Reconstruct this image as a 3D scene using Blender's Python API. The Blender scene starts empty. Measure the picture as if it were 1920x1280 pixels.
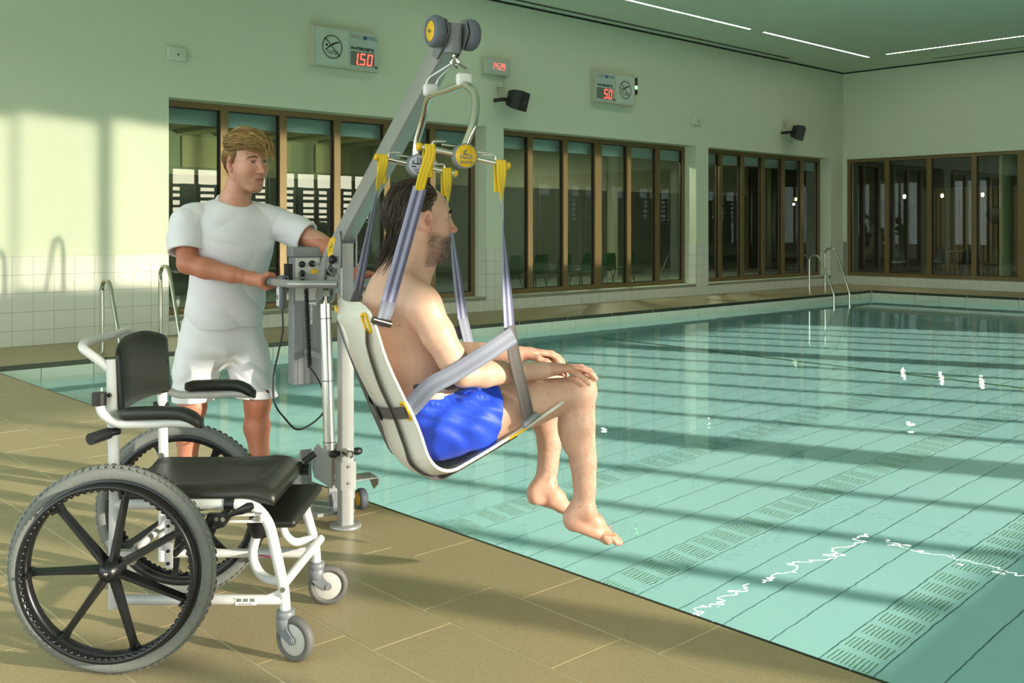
import bpy, bmesh, math, random
import numpy as np
from mathutils import Vector, Matrix, Euler, Quaternion

# ------------------------------------------------------------------ camera, sky, sun, exposure
scene = bpy.context.scene
COL = scene.collection
CAM_H = 1.30
FPX = 1866.0                      # focal length in pixels of the 1920 x 1280 frame
FWD = Vector((0.6814, 0.7319, 0.0)).normalized()
RGT = Vector((FWD.y, -FWD.x, 0.0))
cam_data = bpy.data.cameras.new('camera')
cam = bpy.data.objects.new('camera', cam_data)
COL.objects.link(cam)
cam.location = (0, 0, CAM_H)
cam.rotation_euler = FWD.to_track_quat('-Z', 'Y').to_euler()
cam_data.sensor_fit = 'HORIZONTAL'
cam_data.sensor_width = 36.0
cam_data.lens = FPX / 1920.0 * 36.0
cam_data.shift_y = -(640.0 - 428.0) / 1920.0
cam_data.clip_start = 0.05
cam_data.clip_end = 300
scene.camera = cam

scene.view_settings.view_transform = 'Standard'
scene.view_settings.look = 'None'
scene.view_settings.gamma = 1.0
scene.view_settings.use_curve_mapping = False
scene.view_settings.exposure = 0.88
scene.cycles.use_denoising = True
scene.cycles.max_bounces = 8
scene.cycles.diffuse_bounces = 4
scene.cycles.glossy_bounces = 3
scene.cycles.transmission_bounces = 6
scene.cycles.use_adaptive_sampling = True
scene.cycles.adaptive_threshold = 0.08
scene.cycles.transparent_max_bounces = 12
scene.cycles.sample_clamp_indirect = 6.0
scene.cycles.caustics_reflective = False
scene.cycles.caustics_refractive = True

world = bpy.data.worlds.new('sky')
scene.world = world
world.use_nodes = True
wn = world.node_tree
wn.nodes.clear()
w_out = wn.nodes.new('ShaderNodeOutputWorld')
w_bg = wn.nodes.new('ShaderNodeBackground')
w_sky = wn.nodes.new('ShaderNodeTexSky')
w_sky.sky_type = 'HOSEK_WILKIE'
w_sky.turbidity = 4.0
w_sky.ground_albedo = 0.35
w_bg.inputs['Strength'].default_value = 6.2
w_mix = wn.nodes.new('ShaderNodeMixRGB')                # thin winter haze over the clear sky
w_mix.inputs[0].default_value = 0.6
w_mix.inputs[2].default_value = (0.52, 0.60, 0.62, 1)
wn.links.new(w_sky.outputs[0], w_mix.inputs[1])
wn.links.new(w_mix.outputs[0], w_bg.inputs['Color'])
wn.links.new(w_bg.outputs[0], w_out.inputs['Surface'])

SUN_EL = math.radians(12.0)
SUN_AZ = Vector((-0.39, 0.92, 0)).normalized()          # horizontal direction the light travels
sun_dir = Vector((SUN_AZ.x * math.cos(SUN_EL), SUN_AZ.y * math.cos(SUN_EL), -math.sin(SUN_EL)))
w_sky.sun_direction = (-sun_dir).normalized()
sun_data = bpy.data.lights.new('low_winter_sun', 'SUN')
sun_data.energy = 3.9
sun_data.angle = math.radians(0.6)
sun_data.color = (1.0, 0.91, 0.76)
sun = bpy.data.objects.new('low_winter_sun', sun_data)
COL.objects.link(sun)
sun.rotation_euler = sun_dir.to_track_quat('-Z', 'Y').to_euler()
sun.location = (6, -20, 8)
sun_data.cycles.is_caustics_light = True

# ------------------------------------------------------------------ helpers
R = math.radians


def srgb(r, g, b):
    def c(v):
        v /= 255.0
        return v / 12.92 if v <= 0.04045 else ((v + 0.055) / 1.055) ** 2.4
    return (c(r), c(g), c(b), 1.0)


def new_mat(name):
    m = bpy.data.materials.new(name)
    m.use_nodes = True
    nt = m.node_tree
    return m, nt, nt.nodes['Principled BSDF']


def mat(name, col, rough=0.5, metal=0.0, vary=0.06, scale=8.0, bump=0.0, bscale=60.0, spec=0.5, coat=0.0,
        emit=None, estr=0.0, stretch=None):
    """A procedural material: base colour with soft noise variation, optional fine bump."""
    m, nt, p = new_mat(name)
    p.inputs['Roughness'].default_value = rough
    p.inputs['Metallic'].default_value = metal
    p.inputs['Specular IOR Level'].default_value = spec
    p.inputs['Coat Weight'].default_value = coat
    tc = nt.nodes.new('ShaderNodeTexCoord')
    mp = nt.nodes.new('ShaderNodeMapping')
    nt.links.new(tc.outputs['Object'], mp.inputs[0])
    if stretch:
        mp.inputs['Scale'].default_value = stretch
    no = nt.nodes.new('ShaderNodeTexNoise')
    no.inputs['Scale'].default_value = scale
    no.inputs['Detail'].default_value = 4
    nt.links.new(mp.outputs[0], no.inputs['Vector'])
    mx = nt.nodes.new('ShaderNodeMixRGB')
    c = col if len(col) == 4 else (*col, 1)
    mx.inputs[1].default_value = tuple(max(0, v * (1 - vary)) for v in c[:3]) + (1,)
    mx.inputs[2].default_value = tuple(min(1, v * (1 + vary)) for v in c[:3]) + (1,)
    nt.links.new(no.outputs[0], mx.inputs[0])
    nt.links.new(mx.outputs[0], p.inputs['Base Color'])
    if bump > 0:
        n2 = nt.nodes.new('ShaderNodeTexNoise')
        n2.inputs['Scale'].default_value = bscale
        n2.inputs['Detail'].default_value = 5
        nt.links.new(mp.outputs[0], n2.inputs['Vector'])
        b = nt.nodes.new('ShaderNodeBump')
        b.inputs['Strength'].default_value = bump
        b.inputs['Distance'].default_value = 0.01
        nt.links.new(n2.outputs[0], b.inputs['Height'])
        nt.links.new(b.outputs[0], p.inputs['Normal'])
    if emit:
        p.inputs['Emission Color'].default_value = emit if len(emit) == 4 else (*emit, 1)
        p.inputs['Emission Strength'].default_value = estr
    return m


class MB:
    """Collects shapes into one mesh."""
    def __init__(self):
        self.v = []
        self.f = []
        self.sm = []

    def add(self, vs, fs, smooth=False, M=None):
        o = len(self.v)
        for p in vs:
            p = Vector(p)
            self.v.append(tuple(M @ p if M else p))
        for f in fs:
            self.f.append(tuple(i + o for i in f))
            self.sm.append(smooth)
        return self

    def box(self, a, b, M=None):
        x0, y0, z0 = a
        x1, y1, z1 = b
        vs = [(x0, y0, z0), (x1, y0, z0), (x1, y1, z0), (x0, y1, z0), (x0, y0, z1), (x1, y0, z1), (x1, y1, z1), (x0, y1, z1)]
        return self.add(vs, [(0, 3, 2, 1), (4, 5, 6, 7), (0, 1, 5, 4), (1, 2, 6, 5), (2, 3, 7, 6), (3, 0, 4, 7)], False, M)

    def cbox(self, c, s, M=None):
        return self.box([c[i] - s[i] / 2 for i in range(3)], [c[i] + s[i] / 2 for i in range(3)], M)

    def rbox(self, c, s, r=0.01, n=4, M=None):
        """box with all edges rounded"""
        bm = bmesh.new()
        bmesh.ops.create_cube(bm, size=1.0)
        for v in bm.verts:
            v.co = Vector((v.co.x * s[0] + c[0], v.co.y * s[1] + c[1], v.co.z * s[2] + c[2]))
        bmesh.ops.bevel(bm, geom=list(bm.edges), offset=min(r, min(s) * 0.49), segments=n, profile=0.5, affect='EDGES')
        self.bm(bm, True, M)
        return self

    def bm(self, bm, smooth=False, M=None):
        bm.verts.ensure_lookup_table()
        bm.verts.index_update()
        self.add([v.co for v in bm.verts], [[v.index for v in f.verts] for f in bm.faces], smooth, M)
        bm.free()
        return self

    def prism(self, poly, axis, a, b, M=None, smooth=False):
        """poly: 2D points in the plane normal to axis, extruded a..b along it"""
        n = len(poly)

        def P(p, t):
            if axis == 'x':
                return (t, p[0], p[1])
            if axis == 'y':
                return (p[0], t, p[1])
            return (p[0], p[1], t)
        vs = [P(p, a) for p in poly] + [P(p, b) for p in poly]
        fs = [tuple(range(n))[::-1], tuple(range(n, 2 * n))] + [(i, (i + 1) % n, n + (i + 1) % n, n + i) for i in range(n)]
        return self.add(vs, fs, smooth, M)

    def cyl(self, a, b, r, r2=None, n=20, cap=True, M=None, smooth=True):
        a, b = Vector(a), Vector(b)
        r2 = r if r2 is None else r2
        d = (b - a).normalized()
        u = d.orthogonal().normalized()
        w = d.cross(u)
        vs = []
        for (c, q) in ((a, r), (b, r2)):
            for i in range(n):
                t = 2 * math.pi * i / n
                vs.append(c + (u * math.cos(t) + w * math.sin(t)) * q)
        self.add(vs, [(i, (i + 1) % n, n + (i + 1) % n, n + i) for i in range(n)], smooth, M)
        if cap:
            self.add(vs[:n], [tuple(range(n))[::-1]], False, M)
            self.add(vs[n:], [tuple(range(n))], False, M)
        return self

    def lathe(self, prof, n=40, a=(0, 0, 0), axis=(0, 0, 1), M=None, smooth=True, closed=False):
        """prof: (radius, height) pairs turned about axis through a"""
        a = Vector(a)
        d = Vector(axis).normalized()
        u = d.orthogonal().normalized()
        w = d.cross(u)
        vs = []
        for (q, h) in prof:
            for i in range(n):
                t = 2 * math.pi * i / n
                vs.append(a + d * h + (u * math.cos(t) + w * math.sin(t)) * max(q, 1e-5))
        m = len(prof)
        fs = []
        for j in range(m if closed else m - 1):
            k = (j + 1) % m
            for i in range(n):
                fs.append((j * n + i, j * n + (i + 1) % n, k * n + (i + 1) % n, k * n + i))
        return self.add(vs, fs, smooth, M)

    def tube(self, pts, r, n=12, cap=True, closed=False, M=None, sq=None, up=None, smooth=True):
        """tube along a polyline; r a number or one per point; sq=(w,h) sweeps a rectangle instead"""
        pts = [Vector(p) for p in pts]
        m = len(pts)
        rs = [r] * m if not hasattr(r, '__len__') else r
        tang = []
        for i in range(m):
            if closed:
                t = pts[(i + 1) % m] - pts[i - 1]
            elif i == 0:
                t = pts[1] - pts[0]
            elif i == m - 1:
                t = pts[-1] - pts[-2]
            else:
                t = (pts[i + 1] - pts[i]).normalized() + (pts[i] - pts[i - 1]).normalized()
            tang.append(t.normalized())
        u = Vector(up) if up else tang[0].orthogonal()
        vs = []
        if sq:
            offs = [(-sq[0] / 2, -sq[1] / 2), (sq[0] / 2, -sq[1] / 2), (sq[0] / 2, sq[1] / 2), (-sq[0] / 2, sq[1] / 2)]
            n = 4
        else:
            offs = [(math.cos(2 * math.pi * i / n), math.sin(2 * math.pi * i / n)) for i in range(n)]
        for i in range(m):
            t = tang[i]
            if up:
                u = Vector(up)
            u = (u - t * u.dot(t))
            if u.length < 1e-6:
                u = t.orthogonal()
            u.normalize()
            w = t.cross(u)
            k = 1.0 if sq else rs[i]
            for (x, y) in offs:
                vs.append(pts[i] + (w * x + u * y) * k)
        fs = []
        for j in range(m if closed else m - 1):
            k = (j + 1) % m
            for i in range(n):
                fs.append((j * n + i, j * n + (i + 1) % n, k * n + (i + 1) % n, k * n + i))
        self.add(vs, fs, smooth and not sq, M)
        if cap and not closed:
            self.add(vs[:n], [tuple(range(n))[::-1]], False, M)
            self.add(vs[-n:], [tuple(range(n))], False, M)
        return self

    def ring(self, c, axis, R0, r, n=48, k=12, M=None):
        """torus"""
        c = Vector(c)
        d = Vector(axis).normalized()
        u = d.orthogonal().normalized()
        w = d.cross(u)
        pts = [c + (u * math.cos(2 * math.pi * i / n) + w * math.sin(2 * math.pi * i / n)) * R0 for i in range(n)]
        return self.tube(pts, r, k, closed=True, M=M, up=d)

    def sphere(self, c, s, n=16, M=None):
        bm = bmesh.new()
        bmesh.ops.create_uvsphere(bm, u_segments=n * 2, v_segments=n, radius=1.0)
        s = s if hasattr(s, '__len__') else (s, s, s)
        for v in bm.verts:
            v.co = Vector((v.co.x * s[0] + c[0], v.co.y * s[1] + c[1], v.co.z * s[2] + c[2]))
        return self.bm(bm, True, M)

    def mesh(self, name):
        me = bpy.data.meshes.new(name)
        me.from_pydata(self.v, [], self.f)
        me.polygons.foreach_set('use_smooth', self.sm)
        me.update()
        return me

    def build(self, name, material, parent=None, label=None, loc=None):
        o = link(name, self.mesh(name), material, parent)
        if label:
            o['label'] = label
        if loc:
            o.location = loc
        return o


def link(name, me, material=None, parent=None):
    o = bpy.data.objects.new(name, me)
    COL.objects.link(o)
    if material is not None and me is not None and not me.materials:
        me.materials.append(material)
    if parent is not None:
        o.parent = parent
    return o


def tag(o, label, cat, group=None, kind=None):
    if label:
        o['label'] = label
    if cat:
        o['category'] = cat
    if group:
        o['group'] = group
    if kind:
        o['kind'] = kind
    return o


def struct(o, label=None):
    o['kind'] = 'structure'
    if label:
        o['label'] = label
    return o


def empty(name, M=None):
    o = bpy.data.objects.new(name, None)
    COL.objects.link(o)
    o.empty_display_size = 0.1
    if M is not None:
        o.matrix_world = M
    return o


def frame(r, d, ex, z=0.0):
    """placement matrix: origin at distance r to the right of and d ahead of the camera's foot point,
    x axis along ex (right, ahead)"""
    e = (RGT * ex[0] + FWD * ex[1]).normalized()
    l = Vector((-e.y, e.x, 0))
    o = RGT * r + FWD * d
    return Matrix(((e.x, l.x, 0, o.x), (e.y, l.y, 0, o.y), (0, 0, 1, z), (0, 0, 0, 1)))


def spline(pts, n=8, closed=False):
    """Catmull-Rom through pts"""
    pts = [Vector(p) for p in pts]
    m = len(pts)
    out = []
    for i in range(m if closed else m - 1):
        p1, p2 = pts[i], pts[(i + 1) % m]
        p0 = pts[i - 1] if (closed or i > 0) else p1 * 2 - p2
        p3 = pts[(i + 2) % m] if (closed or i + 2 < m) else p2 * 2 - p1
        for k in range(n):
            t = k / n
            out.append(0.5 * ((2 * p1) + (p2 - p0) * t + (2 * p0 - 5 * p1 + 4 * p2 - p3) * t * t + (3 * p1 - p0 - 3 * p2 + p3) * t ** 3))
    if not closed:
        out.append(pts[-1])
    return out


def fillet(pts, r, n=6):
    """polyline with rounded corners"""
    pts = [Vector(p) for p in pts]
    out = [pts[0]]
    for i in range(1, len(pts) - 1):
        a, b, c = pts[i - 1], pts[i], pts[i + 1]
        u, w = (a - b), (c - b)
        q = min(r, u.length * 0.49, w.length * 0.49)
        p, s = b + u.normalized() * q, b + w.normalized() * q
        for k in range(n + 1):
            t = k / n
            out.append(p * (1 - t) ** 2 + b * 2 * t * (1 - t) + s * t * t)
    out.append(pts[-1])
    return out


def text_mesh(body, size, depth=0.001, bold=0.0, align='CENTER', xs=1.0):
    cu = bpy.data.curves.new('lettering', 'FONT')
    cu.body = body
    cu.size = size
    cu.extrude = depth
    cu.offset = bold
    cu.align_x = align
    cu.align_y = 'CENTER'
    cu.resolution_u = 3
    o = bpy.data.objects.new('lettering', cu)
    COL.objects.link(o)
    dg = bpy.context.evaluated_depsgraph_get()
    me = bpy.data.meshes.new_from_object(o.evaluated_get(dg))
    bpy.data.objects.remove(o)
    bpy.data.curves.remove(cu)
    if xs != 1.0:
        for v in me.vertices:
            v.co.x *= xs
    return me


def lettering(body, size, material, parent, M, depth=0.001, bold=0.0, align='CENTER', name='lettering', xs=1.0):
    me = text_mesh(body, size, depth, bold, align, xs)
    me.transform(M)
    me.materials.clear()
    return link(name, me, material, parent)


# ------------------------------------------------------------------ materials of the hall
def wall_paint():
    return mat('painted_plaster', srgb(219, 226, 200), 0.55, vary=0.02, scale=1.2, bump=0.02, bscale=40)


M_WALL = wall_paint()
M_CEIL = mat('ceiling_paint', srgb(214, 226, 205), 0.7, vary=0.02, scale=1.0)
M_GROUT = mat('tile_grout', srgb(150, 150, 132), 0.8)
M_TILE = mat('glazed_white_tile', srgb(226, 228, 212), 0.22, vary=0.025, scale=3.0, bump=0.03, bscale=6)
M_STONE = mat('olive_stone_tile', srgb(170, 153, 116), 0.42, vary=0.20, scale=85, bump=0.05, bscale=160, spec=0.4)
M_JOINT = mat('pale_deck_joint', srgb(232, 222, 192), 0.8)
M_BRONZE = mat('bronze_window_frame', srgb(128, 108, 70), 0.35, metal=0.35, vary=0.05, scale=3)
M_BLACK = mat('black_gasket', srgb(22, 24, 22), 0.5)
M_STEEL = mat('brushed_stainless', srgb(190, 190, 184), 0.18, metal=1.0, vary=0.04, scale=20)
M_DARKSTEEL = mat('dark_gutter_steel', srgb(70, 74, 62), 0.35, metal=0.7, vary=0.2, scale=9)


def pool_tile_mat(name, col, col2):
    m, nt, p = new_mat(name)
    p.inputs['Roughness'].default_value = 0.6
    tc = nt.nodes.new('ShaderNodeTexCoord')
    no = nt.nodes.new('ShaderNodeTexNoise')
    no.inputs['Scale'].default_value = 1.5
    nt.links.new(tc.outputs['Object'], no.inputs['Vector'])
    mx = nt.nodes.new('ShaderNodeMixRGB')
    mx.inputs[1].default_value = col
    mx.inputs[2].default_value = col2
    nt.links.new(no.outputs[0], mx.inputs[0])
    nt.links.new(mx.outputs[0], p.inputs['Base Color'])
    return m


M_POOLFLOOR = pool_tile_mat('pale_turquoise_floor_panel', srgb(190, 238, 236), srgb(198, 241, 240))
M_POOLWALL = pool_tile_mat('pale_turquoise_wall_tile', srgb(206, 242, 236), srgb(214, 244, 240))
M_GROOVE = mat('olive_panel_gap', srgb(104, 140, 100), 0.8)


def water_mat():
    m, nt, p = new_mat('rippled_pool_water')
    nt.nodes.remove(p)
    out = nt.nodes['Material Output']
    g = nt.nodes.new('ShaderNodeBsdfGlass')
    g.inputs['Roughness'].default_value = 0.0
    g.inputs['IOR'].default_value = 1.333
    g.inputs['Color'].default_value = (1.05, 1.13, 1.135, 1)
    tc = nt.nodes.new('ShaderNodeTexCoord')
    n1 = nt.nodes.new('ShaderNodeTexNoise')
    n1.inputs['Scale'].default_value = 7.0
    n1.inputs['Detail'].default_value = 2.0
    n2 = nt.nodes.new('ShaderNodeTexNoise')
    n2.inputs['Scale'].default_value = 1.6
    n2.inputs['Detail'].default_value = 2.0
    nt.links.new(tc.outputs['Object'], n1.inputs['Vector'])
    nt.links.new(tc.outputs['Object'], n2.inputs['Vector'])
    ad = nt.nodes.new('ShaderNodeMath')
    ad.operation = 'MULTIPLY_ADD'
    ad.inputs[1].default_value = 0.35
    nt.links.new(n1.outputs[0], ad.inputs[0])
    nt.links.new(n2.outputs[0], ad.inputs[2])
    b = nt.nodes.new('ShaderNodeBump')
    b.inputs['Strength'].default_value = 0.075
    b.inputs['Distance'].default_value = 0.02
    nt.links.new(ad.outputs[0], b.inputs['Height'])
    nt.links.new(b.outputs[0], g.inputs['Normal'])
    nt.links.new(g.outputs[0], out.inputs['Surface'])
    return m


M_WATER = water_mat()


def glass_mat(name, tint, refl=1.0):
    m, nt, p = new_mat(name)
    nt.nodes.remove(p)
    out = nt.nodes['Material Output']
    t = nt.nodes.new('ShaderNodeBsdfTransparent')
    t.inputs[0].default_value = tint
    g = nt.nodes.new('ShaderNodeBsdfGlossy')
    g.inputs['Roughness'].default_value = 0.0
    lw = nt.nodes.new('ShaderNodeLayerWeight')      # Schlick reflection, the same from both faces
    lw.inputs['Blend'].default_value = 0.5
    pw = nt.nodes.new('ShaderNodeMath')
    pw.operation = 'POWER'
    pw.inputs[1].default_value = 4.0
    nt.links.new(lw.outputs['Facing'], pw.inputs[0])
    mu = nt.nodes.new('ShaderNodeMath')
    mu.operation = 'MULTIPLY_ADD'
    mu.use_clamp = True
    mu.inputs[1].default_value = 0.9 * refl
    mu.inputs[2].default_value = 0.07 * refl
    nt.links.new(pw.outputs[0], mu.inputs[0])
    mx = nt.nodes.new('ShaderNodeMixShader')
    nt.links.new(mu.outputs[0], mx.inputs[0])
    nt.links.new(t.outputs[0], mx.inputs[1])
    nt.links.new(g.outputs[0], mx.inputs[2])
    nt.links.new(mx.outputs[0], out.inputs['Surface'])
    return m


M_GLASS = glass_mat('tinted_window_glass', (0.78, 0.86, 0.80, 1))

# ------------------------------------------------------------------ the hall
WA = 11.72          # inner face of the long window wall (runs along x)
WB = 21.46          # inner face of the far end wall (runs along y)
WS = -6.6           # sunny window wall behind the photographer
WN = -4.0           # wall at the near end
CEIL = 4.92
POOL_X0, POOL_X1, POOL_Y0, POOL_Y1 = 2.72, 19.73, -4.2, 10.14
WATER = -0.15
BED = -1.65
SILL, HEAD = 0.22, 2.90

# floor slab under the deck tiles
mb = MB()
for (a, b) in (((WN, WS), (POOL_X0, WA)), ((POOL_X0, POOL_Y1), (WB, WA)), ((POOL_X1, WS), (WB, POOL_Y1)), ((POOL_X0, WS), (POOL_X1, POOL_Y0))):
    mb.box((a[0], a[1], -0.25), (b[0], b[1], -0.0015))
floor = struct(mb.build('floor', M_JOINT), 'pool deck of olive brown stone tiles with pale joints')

tile_cache = {}


def slab(name, x0, x1, y0, y1, z0, z1, m, parent, gap=0.0028, bev=0.0):
    """one tile: shares mesh data with tiles of the same size"""
    s = (round(x1 - x0 - 2 * gap, 3), round(y1 - y0 - 2 * gap, 3), round(z1 - z0, 4), m.name)
    if s not in tile_cache:
        q = MB()
        q.cbox((0, 0, 0), s[:3])
        tile_cache[s] = q.mesh(name)
    o = link(name, tile_cache[s], m, parent)
    o.location = ((x0 + x1) / 2, (y0 + y1) / 2, (z0 + z1) / 2)
    return o


random.seed(3)
xs = [2.72, 2.405, 2.09, 1.778, 1.465, 1.152, 0.84, 0.527, 0.214]
for k in range(8):
    y = (1.92 if k % 2 == 0 else 2.072) - 0.6165 * 3
    while y < 11.6:
        y1 = min(y + 0.6165, WA)
        if y1 > xs[k + 1] * 0.30 and y1 - y > 0.05 and xs[k] > 0.27 * y - 0.2:
            slab('tile', xs[k + 1], xs[k], y, y1, -0.02, 0.0, M_STONE, floor, gap=0.0030)
        y += 0.6165
# plain remainder of the near deck
mb = MB()
mb.box((WN, WS, -0.02), (0.214, WA, 0.0))
mb.box((0.214, WS, -0.02), (POOL_X0, 0.05, 0.0))
mb.box((POOL_X0, WS, -0.02), (POOL_X1, POOL_Y0, 0.0))
mb.box((POOL_X1, WS, -0.02), (WB, 6.2, 0.0))
mb.build('deck_surface', M_STONE, floor)
for j, (y0, y1) in enumerate(((10.165, 10.62), (10.62, 11.13), (11.13, WA))):
    x = 2.75 - 0.3 * j
    while x < WB:
        x1 = min(x + 0.9, WB)
        slab('tile', max(x, POOL_X0), x1, y0, y1, -0.02, 0.0, M_STONE, floor)
        x += 0.9
for j, (x0, x1) in enumerate(((19.755, 20.3), (20.3, 20.9), (20.9, WB))):
    y = 6.2 + 0.2 * j
    while y < 10.165:
        y1 = min(y + 0.9, 10.165)
        if y1 - y > 0.05:
            slab('tile', x0, x1, y, y1, -0.02, 0.0, M_STONE, floor)
        y += 0.9

# pool shell
mb = MB()
mb.box((POOL_X0 - 0.2, POOL_Y0 - 0.2, BED - 0.3), (POOL_X1 + 0.2, POOL_Y1 + 0.2, BED - 0.02))
pool_floor = struct(mb.build('pool_floor', M_GROOVE), 'pale turquoise movable pool floor made of long panels with olive gaps')
pool_floor.cycles.is_caustics_receiver = True
PIT = 0.2567
y = 2.215 - PIT * 10
planks = {}
k = -10
while y < POOL_Y1:
    y1 = min(y + PIT, POOL_Y1)
    for (x0, x1) in ((POOL_X0, 11.08), (11.16, POOL_X1)):
        o = slab('plank', x0, x1, y, y1, BED - 0.02, BED, M_POOLFLOOR, pool_floor, gap=0.0045)
        o.cycles.is_caustics_receiver = True
    y += PIT
    k += 1
mb = MB()
mb.box((POOL_X0, POOL_Y0, BED - 0.02), (POOL_X1, 2.215 - PIT * 10, BED))
mb.build('bed_surface', M_POOLFLOOR, pool_floor).cycles.is_caustics_receiver = True
# drain slots: two rows of short parallel slots
mb = MB()
for c0 in (2.345, 2.345 + PIT * 5, 2.345 + PIT * 10):
    x = 2.95
    n = 0
    while x < 15.0:
        for i in range(10):
            yy = c0 - 0.098 + i * 0.0218
            mb.box((x, yy - 0.0026, BED), (x + 0.115, yy + 0.0026, BED + 0.0012))
        x += 0.165 if (n % 8 != 7) else 0.22
        n += 1
sl = mb.build('drain_slots', M_GROOVE, pool_floor)
sl['kind'] = 'stuff'
sl.cycles.is_caustics_receiver = True

mb = MB()
t = 0.2
mb.box((POOL_X0 - t, POOL_Y0 - t, BED - 0.1), (POOL_X0, POOL_Y1 + t, -0.03))
mb.box((POOL_X1, POOL_Y0 - t, BED - 0.1), (POOL_X1 + t, POOL_Y1 + t, -0.05))
mb.box((POOL_X0, POOL_Y1, BED - 0.1), (POOL_X1, POOL_Y1 + t, -0.05))
mb.box((POOL_X0, POOL_Y0 - t, BED - 0.1), (POOL_X1, POOL_Y0, -0.03))
pool_wall = struct(mb.build('wall_pool', M_POOLWALL), 'white to turquoise tiled wall of the pool basin')
pool_wall.cycles.is_caustics_receiver = True
M_RIMTILE = mat('white_rim_tile', srgb(222, 226, 206), 0.25, vary=0.03)
x = POOL_X0
while x < POOL_X1 - 0.1:       # rim tiles on the far side
    slab('rim_tile', x, min(x + 0.5, POOL_X1), POOL_Y1 - 0.012, POOL_Y1, -0.42, -0.05, M_RIMTILE, pool_wall, gap=0.003)
    x += 0.5
y = 6.2
while y < POOL_Y1 - 0.1:
    slab('rim_tile', POOL_X1 - 0.012, POOL_X1, y, min(y + 0.5, POOL_Y1 - 0.012), -0.42, -0.05, M_RIMTILE, pool_wall, gap=0.003)
    y += 0.5
# dark steel gutter lip round the pool, in lengths
trim = struct(empty('trim_1'), 'dark steel gutter lip round the pool edge')
x = POOL_X0
while x < POOL_X1 - 0.05:
    slab('gutter_segment', x, min(x + 0.98, POOL_X1), POOL_Y1 - 0.006, POOL_Y1 + 0.024, -0.05, -0.001, M_DARKSTEEL, trim, gap=0.004)
    x += 0.98
y = 6.2
while y < POOL_Y1 - 0.05:
    slab('gutter_segment', POOL_X1 - 0.006, POOL_X1 + 0.024, y, min(y + 0.98, POOL_Y1), -0.05, -0.001, M_DARKSTEEL, trim, gap=0.004)
    y += 0.98
y = 0.0
while y < POOL_Y1 - 0.05:
    slab('gutter_segment', POOL_X0, POOL_X0 + 0.018, y, min(y + 0.49, POOL_Y1 - 0.01), -0.03, -0.001, M_DARKSTEEL, trim, gap=0.003)
    y += 0.49

mb = MB()
mb.add([(POOL_X0, POOL_Y0, WATER), (POOL_X1, POOL_Y0, WATER), (POOL_X1, POOL_Y1, WATER), (POOL_X0, POOL_Y1, WATER)], [(0, 1, 2, 3)], True)
water = mb.build('pool_water', M_WATER)
tag(water, 'clear turquoise water filling the large indoor swimming pool', 'water', kind='stuff')
water.cycles.is_caustics_caster = True

# ------------------------------------------------------------------ walls
OPEN_A = [(5.20, 10.36), (10.73, 15.80), (16.20, 20.90)]


def wall_along_x(name, y0, y1, opens, sill, head, x0, x1, label):
    q = MB()
    e = [x0]
    for o in opens:
        e += list(o)
    e.append(x1)
    for i in range(0, len(e), 2):
        q.box((e[i], y0, sill), (e[i + 1], y1, head))
    q.box((x0, y0, -0.3), (x1, y1, sill))
    q.box((x0, y0, head), (x1, y1, CEIL + 0.3))
    return struct(q.build(name, M_WALL), label)


wall_back = wall_along_x('wall_back', WA, WA + 0.40, OPEN_A, SILL, HEAD, WN, WB + 0.4, 'pale plaster wall above the window bays with a tiled foot')
OPEN_S = [(-3.7, 0.80), (1.05, 6.20), (6.28, 11.7), (12.0, 17.2), (17.5, 21.5)]
wall_front = wall_along_x('wall_front', WS - 0.3, WS, OPEN_S, 0.45, 3.3, WN, WB + 0.4, 'window wall on the sunny side of the hall')
q = MB()
q.box((WB, 11.63, -0.3), (WB + 0.3, WA + 0.4, CEIL + 0.3))
q.box((WB, WS - 0.3, -0.3), (WB + 0.3, 11.63, SILL))
q.box((WB, WS - 0.3, HEAD), (WB + 0.3, 11.63, CEIL + 0.3))
q.box((WB, WS - 0.3, SILL), (WB + 0.3, 2.0, HEAD))
wall_right = struct(q.build('wall_right', M_WALL), 'pale end wall above a long row of windows')
q = MB()
for (z0, z1) in ((-0.3, 0.45), (3.6, CEIL + 0.3)):
    q.box((WN - 0.3, WS - 0.3, z0), (WN, WA + 0.4, z1))
for (y0, y1) in ((WS - 0.3, -5.6), (-0.2, 0.2), (5.6, 6.0), (11.2, WA + 0.4)):
    q.box((WN - 0.3, y0, 0.45), (WN, y1, 3.6))
wall_left = struct(q.build('wall_left', M_WALL), 'pale unseen wall with tall windows added at the near end for fill daylight')
for i, (y0, y1) in enumerate(((-5.6, -0.2), (0.2, 5.6), (6.0, 11.2))):  # unseen windows added to let fill daylight in behind the camera
    w = struct(empty('window_%d' % (20 + i)), 'window bay added at the near end for fill daylight')
    qq = MB()
    for (a, b, z0, z1) in ((y0, y1, 0.45, 0.53), (y0, y1, 3.52, 3.6), (y0, y0 + 0.08, 0.53, 3.52), (y1 - 0.08, y1, 0.53, 3.52)):
        qq.box((WN - 0.2, a, z0), (WN - 0.1, b, z1))
    qq.build('frame', M_BRONZE, w)
    for k in range(1, 5):
        c = y0 + (y1 - y0) * k / 5
        MB().box((WN - 0.2, c - 0.05, 0.53), (WN - 0.1, c + 0.05, 3.52)).build('mullion', M_BRONZE, w)
    pl = bpy.data.lights.new('sky_portal', 'AREA')
    pl.shape = 'RECTANGLE'
    pl.size = 3.15
    pl.size_y = y1 - y0
    pl.cycles.is_portal = True
    po = bpy.data.objects.new('sky_portal', pl)
    COL.objects.link(po)
    po.location = (WN - 0.35, (y0 + y1) / 2, 2.02)
    po.rotation_euler = (0, R(-90), 0)
q = MB()
q.box((WN, WS, CEIL), (WB + 0.4, WA + 0.4, CEIL + 0.3))
ceiling = struct(q.build('ceiling', M_CEIL), 'smooth pale green ceiling')
q = MB()
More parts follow.
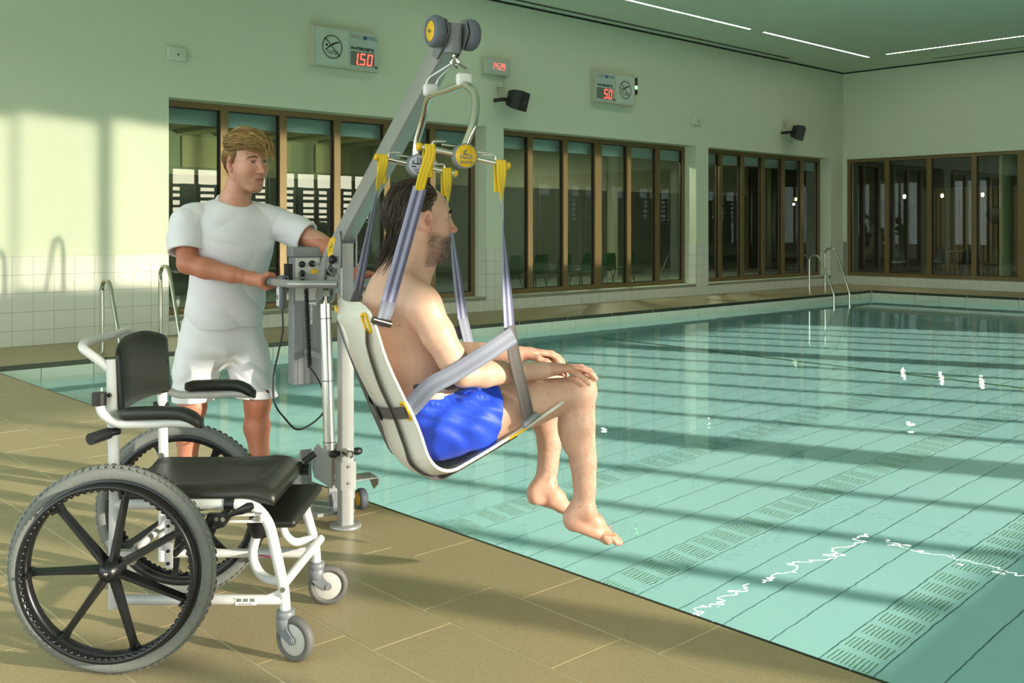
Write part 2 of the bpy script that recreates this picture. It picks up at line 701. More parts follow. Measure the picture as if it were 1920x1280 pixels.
q.box((9.0, WA - 0.018, CEIL - 0.03), (WB, WA, CEIL - 0.005))
q.box((WB - 0.018, 5.0, CEIL - 0.03), (WB, WA, CEIL - 0.005))
q.build('shadow_gap', M_BLACK, ceiling)
q = MB()
q.box((9.0, 11.46, CEIL - 0.004), (18.75, 11.50, CEIL + 0.001))
q.box((9.0, 11.52, CEIL - 0.004), (18.75, 11.54, CEIL + 0.001))
q.box((21.0, 5.0, CEIL - 0.004), (21.04, 9.4, CEIL + 0.001))
q.build('air_slot', M_BLACK, ceiling)

# wall tiles: a dado one metre high, and a low row under the windows
ROWS = [0.0, 0.17, 0.375, 0.58, 0.785, 0.99]
q = MB()
q.box((WN, WA - 0.0015, 0.0), (5.20, WA, 0.99))
q.box((5.20, WA - 0.0015, 0.0), (WB, WA, SILL))
for (a, b) in ((10.36, 10.73), (15.80, 16.20), (20.90, WB)):
    q.box((a, WA - 0.0015, SILL), (b, WA, 0.99))
    q.box((a - 0.0015, WA, SILL), (a, WA + 0.27, 0.99))
q.build('grout_bed', M_GROUT, wall_back)


def wtile(x0, x1, z0, z1, parent=None, side=None):
    g = 0.002
    if side is None:
        return slab('tile', x0, x1, WA - 0.006, WA - 0.0005, z0 + g, z1 - g, M_TILE, wall_back, gap=g if x1 - x0 > 0.02 else 0)
    return slab('tile', side - 0.006, side - 0.0005, x0, x1, z0 + g, z1 - g, M_TILE, wall_back, gap=0.0)


c = 5.20
while c > 2.6:
    for i in range(5):
        wtile(c - 0.2225, c, ROWS[i], ROWS[i + 1])
    c -= 0.2225
c = 5.20
while c < WB - 0.05:
    wtile(c, min(c + 0.2225, WB), 0.0, 0.17)
    c += 0.2225
for (a, b) in ((10.36, 10.73), (15.80, 16.20), (20.90, WB)):
    n = 2
    for i in range(1, 5):
        for k in range(n):
            wtile(a + (b - a) * k / n, a + (b - a) * (k + 1) / n, ROWS[i] if i > 1 else 0.17, ROWS[i + 1])
        wtile(WA + 0.002, WA + 0.268, ROWS[i] if i > 1 else 0.225, ROWS[i + 1], side=a)
q = MB()
q.box((WB - 0.0015, 5.0, 0.0), (WB, WA, SILL))
q.box((WB - 0.0015, 11.63, SILL), (WB, WA, 0.99))
q.build('grout_bed', M_GROUT, wall_right)
yy = WA
while yy > 6.5:
    slab('tile', WB - 0.006, WB - 0.0005, yy - 0.2225, yy, 0.002, 0.20, M_TILE, wall_right, gap=0.002)
    yy -= 0.2225


def window(name, axis, a, b, face, sill, head, panes, label, fw=0.075, mw=0.105, thick=None, wide=None):
    """glazed bay: outer frame, mullions, gaskets, one pane per light"""
    w = struct(empty(name), label)

    def bx(u0, u1, t0, t1, z0, z1, nm, m):
        qq = MB()
        if axis == 'x':
            qq.box((u0, t0, z0), (u1, t1, z1))
        else:
            qq.box((t0, u0, z0), (t1, u1, z1))
        return qq.build(nm, m, w)
    f0, f1 = face, face + 0.09
    qq = MB()
    for (u0, u1, z0, z1) in ((a, b, head - fw, head), (a, b, sill, sill + fw), (a, a + fw, sill + fw, head - fw), (b - fw, b, sill + fw, head - fw)):
        if axis == 'x':
            qq.box((u0, f0, z0), (u1, f1, z1))
        else:
            qq.box((f0, u0, z0), (f1, u1, z1))
    qq.build('frame', M_BRONZE, w)
    st = (b - a) / panes
    for i in range(panes):
        p0, p1 = a + st * i, a + st * (i + 1)
        h0 = fw if i == 0 else mw / 2
        h1 = fw if i == panes - 1 else mw / 2
        if wide is not None and i == wide:
            h0 = mw * 0.85
        if wide is not None and i == wide - 1:
            h1 = mw * 0.85
        if i > 0:
            hw = mw * 0.85 if i == wide else mw / 2
            bx(p0 - hw, p0 + hw, f0 - 0.012, f1, sill + fw, head - fw, 'mullion', M_BRONZE)
        gk = MB()
        u0, u1 = p0 + h0, p1 - h1
        z0, z1 = sill + fw, head - fw
        for (s0, s1, y0, y1) in ((u0, u0 + 0.018, z0, z1), (u1 - 0.018, u1, z0, z1), (u0 + 0.018, u1 - 0.018, z0, z0 + 0.012), (u0 + 0.018, u1 - 0.018, z1 - 0.012, z1)):
            if axis == 'x':
                gk.box((s0, f0 + 0.03, y0), (s1, f0 + 0.06, y1))
            else:
                gk.box((f0 + 0.03, s0, y0), (f0 + 0.06, s1, y1))
        gk.build('gasket', M_BLACK, w)
        bx(u0 + 0.01, u1 - 0.01, f0 + 0.040, f0 + 0.048, z0 + 0.008, z1 - 0.008, 'pane', M_GLASS)
    return w


window('window_1', 'x', 5.20, 10.36, WA + 0.27, SILL, HEAD, 6, 'bronze framed window bay behind the standing man')
window('window_2', 'x', 10.73, 15.80, WA + 0.27, SILL, HEAD, 6, 'bronze framed window bay between the two wall pillars', wide=3)
window('window_3', 'x', 16.20, 20.90, WA + 0.27, SILL, HEAD, 6, 'bronze framed window bay next to the far corner')
window('window_4', 'y', 2.0 + 0.005, 11.63, WB + 0.03, SILL, HEAD, 10, 'bronze framed row of windows in the end wall', wide=6)
# frames of the sunny wall
for i, (a, b) in enumerate(OPEN_S):
    w = struct(empty('window_%d' % (5 + i)), 'window bay of the sunny wall')
    qq = MB()
    for (u0, u1, z0, z1) in ((a, b, 3.22, 3.3), (a, b, 0.45, 0.53), (a, a + 0.08, 0.53, 3.22), (b - 0.08, b, 0.53, 3.22)):
        qq.box((u0, WS - 0.2, z0), (u1, WS - 0.1, z1))
    qq.build('frame', M_BRONZE, w)
    n = max(1, round((b - a) / 0.85))
    for k in range(1, n):
        c = a + (b - a) * k / n
        qq = MB()
        qq.box((c - 0.05, WS - 0.2, 0.53), (c + 0.05, WS - 0.1, 3.22))
        qq.build('mullion', M_BRONZE, w)
    pl = bpy.data.lights.new('sky_portal', 'AREA')
    pl.shape = 'RECTANGLE'
    pl.size = b - a
    pl.size_y = 2.85
    pl.cycles.is_portal = True
    po = bpy.data.objects.new('sky_portal', pl)
    COL.objects.link(po)
    po.location = ((a + b) / 2, WS - 0.35, 1.875)
    po.rotation_euler = (R(90), 0, 0)

# ceiling light strips
# ground outside the sunny wall, with an unseen hedge added to darken reflections
q = MB()
q.box((-40, -90, -0.4), (60, WS - 0.3, -0.12))
struct(q.build('ground_outside', mat('winter_lawn', srgb(70, 78, 58), 0.9, vary=0.3, scale=2)), 'dull winter lawn outside the sunny windows')
random.seed(12)
q = MB()
for i in range(110):
    x = -16 + i * 0.55
    h_ = random.uniform(1.5, 1.9)
    q.sphere((x, -16.6 + random.uniform(-0.3, 0.3), h_ * 0.48), (random.uniform(0.5, 0.8), 0.6, h_ * 0.52), 5)
for v_ in range(len(q.v)):
    q.v[v_] = (q.v[v_][0], q.v[v_][1] - 0.9, q.v[v_][2])
hedge = q.build('hedge', mat('dark_hedge', srgb(48, 58, 40), 0.9, vary=0.5, scale=5, bump=0.8, bscale=12))
tag(hedge, 'unseen dark hedge added outside the sunny windows to darken reflections', 'hedge', kind='stuff')
M_TRELLIS = mat('dark_trellis_wood', srgb(58, 54, 46), 0.8, vary=0.2)  # unseen trellis, added to break up the sky mirrored in the panes
tr = empty('reflection_trellis', Matrix.Translation((12, -16, -0.12)))
tag(tr, 'unseen dark trellis added above the hedge to break up window reflections', 'trellis')
for z in (1.75, 2.02, 2.30, 2.60, 2.88, 3.16):
    MB().box((-28, -0.04, z), (28, 0.04, z + random.uniform(0.09, 0.15))).build('rail', M_TRELLIS, tr)
x = -28.0
q = MB()
while x < 28:
    w_ = random.choice((0.12, 0.2, 0.5, 0.9))
    q.box((x, 0.05, 0.0), (x + w_, 0.10, 3.3))
    x += w_ + random.uniform(0.35, 0.75)
q.build('posts', M_TRELLIS, tr)['kind'] = 'stuff'

M_LED = mat('warm_led', (1, 1, 1, 1), 0.4, emit=(1.0, 0.93, 0.80, 1), estr=12.0)
for (a, b, lab) in (((8.2, 10.26), (11.6, 10.30), 'thin ceiling light strip out of view above the pool edge'),
                    ((12.0, 10.26), (15.48, 10.30), 'thin glowing ceiling light strip, longest and nearest of the row'),
                    ((15.89, 10.24), (19.86, 10.28), 'thin glowing ceiling light strip ending near the far corner'),
                    ((19.76, 5.9), (19.80, 9.83), 'thin glowing ceiling light strip running along the end wall')):
    e = empty('ceiling_light', Matrix.Translation(((a[0] + b[0]) / 2, (a[1] + b[1]) / 2, CEIL)))
    tag(e, lab, 'ceiling light', 'ceiling light strips')
    hx, hy = (b[0] - a[0]) / 2, (b[1] - a[1]) / 2
    q = MB()
    q.box((-hx, -hy, -0.006), (hx, hy, -0.001))
    q.build('diffuser', M_LED, e)
    q = MB()
    for (x0, x1, y0, y1) in ((-hx - .01, hx + .01, -hy - .01, -hy), (-hx - .01, hx + .01, hy, hy + .01), (-hx - .01, -hx, -hy, hy), (hx, hx + .01, -hy, hy)):
        q.box((x0, y0, -0.007), (x1, y1, 0.0))
    q.build('housing', M_CEIL, e)

# narrow-beam lamps added over the water, standing in for sunlight it reflects
UP_EL = R(10.5)
up_dir = Vector((SUN_AZ.x * math.cos(UP_EL), SUN_AZ.y * math.cos(UP_EL), math.sin(UP_EL)))
for i in range(-1, 12):
    x = 3.97 + 0.93 * i - (0.06 if i < 1 else 0)
    if i in (7,):
        continue
    wd = 0.80 if i != 1 else 0.70
    bl = bpy.data.lights.new('added_glint_lamp', 'AREA')
    bl.shape = 'RECTANGLE'
    bl.size = wd
    bl.size_y = 2.16
    bl.spread = R(3.2)
    bl.energy = 2.5
    bl.color = (1.0, 0.90, 0.70)
    bo = bpy.data.objects.new('added_glint_lamp', bl)
    COL.objects.link(bo)
    tgt = Vector((x, WA, 1.44))
    bo.location = tgt - up_dir * 4.4
    zq = (-up_dir)
    xq = Vector((0.92, 0.39, 0)).normalized()
    yq = zq.cross(xq)
    bo.matrix_world = Matrix(((xq.x, yq.x, zq.x, bo.location.x), (xq.y, yq.y, zq.y, bo.location.y), (xq.z, yq.z, zq.z, bo.location.z), (0, 0, 0, 1)))

# ------------------------------------------------------------------ rooms behind the glass
M_ROOMFLOOR = mat('grey_room_floor', srgb(120, 128, 112), 0.35, vary=0.08)
M_ROOMWALL = mat('room_wall_paint', srgb(182, 184, 156), 0.7)
M_BEAM = mat('cream_ceiling_beam', srgb(214, 204, 160), 0.7)
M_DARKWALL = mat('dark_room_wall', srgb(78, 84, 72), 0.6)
M_SLAT = mat('brown_wood_slat', srgb(92, 70, 46), 0.55, vary=0.25, scale=6, stretch=(6, 6, 0.6))
M_LAMP = mat('lamp_glow', (1, 1, 1, 1), 0.5, emit=(1.0, 0.80, 0.45, 1), estr=14)
M_LAMPW = mat('downlight_glow', (1, 1, 1, 1), 0.5, emit=(1.0, 0.92, 0.74, 1), estr=9)
RY = 18.6
q = MB()
q.box((1.0, WA + 0.4, -0.3), (WB + 0.4, RY, 0.0))
q.box((WB + 0.3, 2.0, -0.3), (28.0, RY, 0.0))
struct(q.build('floor_back_rooms', M_ROOMFLOOR), 'grey floor of the rooms behind the windows')
q = MB()
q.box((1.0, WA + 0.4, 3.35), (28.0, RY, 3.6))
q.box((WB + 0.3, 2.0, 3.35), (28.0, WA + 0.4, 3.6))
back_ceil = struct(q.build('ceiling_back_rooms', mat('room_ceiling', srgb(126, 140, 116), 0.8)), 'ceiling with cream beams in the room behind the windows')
x = 6.0
while x < 15.0:
    qb = MB()
    qb.box((x, WA + 0.5, 3.14), (x + 0.42, RY, 3.35))
    qb.build('beam', M_BEAM, back_ceil)
    x += 0.8
q = MB()
q.box((1.0, RY, -0.3), (28.0, RY + 0.2, 3.6))
q.box((0.8, WA + 0.4, -0.3), (1.0, RY, 3.6))
back_wall = struct(q.build('wall_back_room', M_ROOMWALL), 'far wall of the room behind the windows with dark panelling')
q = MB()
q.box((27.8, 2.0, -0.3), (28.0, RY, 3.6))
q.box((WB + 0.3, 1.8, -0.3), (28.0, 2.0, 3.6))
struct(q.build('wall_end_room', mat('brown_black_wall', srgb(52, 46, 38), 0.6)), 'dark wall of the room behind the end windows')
# lower part of the room: dark panelling below cream blocks painted in as sunlight patches
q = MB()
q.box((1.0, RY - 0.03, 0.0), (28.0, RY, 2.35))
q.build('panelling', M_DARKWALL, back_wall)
q = MB()
x = 4.0
while x < 16:
    q.box((x, RY - 0.05, 2.5), (x + 0.9, RY, 3.1))
    x += 1.5
q.build('sunlight_patches', M_BEAM, back_wall)['kind'] = 'stuff'
# downlights with their lamps, several added to brighten the dark back rooms
for i, (x, y, lab) in enumerate(((7.2, 15.4, 'round downlight behind the window left of the lift boom'), (14.9, 13.2, 'added round downlight behind the left panes of the middle window bay'),
                                 (18.2, 16.2, 'added round downlight behind the right panes of the middle window bay'), (20.6, 15.0, 'added round downlight behind the far window bay'),
                                 (23.2, 12.6, 'round downlight behind the leftmost end wall pane'), (24.2, 11.4, 'round downlight behind the second end wall pane'))):
    e = empty('downlight', Matrix.Translation((x, y, 3.13 if x < 15 else 3.34)))
    tag(e, lab, 'downlight', 'downlights in the back rooms')
    q = MB()
    q.lathe([(0.0, -0.012), (0.09, -0.012), (0.10, 0.0)], 24)
    q.build('diffuser', M_LAMPW, e)
    q = MB()
    q.lathe([(0.10, -0.016), (0.125, -0.016), (0.13, 0.0), (0.10, 0.0)], 24, closed=True)
    q.build('ring', M_ROOMWALL, e)
    al = bpy.data.lights.new('downlight_beam', 'AREA')
    al.shape = 'DISK'
    al.size = 0.22
    al.energy = 60 if x < 12 else (45 if x < 22 else 14)
    al.color = (1.0, 0.92, 0.74)
    ao = bpy.data.objects.new('downlight_beam', al)
    COL.objects.link(ao)
    ao.location = (x, y, 3.10 if x < 15 else 3.30)
# pale blue bands put in as a sky reflection at each window head
M_SKYBAND = mat('pale_blue_sky_band', srgb(206, 224, 244), 0.6, emit=None)
for i, (a, b) in enumerate(OPEN_A):
    e = empty('sky_reflection_band', Matrix.Translation(((a + b) / 2, WA + 0.43, 2.72)))
    tag(e, 'pale blue band imitating a sky reflection at the head of the ' + ('left window bay', 'middle window bay', 'far window bay')[i], 'reflection band', 'reflection bands at the window heads')
    q = MB()
    q.box((-(b - a) / 2, -0.004, -0.08), ((b - a) / 2, 0.004, 0.14))
    q.build('band_sheet', M_SKYBAND, e)
    q = MB()
    q.cyl((-(b - a) / 2, 0, -0.08), ((b - a) / 2, 0, -0.08), 0.012, n=8)
    q.build('band_edge', M_SKYBAND, e)

# green shell chairs behind the middle window bay
M_GREEN = mat('green_plastic', srgb(46, 96, 60), 0.4, vary=0.1)
M_DGREY = mat('dark_grey_plastic', srgb(38, 40, 40), 0.45)
M_TUBE = mat('grey_tube', srgb(120, 124, 120), 0.35, metal=0.8)


def shell_chair(m, name='shell_chair'):
    e = empty(name)
    q = MB()
    n, k = 9, 9
    vs, fs = [], []
    prof = [(0.24, 0.45), (0.20, 0.455), (0.10, 0.44), (-0.05, 0.43), (-0.16, 0.44), (-0.21, 0.50), (-0.235, 0.60), (-0.255, 0.72), (-0.265, 0.80)]
    for i, (x, z) in enumerate(prof):
        hw = 0.23 if i < 6 else 0.23 - 0.03 * (i - 5)
        for j in range(k):
            t = -1 + 2 * j / (k - 1)
            vs.append((x + (0.05 * t * t if i > 4 else 0), t * hw, z + (0.035 * t * t if i <= 4 else 0)))
    for i in range(n - 1):
        for j in range(k - 1):
            a = i * k + j
            fs.append((a, a + 1, a + k + 1, a + k))
    o2 = len(vs)
    vs += [(v[0] - 0.006, v[1], v[2] - 0.012) for v in vs]
    fs += [tuple(i + o2 for i in f[::-1]) for f in fs]
    q.add(vs, fs, True)
    q.build('seat', m, e)
    for sx in (-1, 1):
        for sy in (-1, 1):
            q = MB()
            q.cyl((sx * 0.12, sy * 0.12, 0.43), (sx * 0.2, sy * 0.2, 0.0), 0.011, n=8)
            q.build('leg', M_TUBE, e)
    return e


def copy_tree(o, parent=None):
    c_ = o.copy()
    COL.objects.link(c_)
    if parent is not None:
        c_.parent = parent
    for ch in list(o.children):
        copy_tree(ch, c_)
    return c_


proto = shell_chair(M_GREEN)
green = [(12.7, 'first from the left'), (13.35, 'second from the left'), (14.0, 'third from the left'), (14.65, 'fourth from the left'), (15.3, 'fifth from the left'), (15.95, 'rightmost')]
for i, (x, wh) in enumerate(green):
    o = proto if i == 0 else copy_tree(proto)
    o.location = (x, 13.7, 0)
    o.rotation_euler = (0, 0, R(90 + random.uniform(-6, 6)))
    tag(o, 'green shell chair behind the middle window bay, ' + wh, 'chair', 'green chairs behind the window')
proto = shell_chair(M_DGREY, 'bar_chair')
for i, (x, y, a, lab) in enumerate(((24.0, 9.9, 40, 'black shell chair under the round wall disc, left one'), (24.0, 9.25, 100, 'black shell chair under the round wall disc, right one'),
                                    (23.6, 11.5, 200, 'grey black shell chair behind the leftmost end wall pane'), (23.9, 10.7, 150, 'black shell chair behind the second end wall pane'))):
    o = proto if i == 0 else copy_tree(proto)
    o.location = (x, y, 0)
    o.rotation_euler = (0, 0, R(a))
    tag(o, lab, 'chair', 'chairs behind the end windows')
# low bench, exercise machine silhouettes
e = empty('cafe_table', Matrix.Translation((24.9, 10.4, 0)))
tag(e, 'small round table between the chairs behind the end windows', 'table')
q = MB()
q.lathe([(0.0, 0.74), (0.36, 0.74), (0.37, 0.725), (0.36, 0.71), (0.0, 0.71)], 28)
q.build('table_top', M_SLAT, e)
q = MB()
q.lathe([(0.0, 0.0), (0.22, 0.0), (0.22, 0.015), (0.03, 0.04), (0.03, 0.71)], 20)
q.build('pedestal', M_DGREY, e)
# wooden slat wall
sw = struct(empty('wall_slatted', Matrix.Translation((27.0, 8.0, 0))), 'brown wooden slat wall behind the end windows')
me = MB().box((-0.02, -0.045, 0.0), (0.02, 0.045, 2.35)).mesh('slat')
for i in range(44):
    o = link('slat', me, M_SLAT, sw)
    o.location = (0, -1.2 + i * 0.125, 0)
q = MB()
q.box((0.03, -1.4, 0.0), (0.06, 4.4, 2.4))
q.build('backing', M_DARKWALL, sw)
e = empty('wall_disc', Matrix.Translation((26.92, 10.42, 1.65)))
tag(e, 'round dark disc hanging on the brown slat wall', 'wall disc')
q = MB()
q.lathe([(0.0, -0.03), (0.215, -0.03), (0.225, -0.02), (0.225, 0.03)], 40, axis=(1, 0, 0))
q.build('disc', M_DGREY, e)
q = MB()
q.ring((-0.03, 0, 0), (1, 0, 0), 0.215, 0.008, 40, 6)
q.build('rim', M_BLACK, e)
for i, (y, lab) in enumerate(((11.46, 'glowing pendant bulb, left of the three behind the end windows'), (10.52, 'glowing pendant bulb, middle of the three behind the end windows'), (9.57, 'glowing pendant bulb above the round wall disc'))):
    e = empty('pendant_lamp', Matrix.Translation((24.0, y, 2.09)))
    tag(e, lab, 'pendant lamp', 'pendant bulbs behind the end windows')
    q = MB()
    q.sphere((0, 0, 0), (0.035, 0.035, 0.05), 8)
    q.build('bulb', M_LAMP, e)
    q = MB()
    q.cyl((0, 0, 0.045), (0, 0, 0.10), 0.02, n=10)
    q.cyl((0, 0, 0.10), (0, 0, 1.26), 0.004, n=6)
    q.build('cord', M_BLACK, e)
    al = bpy.data.lights.new('bulb_light', 'POINT')
    al.energy = 5
    al.shadow_soft_size = 0.03
    al.color = (1.0, 0.78, 0.45)
    ao = bpy.data.objects.new('bulb_light', al)
    COL.objects.link(ao)
    ao.location = (23.9, y, 1.95)
# inner columns
for i, (x, y, lab) in enumerate(((17.3, 15.2, 'pale round column behind the far window bay'), (23.6, 8.9, 'pale column behind the end wall panes'))):
    e = empty('column', Matrix.Translation((x, y, 0)))
    tag(e, lab, 'column')
    q = MB()
    q.cyl((0, 0, 0.06), (0, 0, 3.35), 0.13, n=24, cap=False)
    q.build('shaft', M_ROOMWALL, e)
    q = MB()
    q.cyl((0, 0, 0), (0, 0, 0.06), 0.15, n=24)
    q.build('base', M_DGREY, e)

# ------------------------------------------------------------------ signs and devices on the walls
M_CASE = mat('pale_sign_case', srgb(196, 198, 176), 0.45)
M_SIGN = mat('sign_face', srgb(206, 216, 202), 0.12, vary=0.01)
M_SIGN2 = mat('sign_display_face', srgb(190, 204, 196), 0.12, vary=0.01)
M_INK = mat('black_print', srgb(24, 30, 24), 0.6)
M_INKG = mat('grey_print', srgb(112, 118, 108), 0.6)
M_INKB = mat('blue_print', srgb(58, 92, 140), 0.6)
M_INKR = mat('faded_red_print', srgb(176, 140, 124), 0.6)
M_DISP = mat('smoky_display', srgb(122, 130, 116), 0.2)
M_RED = mat('red_led_segment', srgb(200, 30, 20), 0.4, emit=(1.0, 0.07, 0.05, 1), estr=1.9)
M_GREENLED = mat('green_signal', srgb(60, 220, 60), 0.4, emit=(0.15, 1.0, 0.15, 1), estr=3.0)
M_REDOFF = mat('dull_red_lens', srgb(130, 40, 36), 0.3)
FACE = Matrix(((1, 0, 0, 0), (0, 0, -1, 0), (0, 1, 0, 0), (0, 0, 0, 1)))      # text plane -> faces -y


def seg_digit(mb_, ch, x, z, w, h, t, y, sh=0.12):
    segs = {'0': 'abcdef', '1': 'bc', '2': 'abged', '4': 'fgbc', '5': 'afgcd', '9': 'abfgcd', '8': 'abcdefg'}[ch]

    def bar(x0, z0, x1, z1):
        pts = [(x0, z0), (x1, z0), (x1, z1), (x0, z1)]
        mb_.prism([(x + a + sh * b, z + b) for a, b in pts], 'y', y, y + 0.002)
    g = t * 0.25
    d = {'a': (g, h - t, w - g, h), 'd': (g, 0, w - g, t), 'g': (g, h / 2 - t / 2, w - g, h / 2 + t / 2), 'f': (0, h / 2 + g, t, h - g), 'e': (0, g, t, h / 2 - g), 'b': (w - t, h / 2 + g, w, h - g), 'c': (w - t, g, w, h / 2 - g)}
    for s_ in segs:
        bar(*d[s_])


def depth_sign(x0, z0, flip, digits, label, sign_light=False):
    """case 1.06 x 0.54: pictogram panel and depth display panel"""
    W, H, T = 1.06, 0.54, 0.11
    e = empty('depth_sign', Matrix.Translation((x0, WA - 0.001, z0)))
    tag(e, label, 'sign', 'water depth signs')
    q = MB()
    q.box((0, -T, 0), (W, 0, H))
    q.build('case', M_CASE, e)
    pa, pb = ((0.025, 0.555), (0.575, 1.04)) if not flip else ((0.545, 1.04), (0.025, 0.525))
    q = MB()
    q.box((pa[0], -T - 0.004, 0.025), (pa[1], -T, H - 0.025))
    pic = q.build('pictogram_panel', M_SIGN, e)
    y = -T - 0.0065
    cx_, cz_ = (pa[0] + pa[1]) / 2, H * 0.50
    rr = 0.165
    q = MB()
    pts = []
    n = 48
    vs = []
    for i in range(n):
        a = 2 * math.pi * i / n
        for rad in (rr, rr - 0.022):
            vs.append((cx_ + rad * math.cos(a), y, cz_ + rad * math.sin(a)))
    q.add(vs, [(2 * i, 2 * i + 1, (2 * i + 3) % (2 * n), (2 * i + 2) % (2 * n)) for i in range(n)])
    d_ = Vector((0.70, 0, -0.714))
    nn = Vector((0.714, 0, 0.70))
    c0 = Vector((cx_, y, cz_))
    q.add([c0 - d_ * rr + nn * 0.011, c0 + d_ * rr + nn * 0.011, c0 + d_ * rr - nn * 0.011, c0 - d_ * rr - nn * 0.011], [(0, 1, 2, 3)])
    q.build('prohibition_ring', M_INKG, pic)
    q = MB()
    yy_ = y + 0.001

    def poly(ps):
        q.prism([(cx_ + a, cz_ + b) for a, b in ps], 'y', yy_, yy_ + 0.001)
    poly([(0.11, 0.085), (0.12, 0.073), (0.02, 0.03), (-0.01, 0.005), (-0.05, -0.01), (-0.065, 0.0), (-0.03, 0.03), (0.01, 0.055)])
    poly([(-0.06, 0.0), (-0.045, -0.005), (-0.10, -0.055), (-0.112, -0.045)])
    n = 14
    poly([(-0.088 + 0.018 * math.cos(2 * math.pi * i / n), 0.02 + 0.018 * math.sin(2 * math.pi * i / n)) for i in range(n)])
    for zz in (-0.055, -0.082):
        top = [(-0.09 + 0.19 * i / 16, zz + 0.008 * math.sin(i * 0.9)) for i in range(17)]
        poly(top + [(a, b - 0.009) for a, b in top[::-1]])
    q.build('diver_pictogram', M_INK, pic)
    q = MB()
    q.box((pb[0], -T - 0.004, 0.025), (pb[1], -T, H - 0.025))
    dp = q.build('display_panel', M_SIGN2, e)
    bx = (pb[0] + pb[1]) / 2
    bz = H * 0.845

    def T_(x, z, dy=0.005):
        return Matrix.Translation((x, -T - dy, z)) @ FACE
    lettering('VARIO', 0.066, M_INKR, dp, T_(bx - 0.02, bz), align='RIGHT')
    q = MB()
    q.box((bx - 0.008, -T - 0.006, bz - 0.027), (bx + 0.046, -T - 0.004, bz + 0.027))
    q.build('logo_square', M_INKB, dp)
    lettering('POOL', 0.066, M_INKB, dp, T_(bx + 0.056, bz), align='LEFT')
    lettering('WATERDIEPTE', 0.060, M_INK, dp, T_(bx - 0.025, H * 0.545), bold=0.0022)
    lettering('M', 0.05, M_INK, dp, T_(pb[1] - 0.025, H * 0.115), bold=0.002)
    q = MB()
    q.box((pb[0] + 0.012, -T - 0.006, 0.06), (pb[1] - 0.055, -T - 0.004, 0.255))
    q.build('display_window', M_DISP, dp)
    q = MB()
    w_, h_, t_ = 0.088, 0.165, 0.019
    xx = pb[1] - 0.063 - 2 * 0.125 - 0.115
    if digits.startswith('1'):
        seg_digit(q, '1', xx, 0.072, w_, h_, t_, -T - 0.0085)
        q.cyl((xx + w_ + 0.012, -T - 0.0085, 0.075), (xx + w_ + 0.012, -T - 0.0065, 0.075), 0.010, n=10)
    seg_digit(q, '5', xx + 0.12, 0.072, w_, h_, t_, -T - 0.0085)
    seg_digit(q, '0', xx + 0.24, 0.072, w_, h_, t_, -T - 0.0085)
    q.build('digits', M_RED, dp)
    if sign_light:
        s = MB()
        s.box((W + 0.005, -T + 0.01, 0.22), (W + 0.09, -0.01, 0.52))
        so = s.build('signal_light', M_BLACK, e)
        s = MB()
        s.cyl((W + 0.047, -T + 0.008, 0.43), (W + 0.047, -T + 0.02, 0.43), 0.03, n=16)
        s.build('red_lens', M_REDOFF, so)
        s = MB()
        s.cyl((W + 0.047, -T + 0.006, 0.345), (W + 0.047, -T + 0.02, 0.345), 0.036, n=16)
        s.build('green_lens', M_GREENLED, so)
    return e


depth_sign(7.165, 3.505, False, '1.50', 'pale wall sign with diving ban on the left and red depth digits reading 1.50')
depth_sign(12.77, 3.495, True, '50', 'pale wall sign with red digits reading 50 beside a green signal lamp', True)

e = empty('digital_clock', Matrix.Translation((10.255, WA - 0.001, 3.715)))
tag(e, 'small pale wall clock with red digits reading 1429', 'clock')
q = MB()
q.rbox((0.26, -0.05, 0.13), (0.52, 0.1, 0.26), 0.012, 2)
q.build('case', M_CASE, e)
q = MB()
q.box((0.03, -0.104, 0.03), (0.49, -0.1, 0.23))
q.build('face', M_SIGN2, e)
q = MB()
for i, ch in enumerate('1429'):
    seg_digit(q, ch, 0.125 + i * 0.072 + (0.012 if i > 1 else 0), 0.085, 0.050, 0.100, 0.009, -0.107)
q.cyl((0.272, -0.107, 0.095), (0.272, -0.105, 0.095), 0.006, n=8)
q.build('digits', M_RED, e)


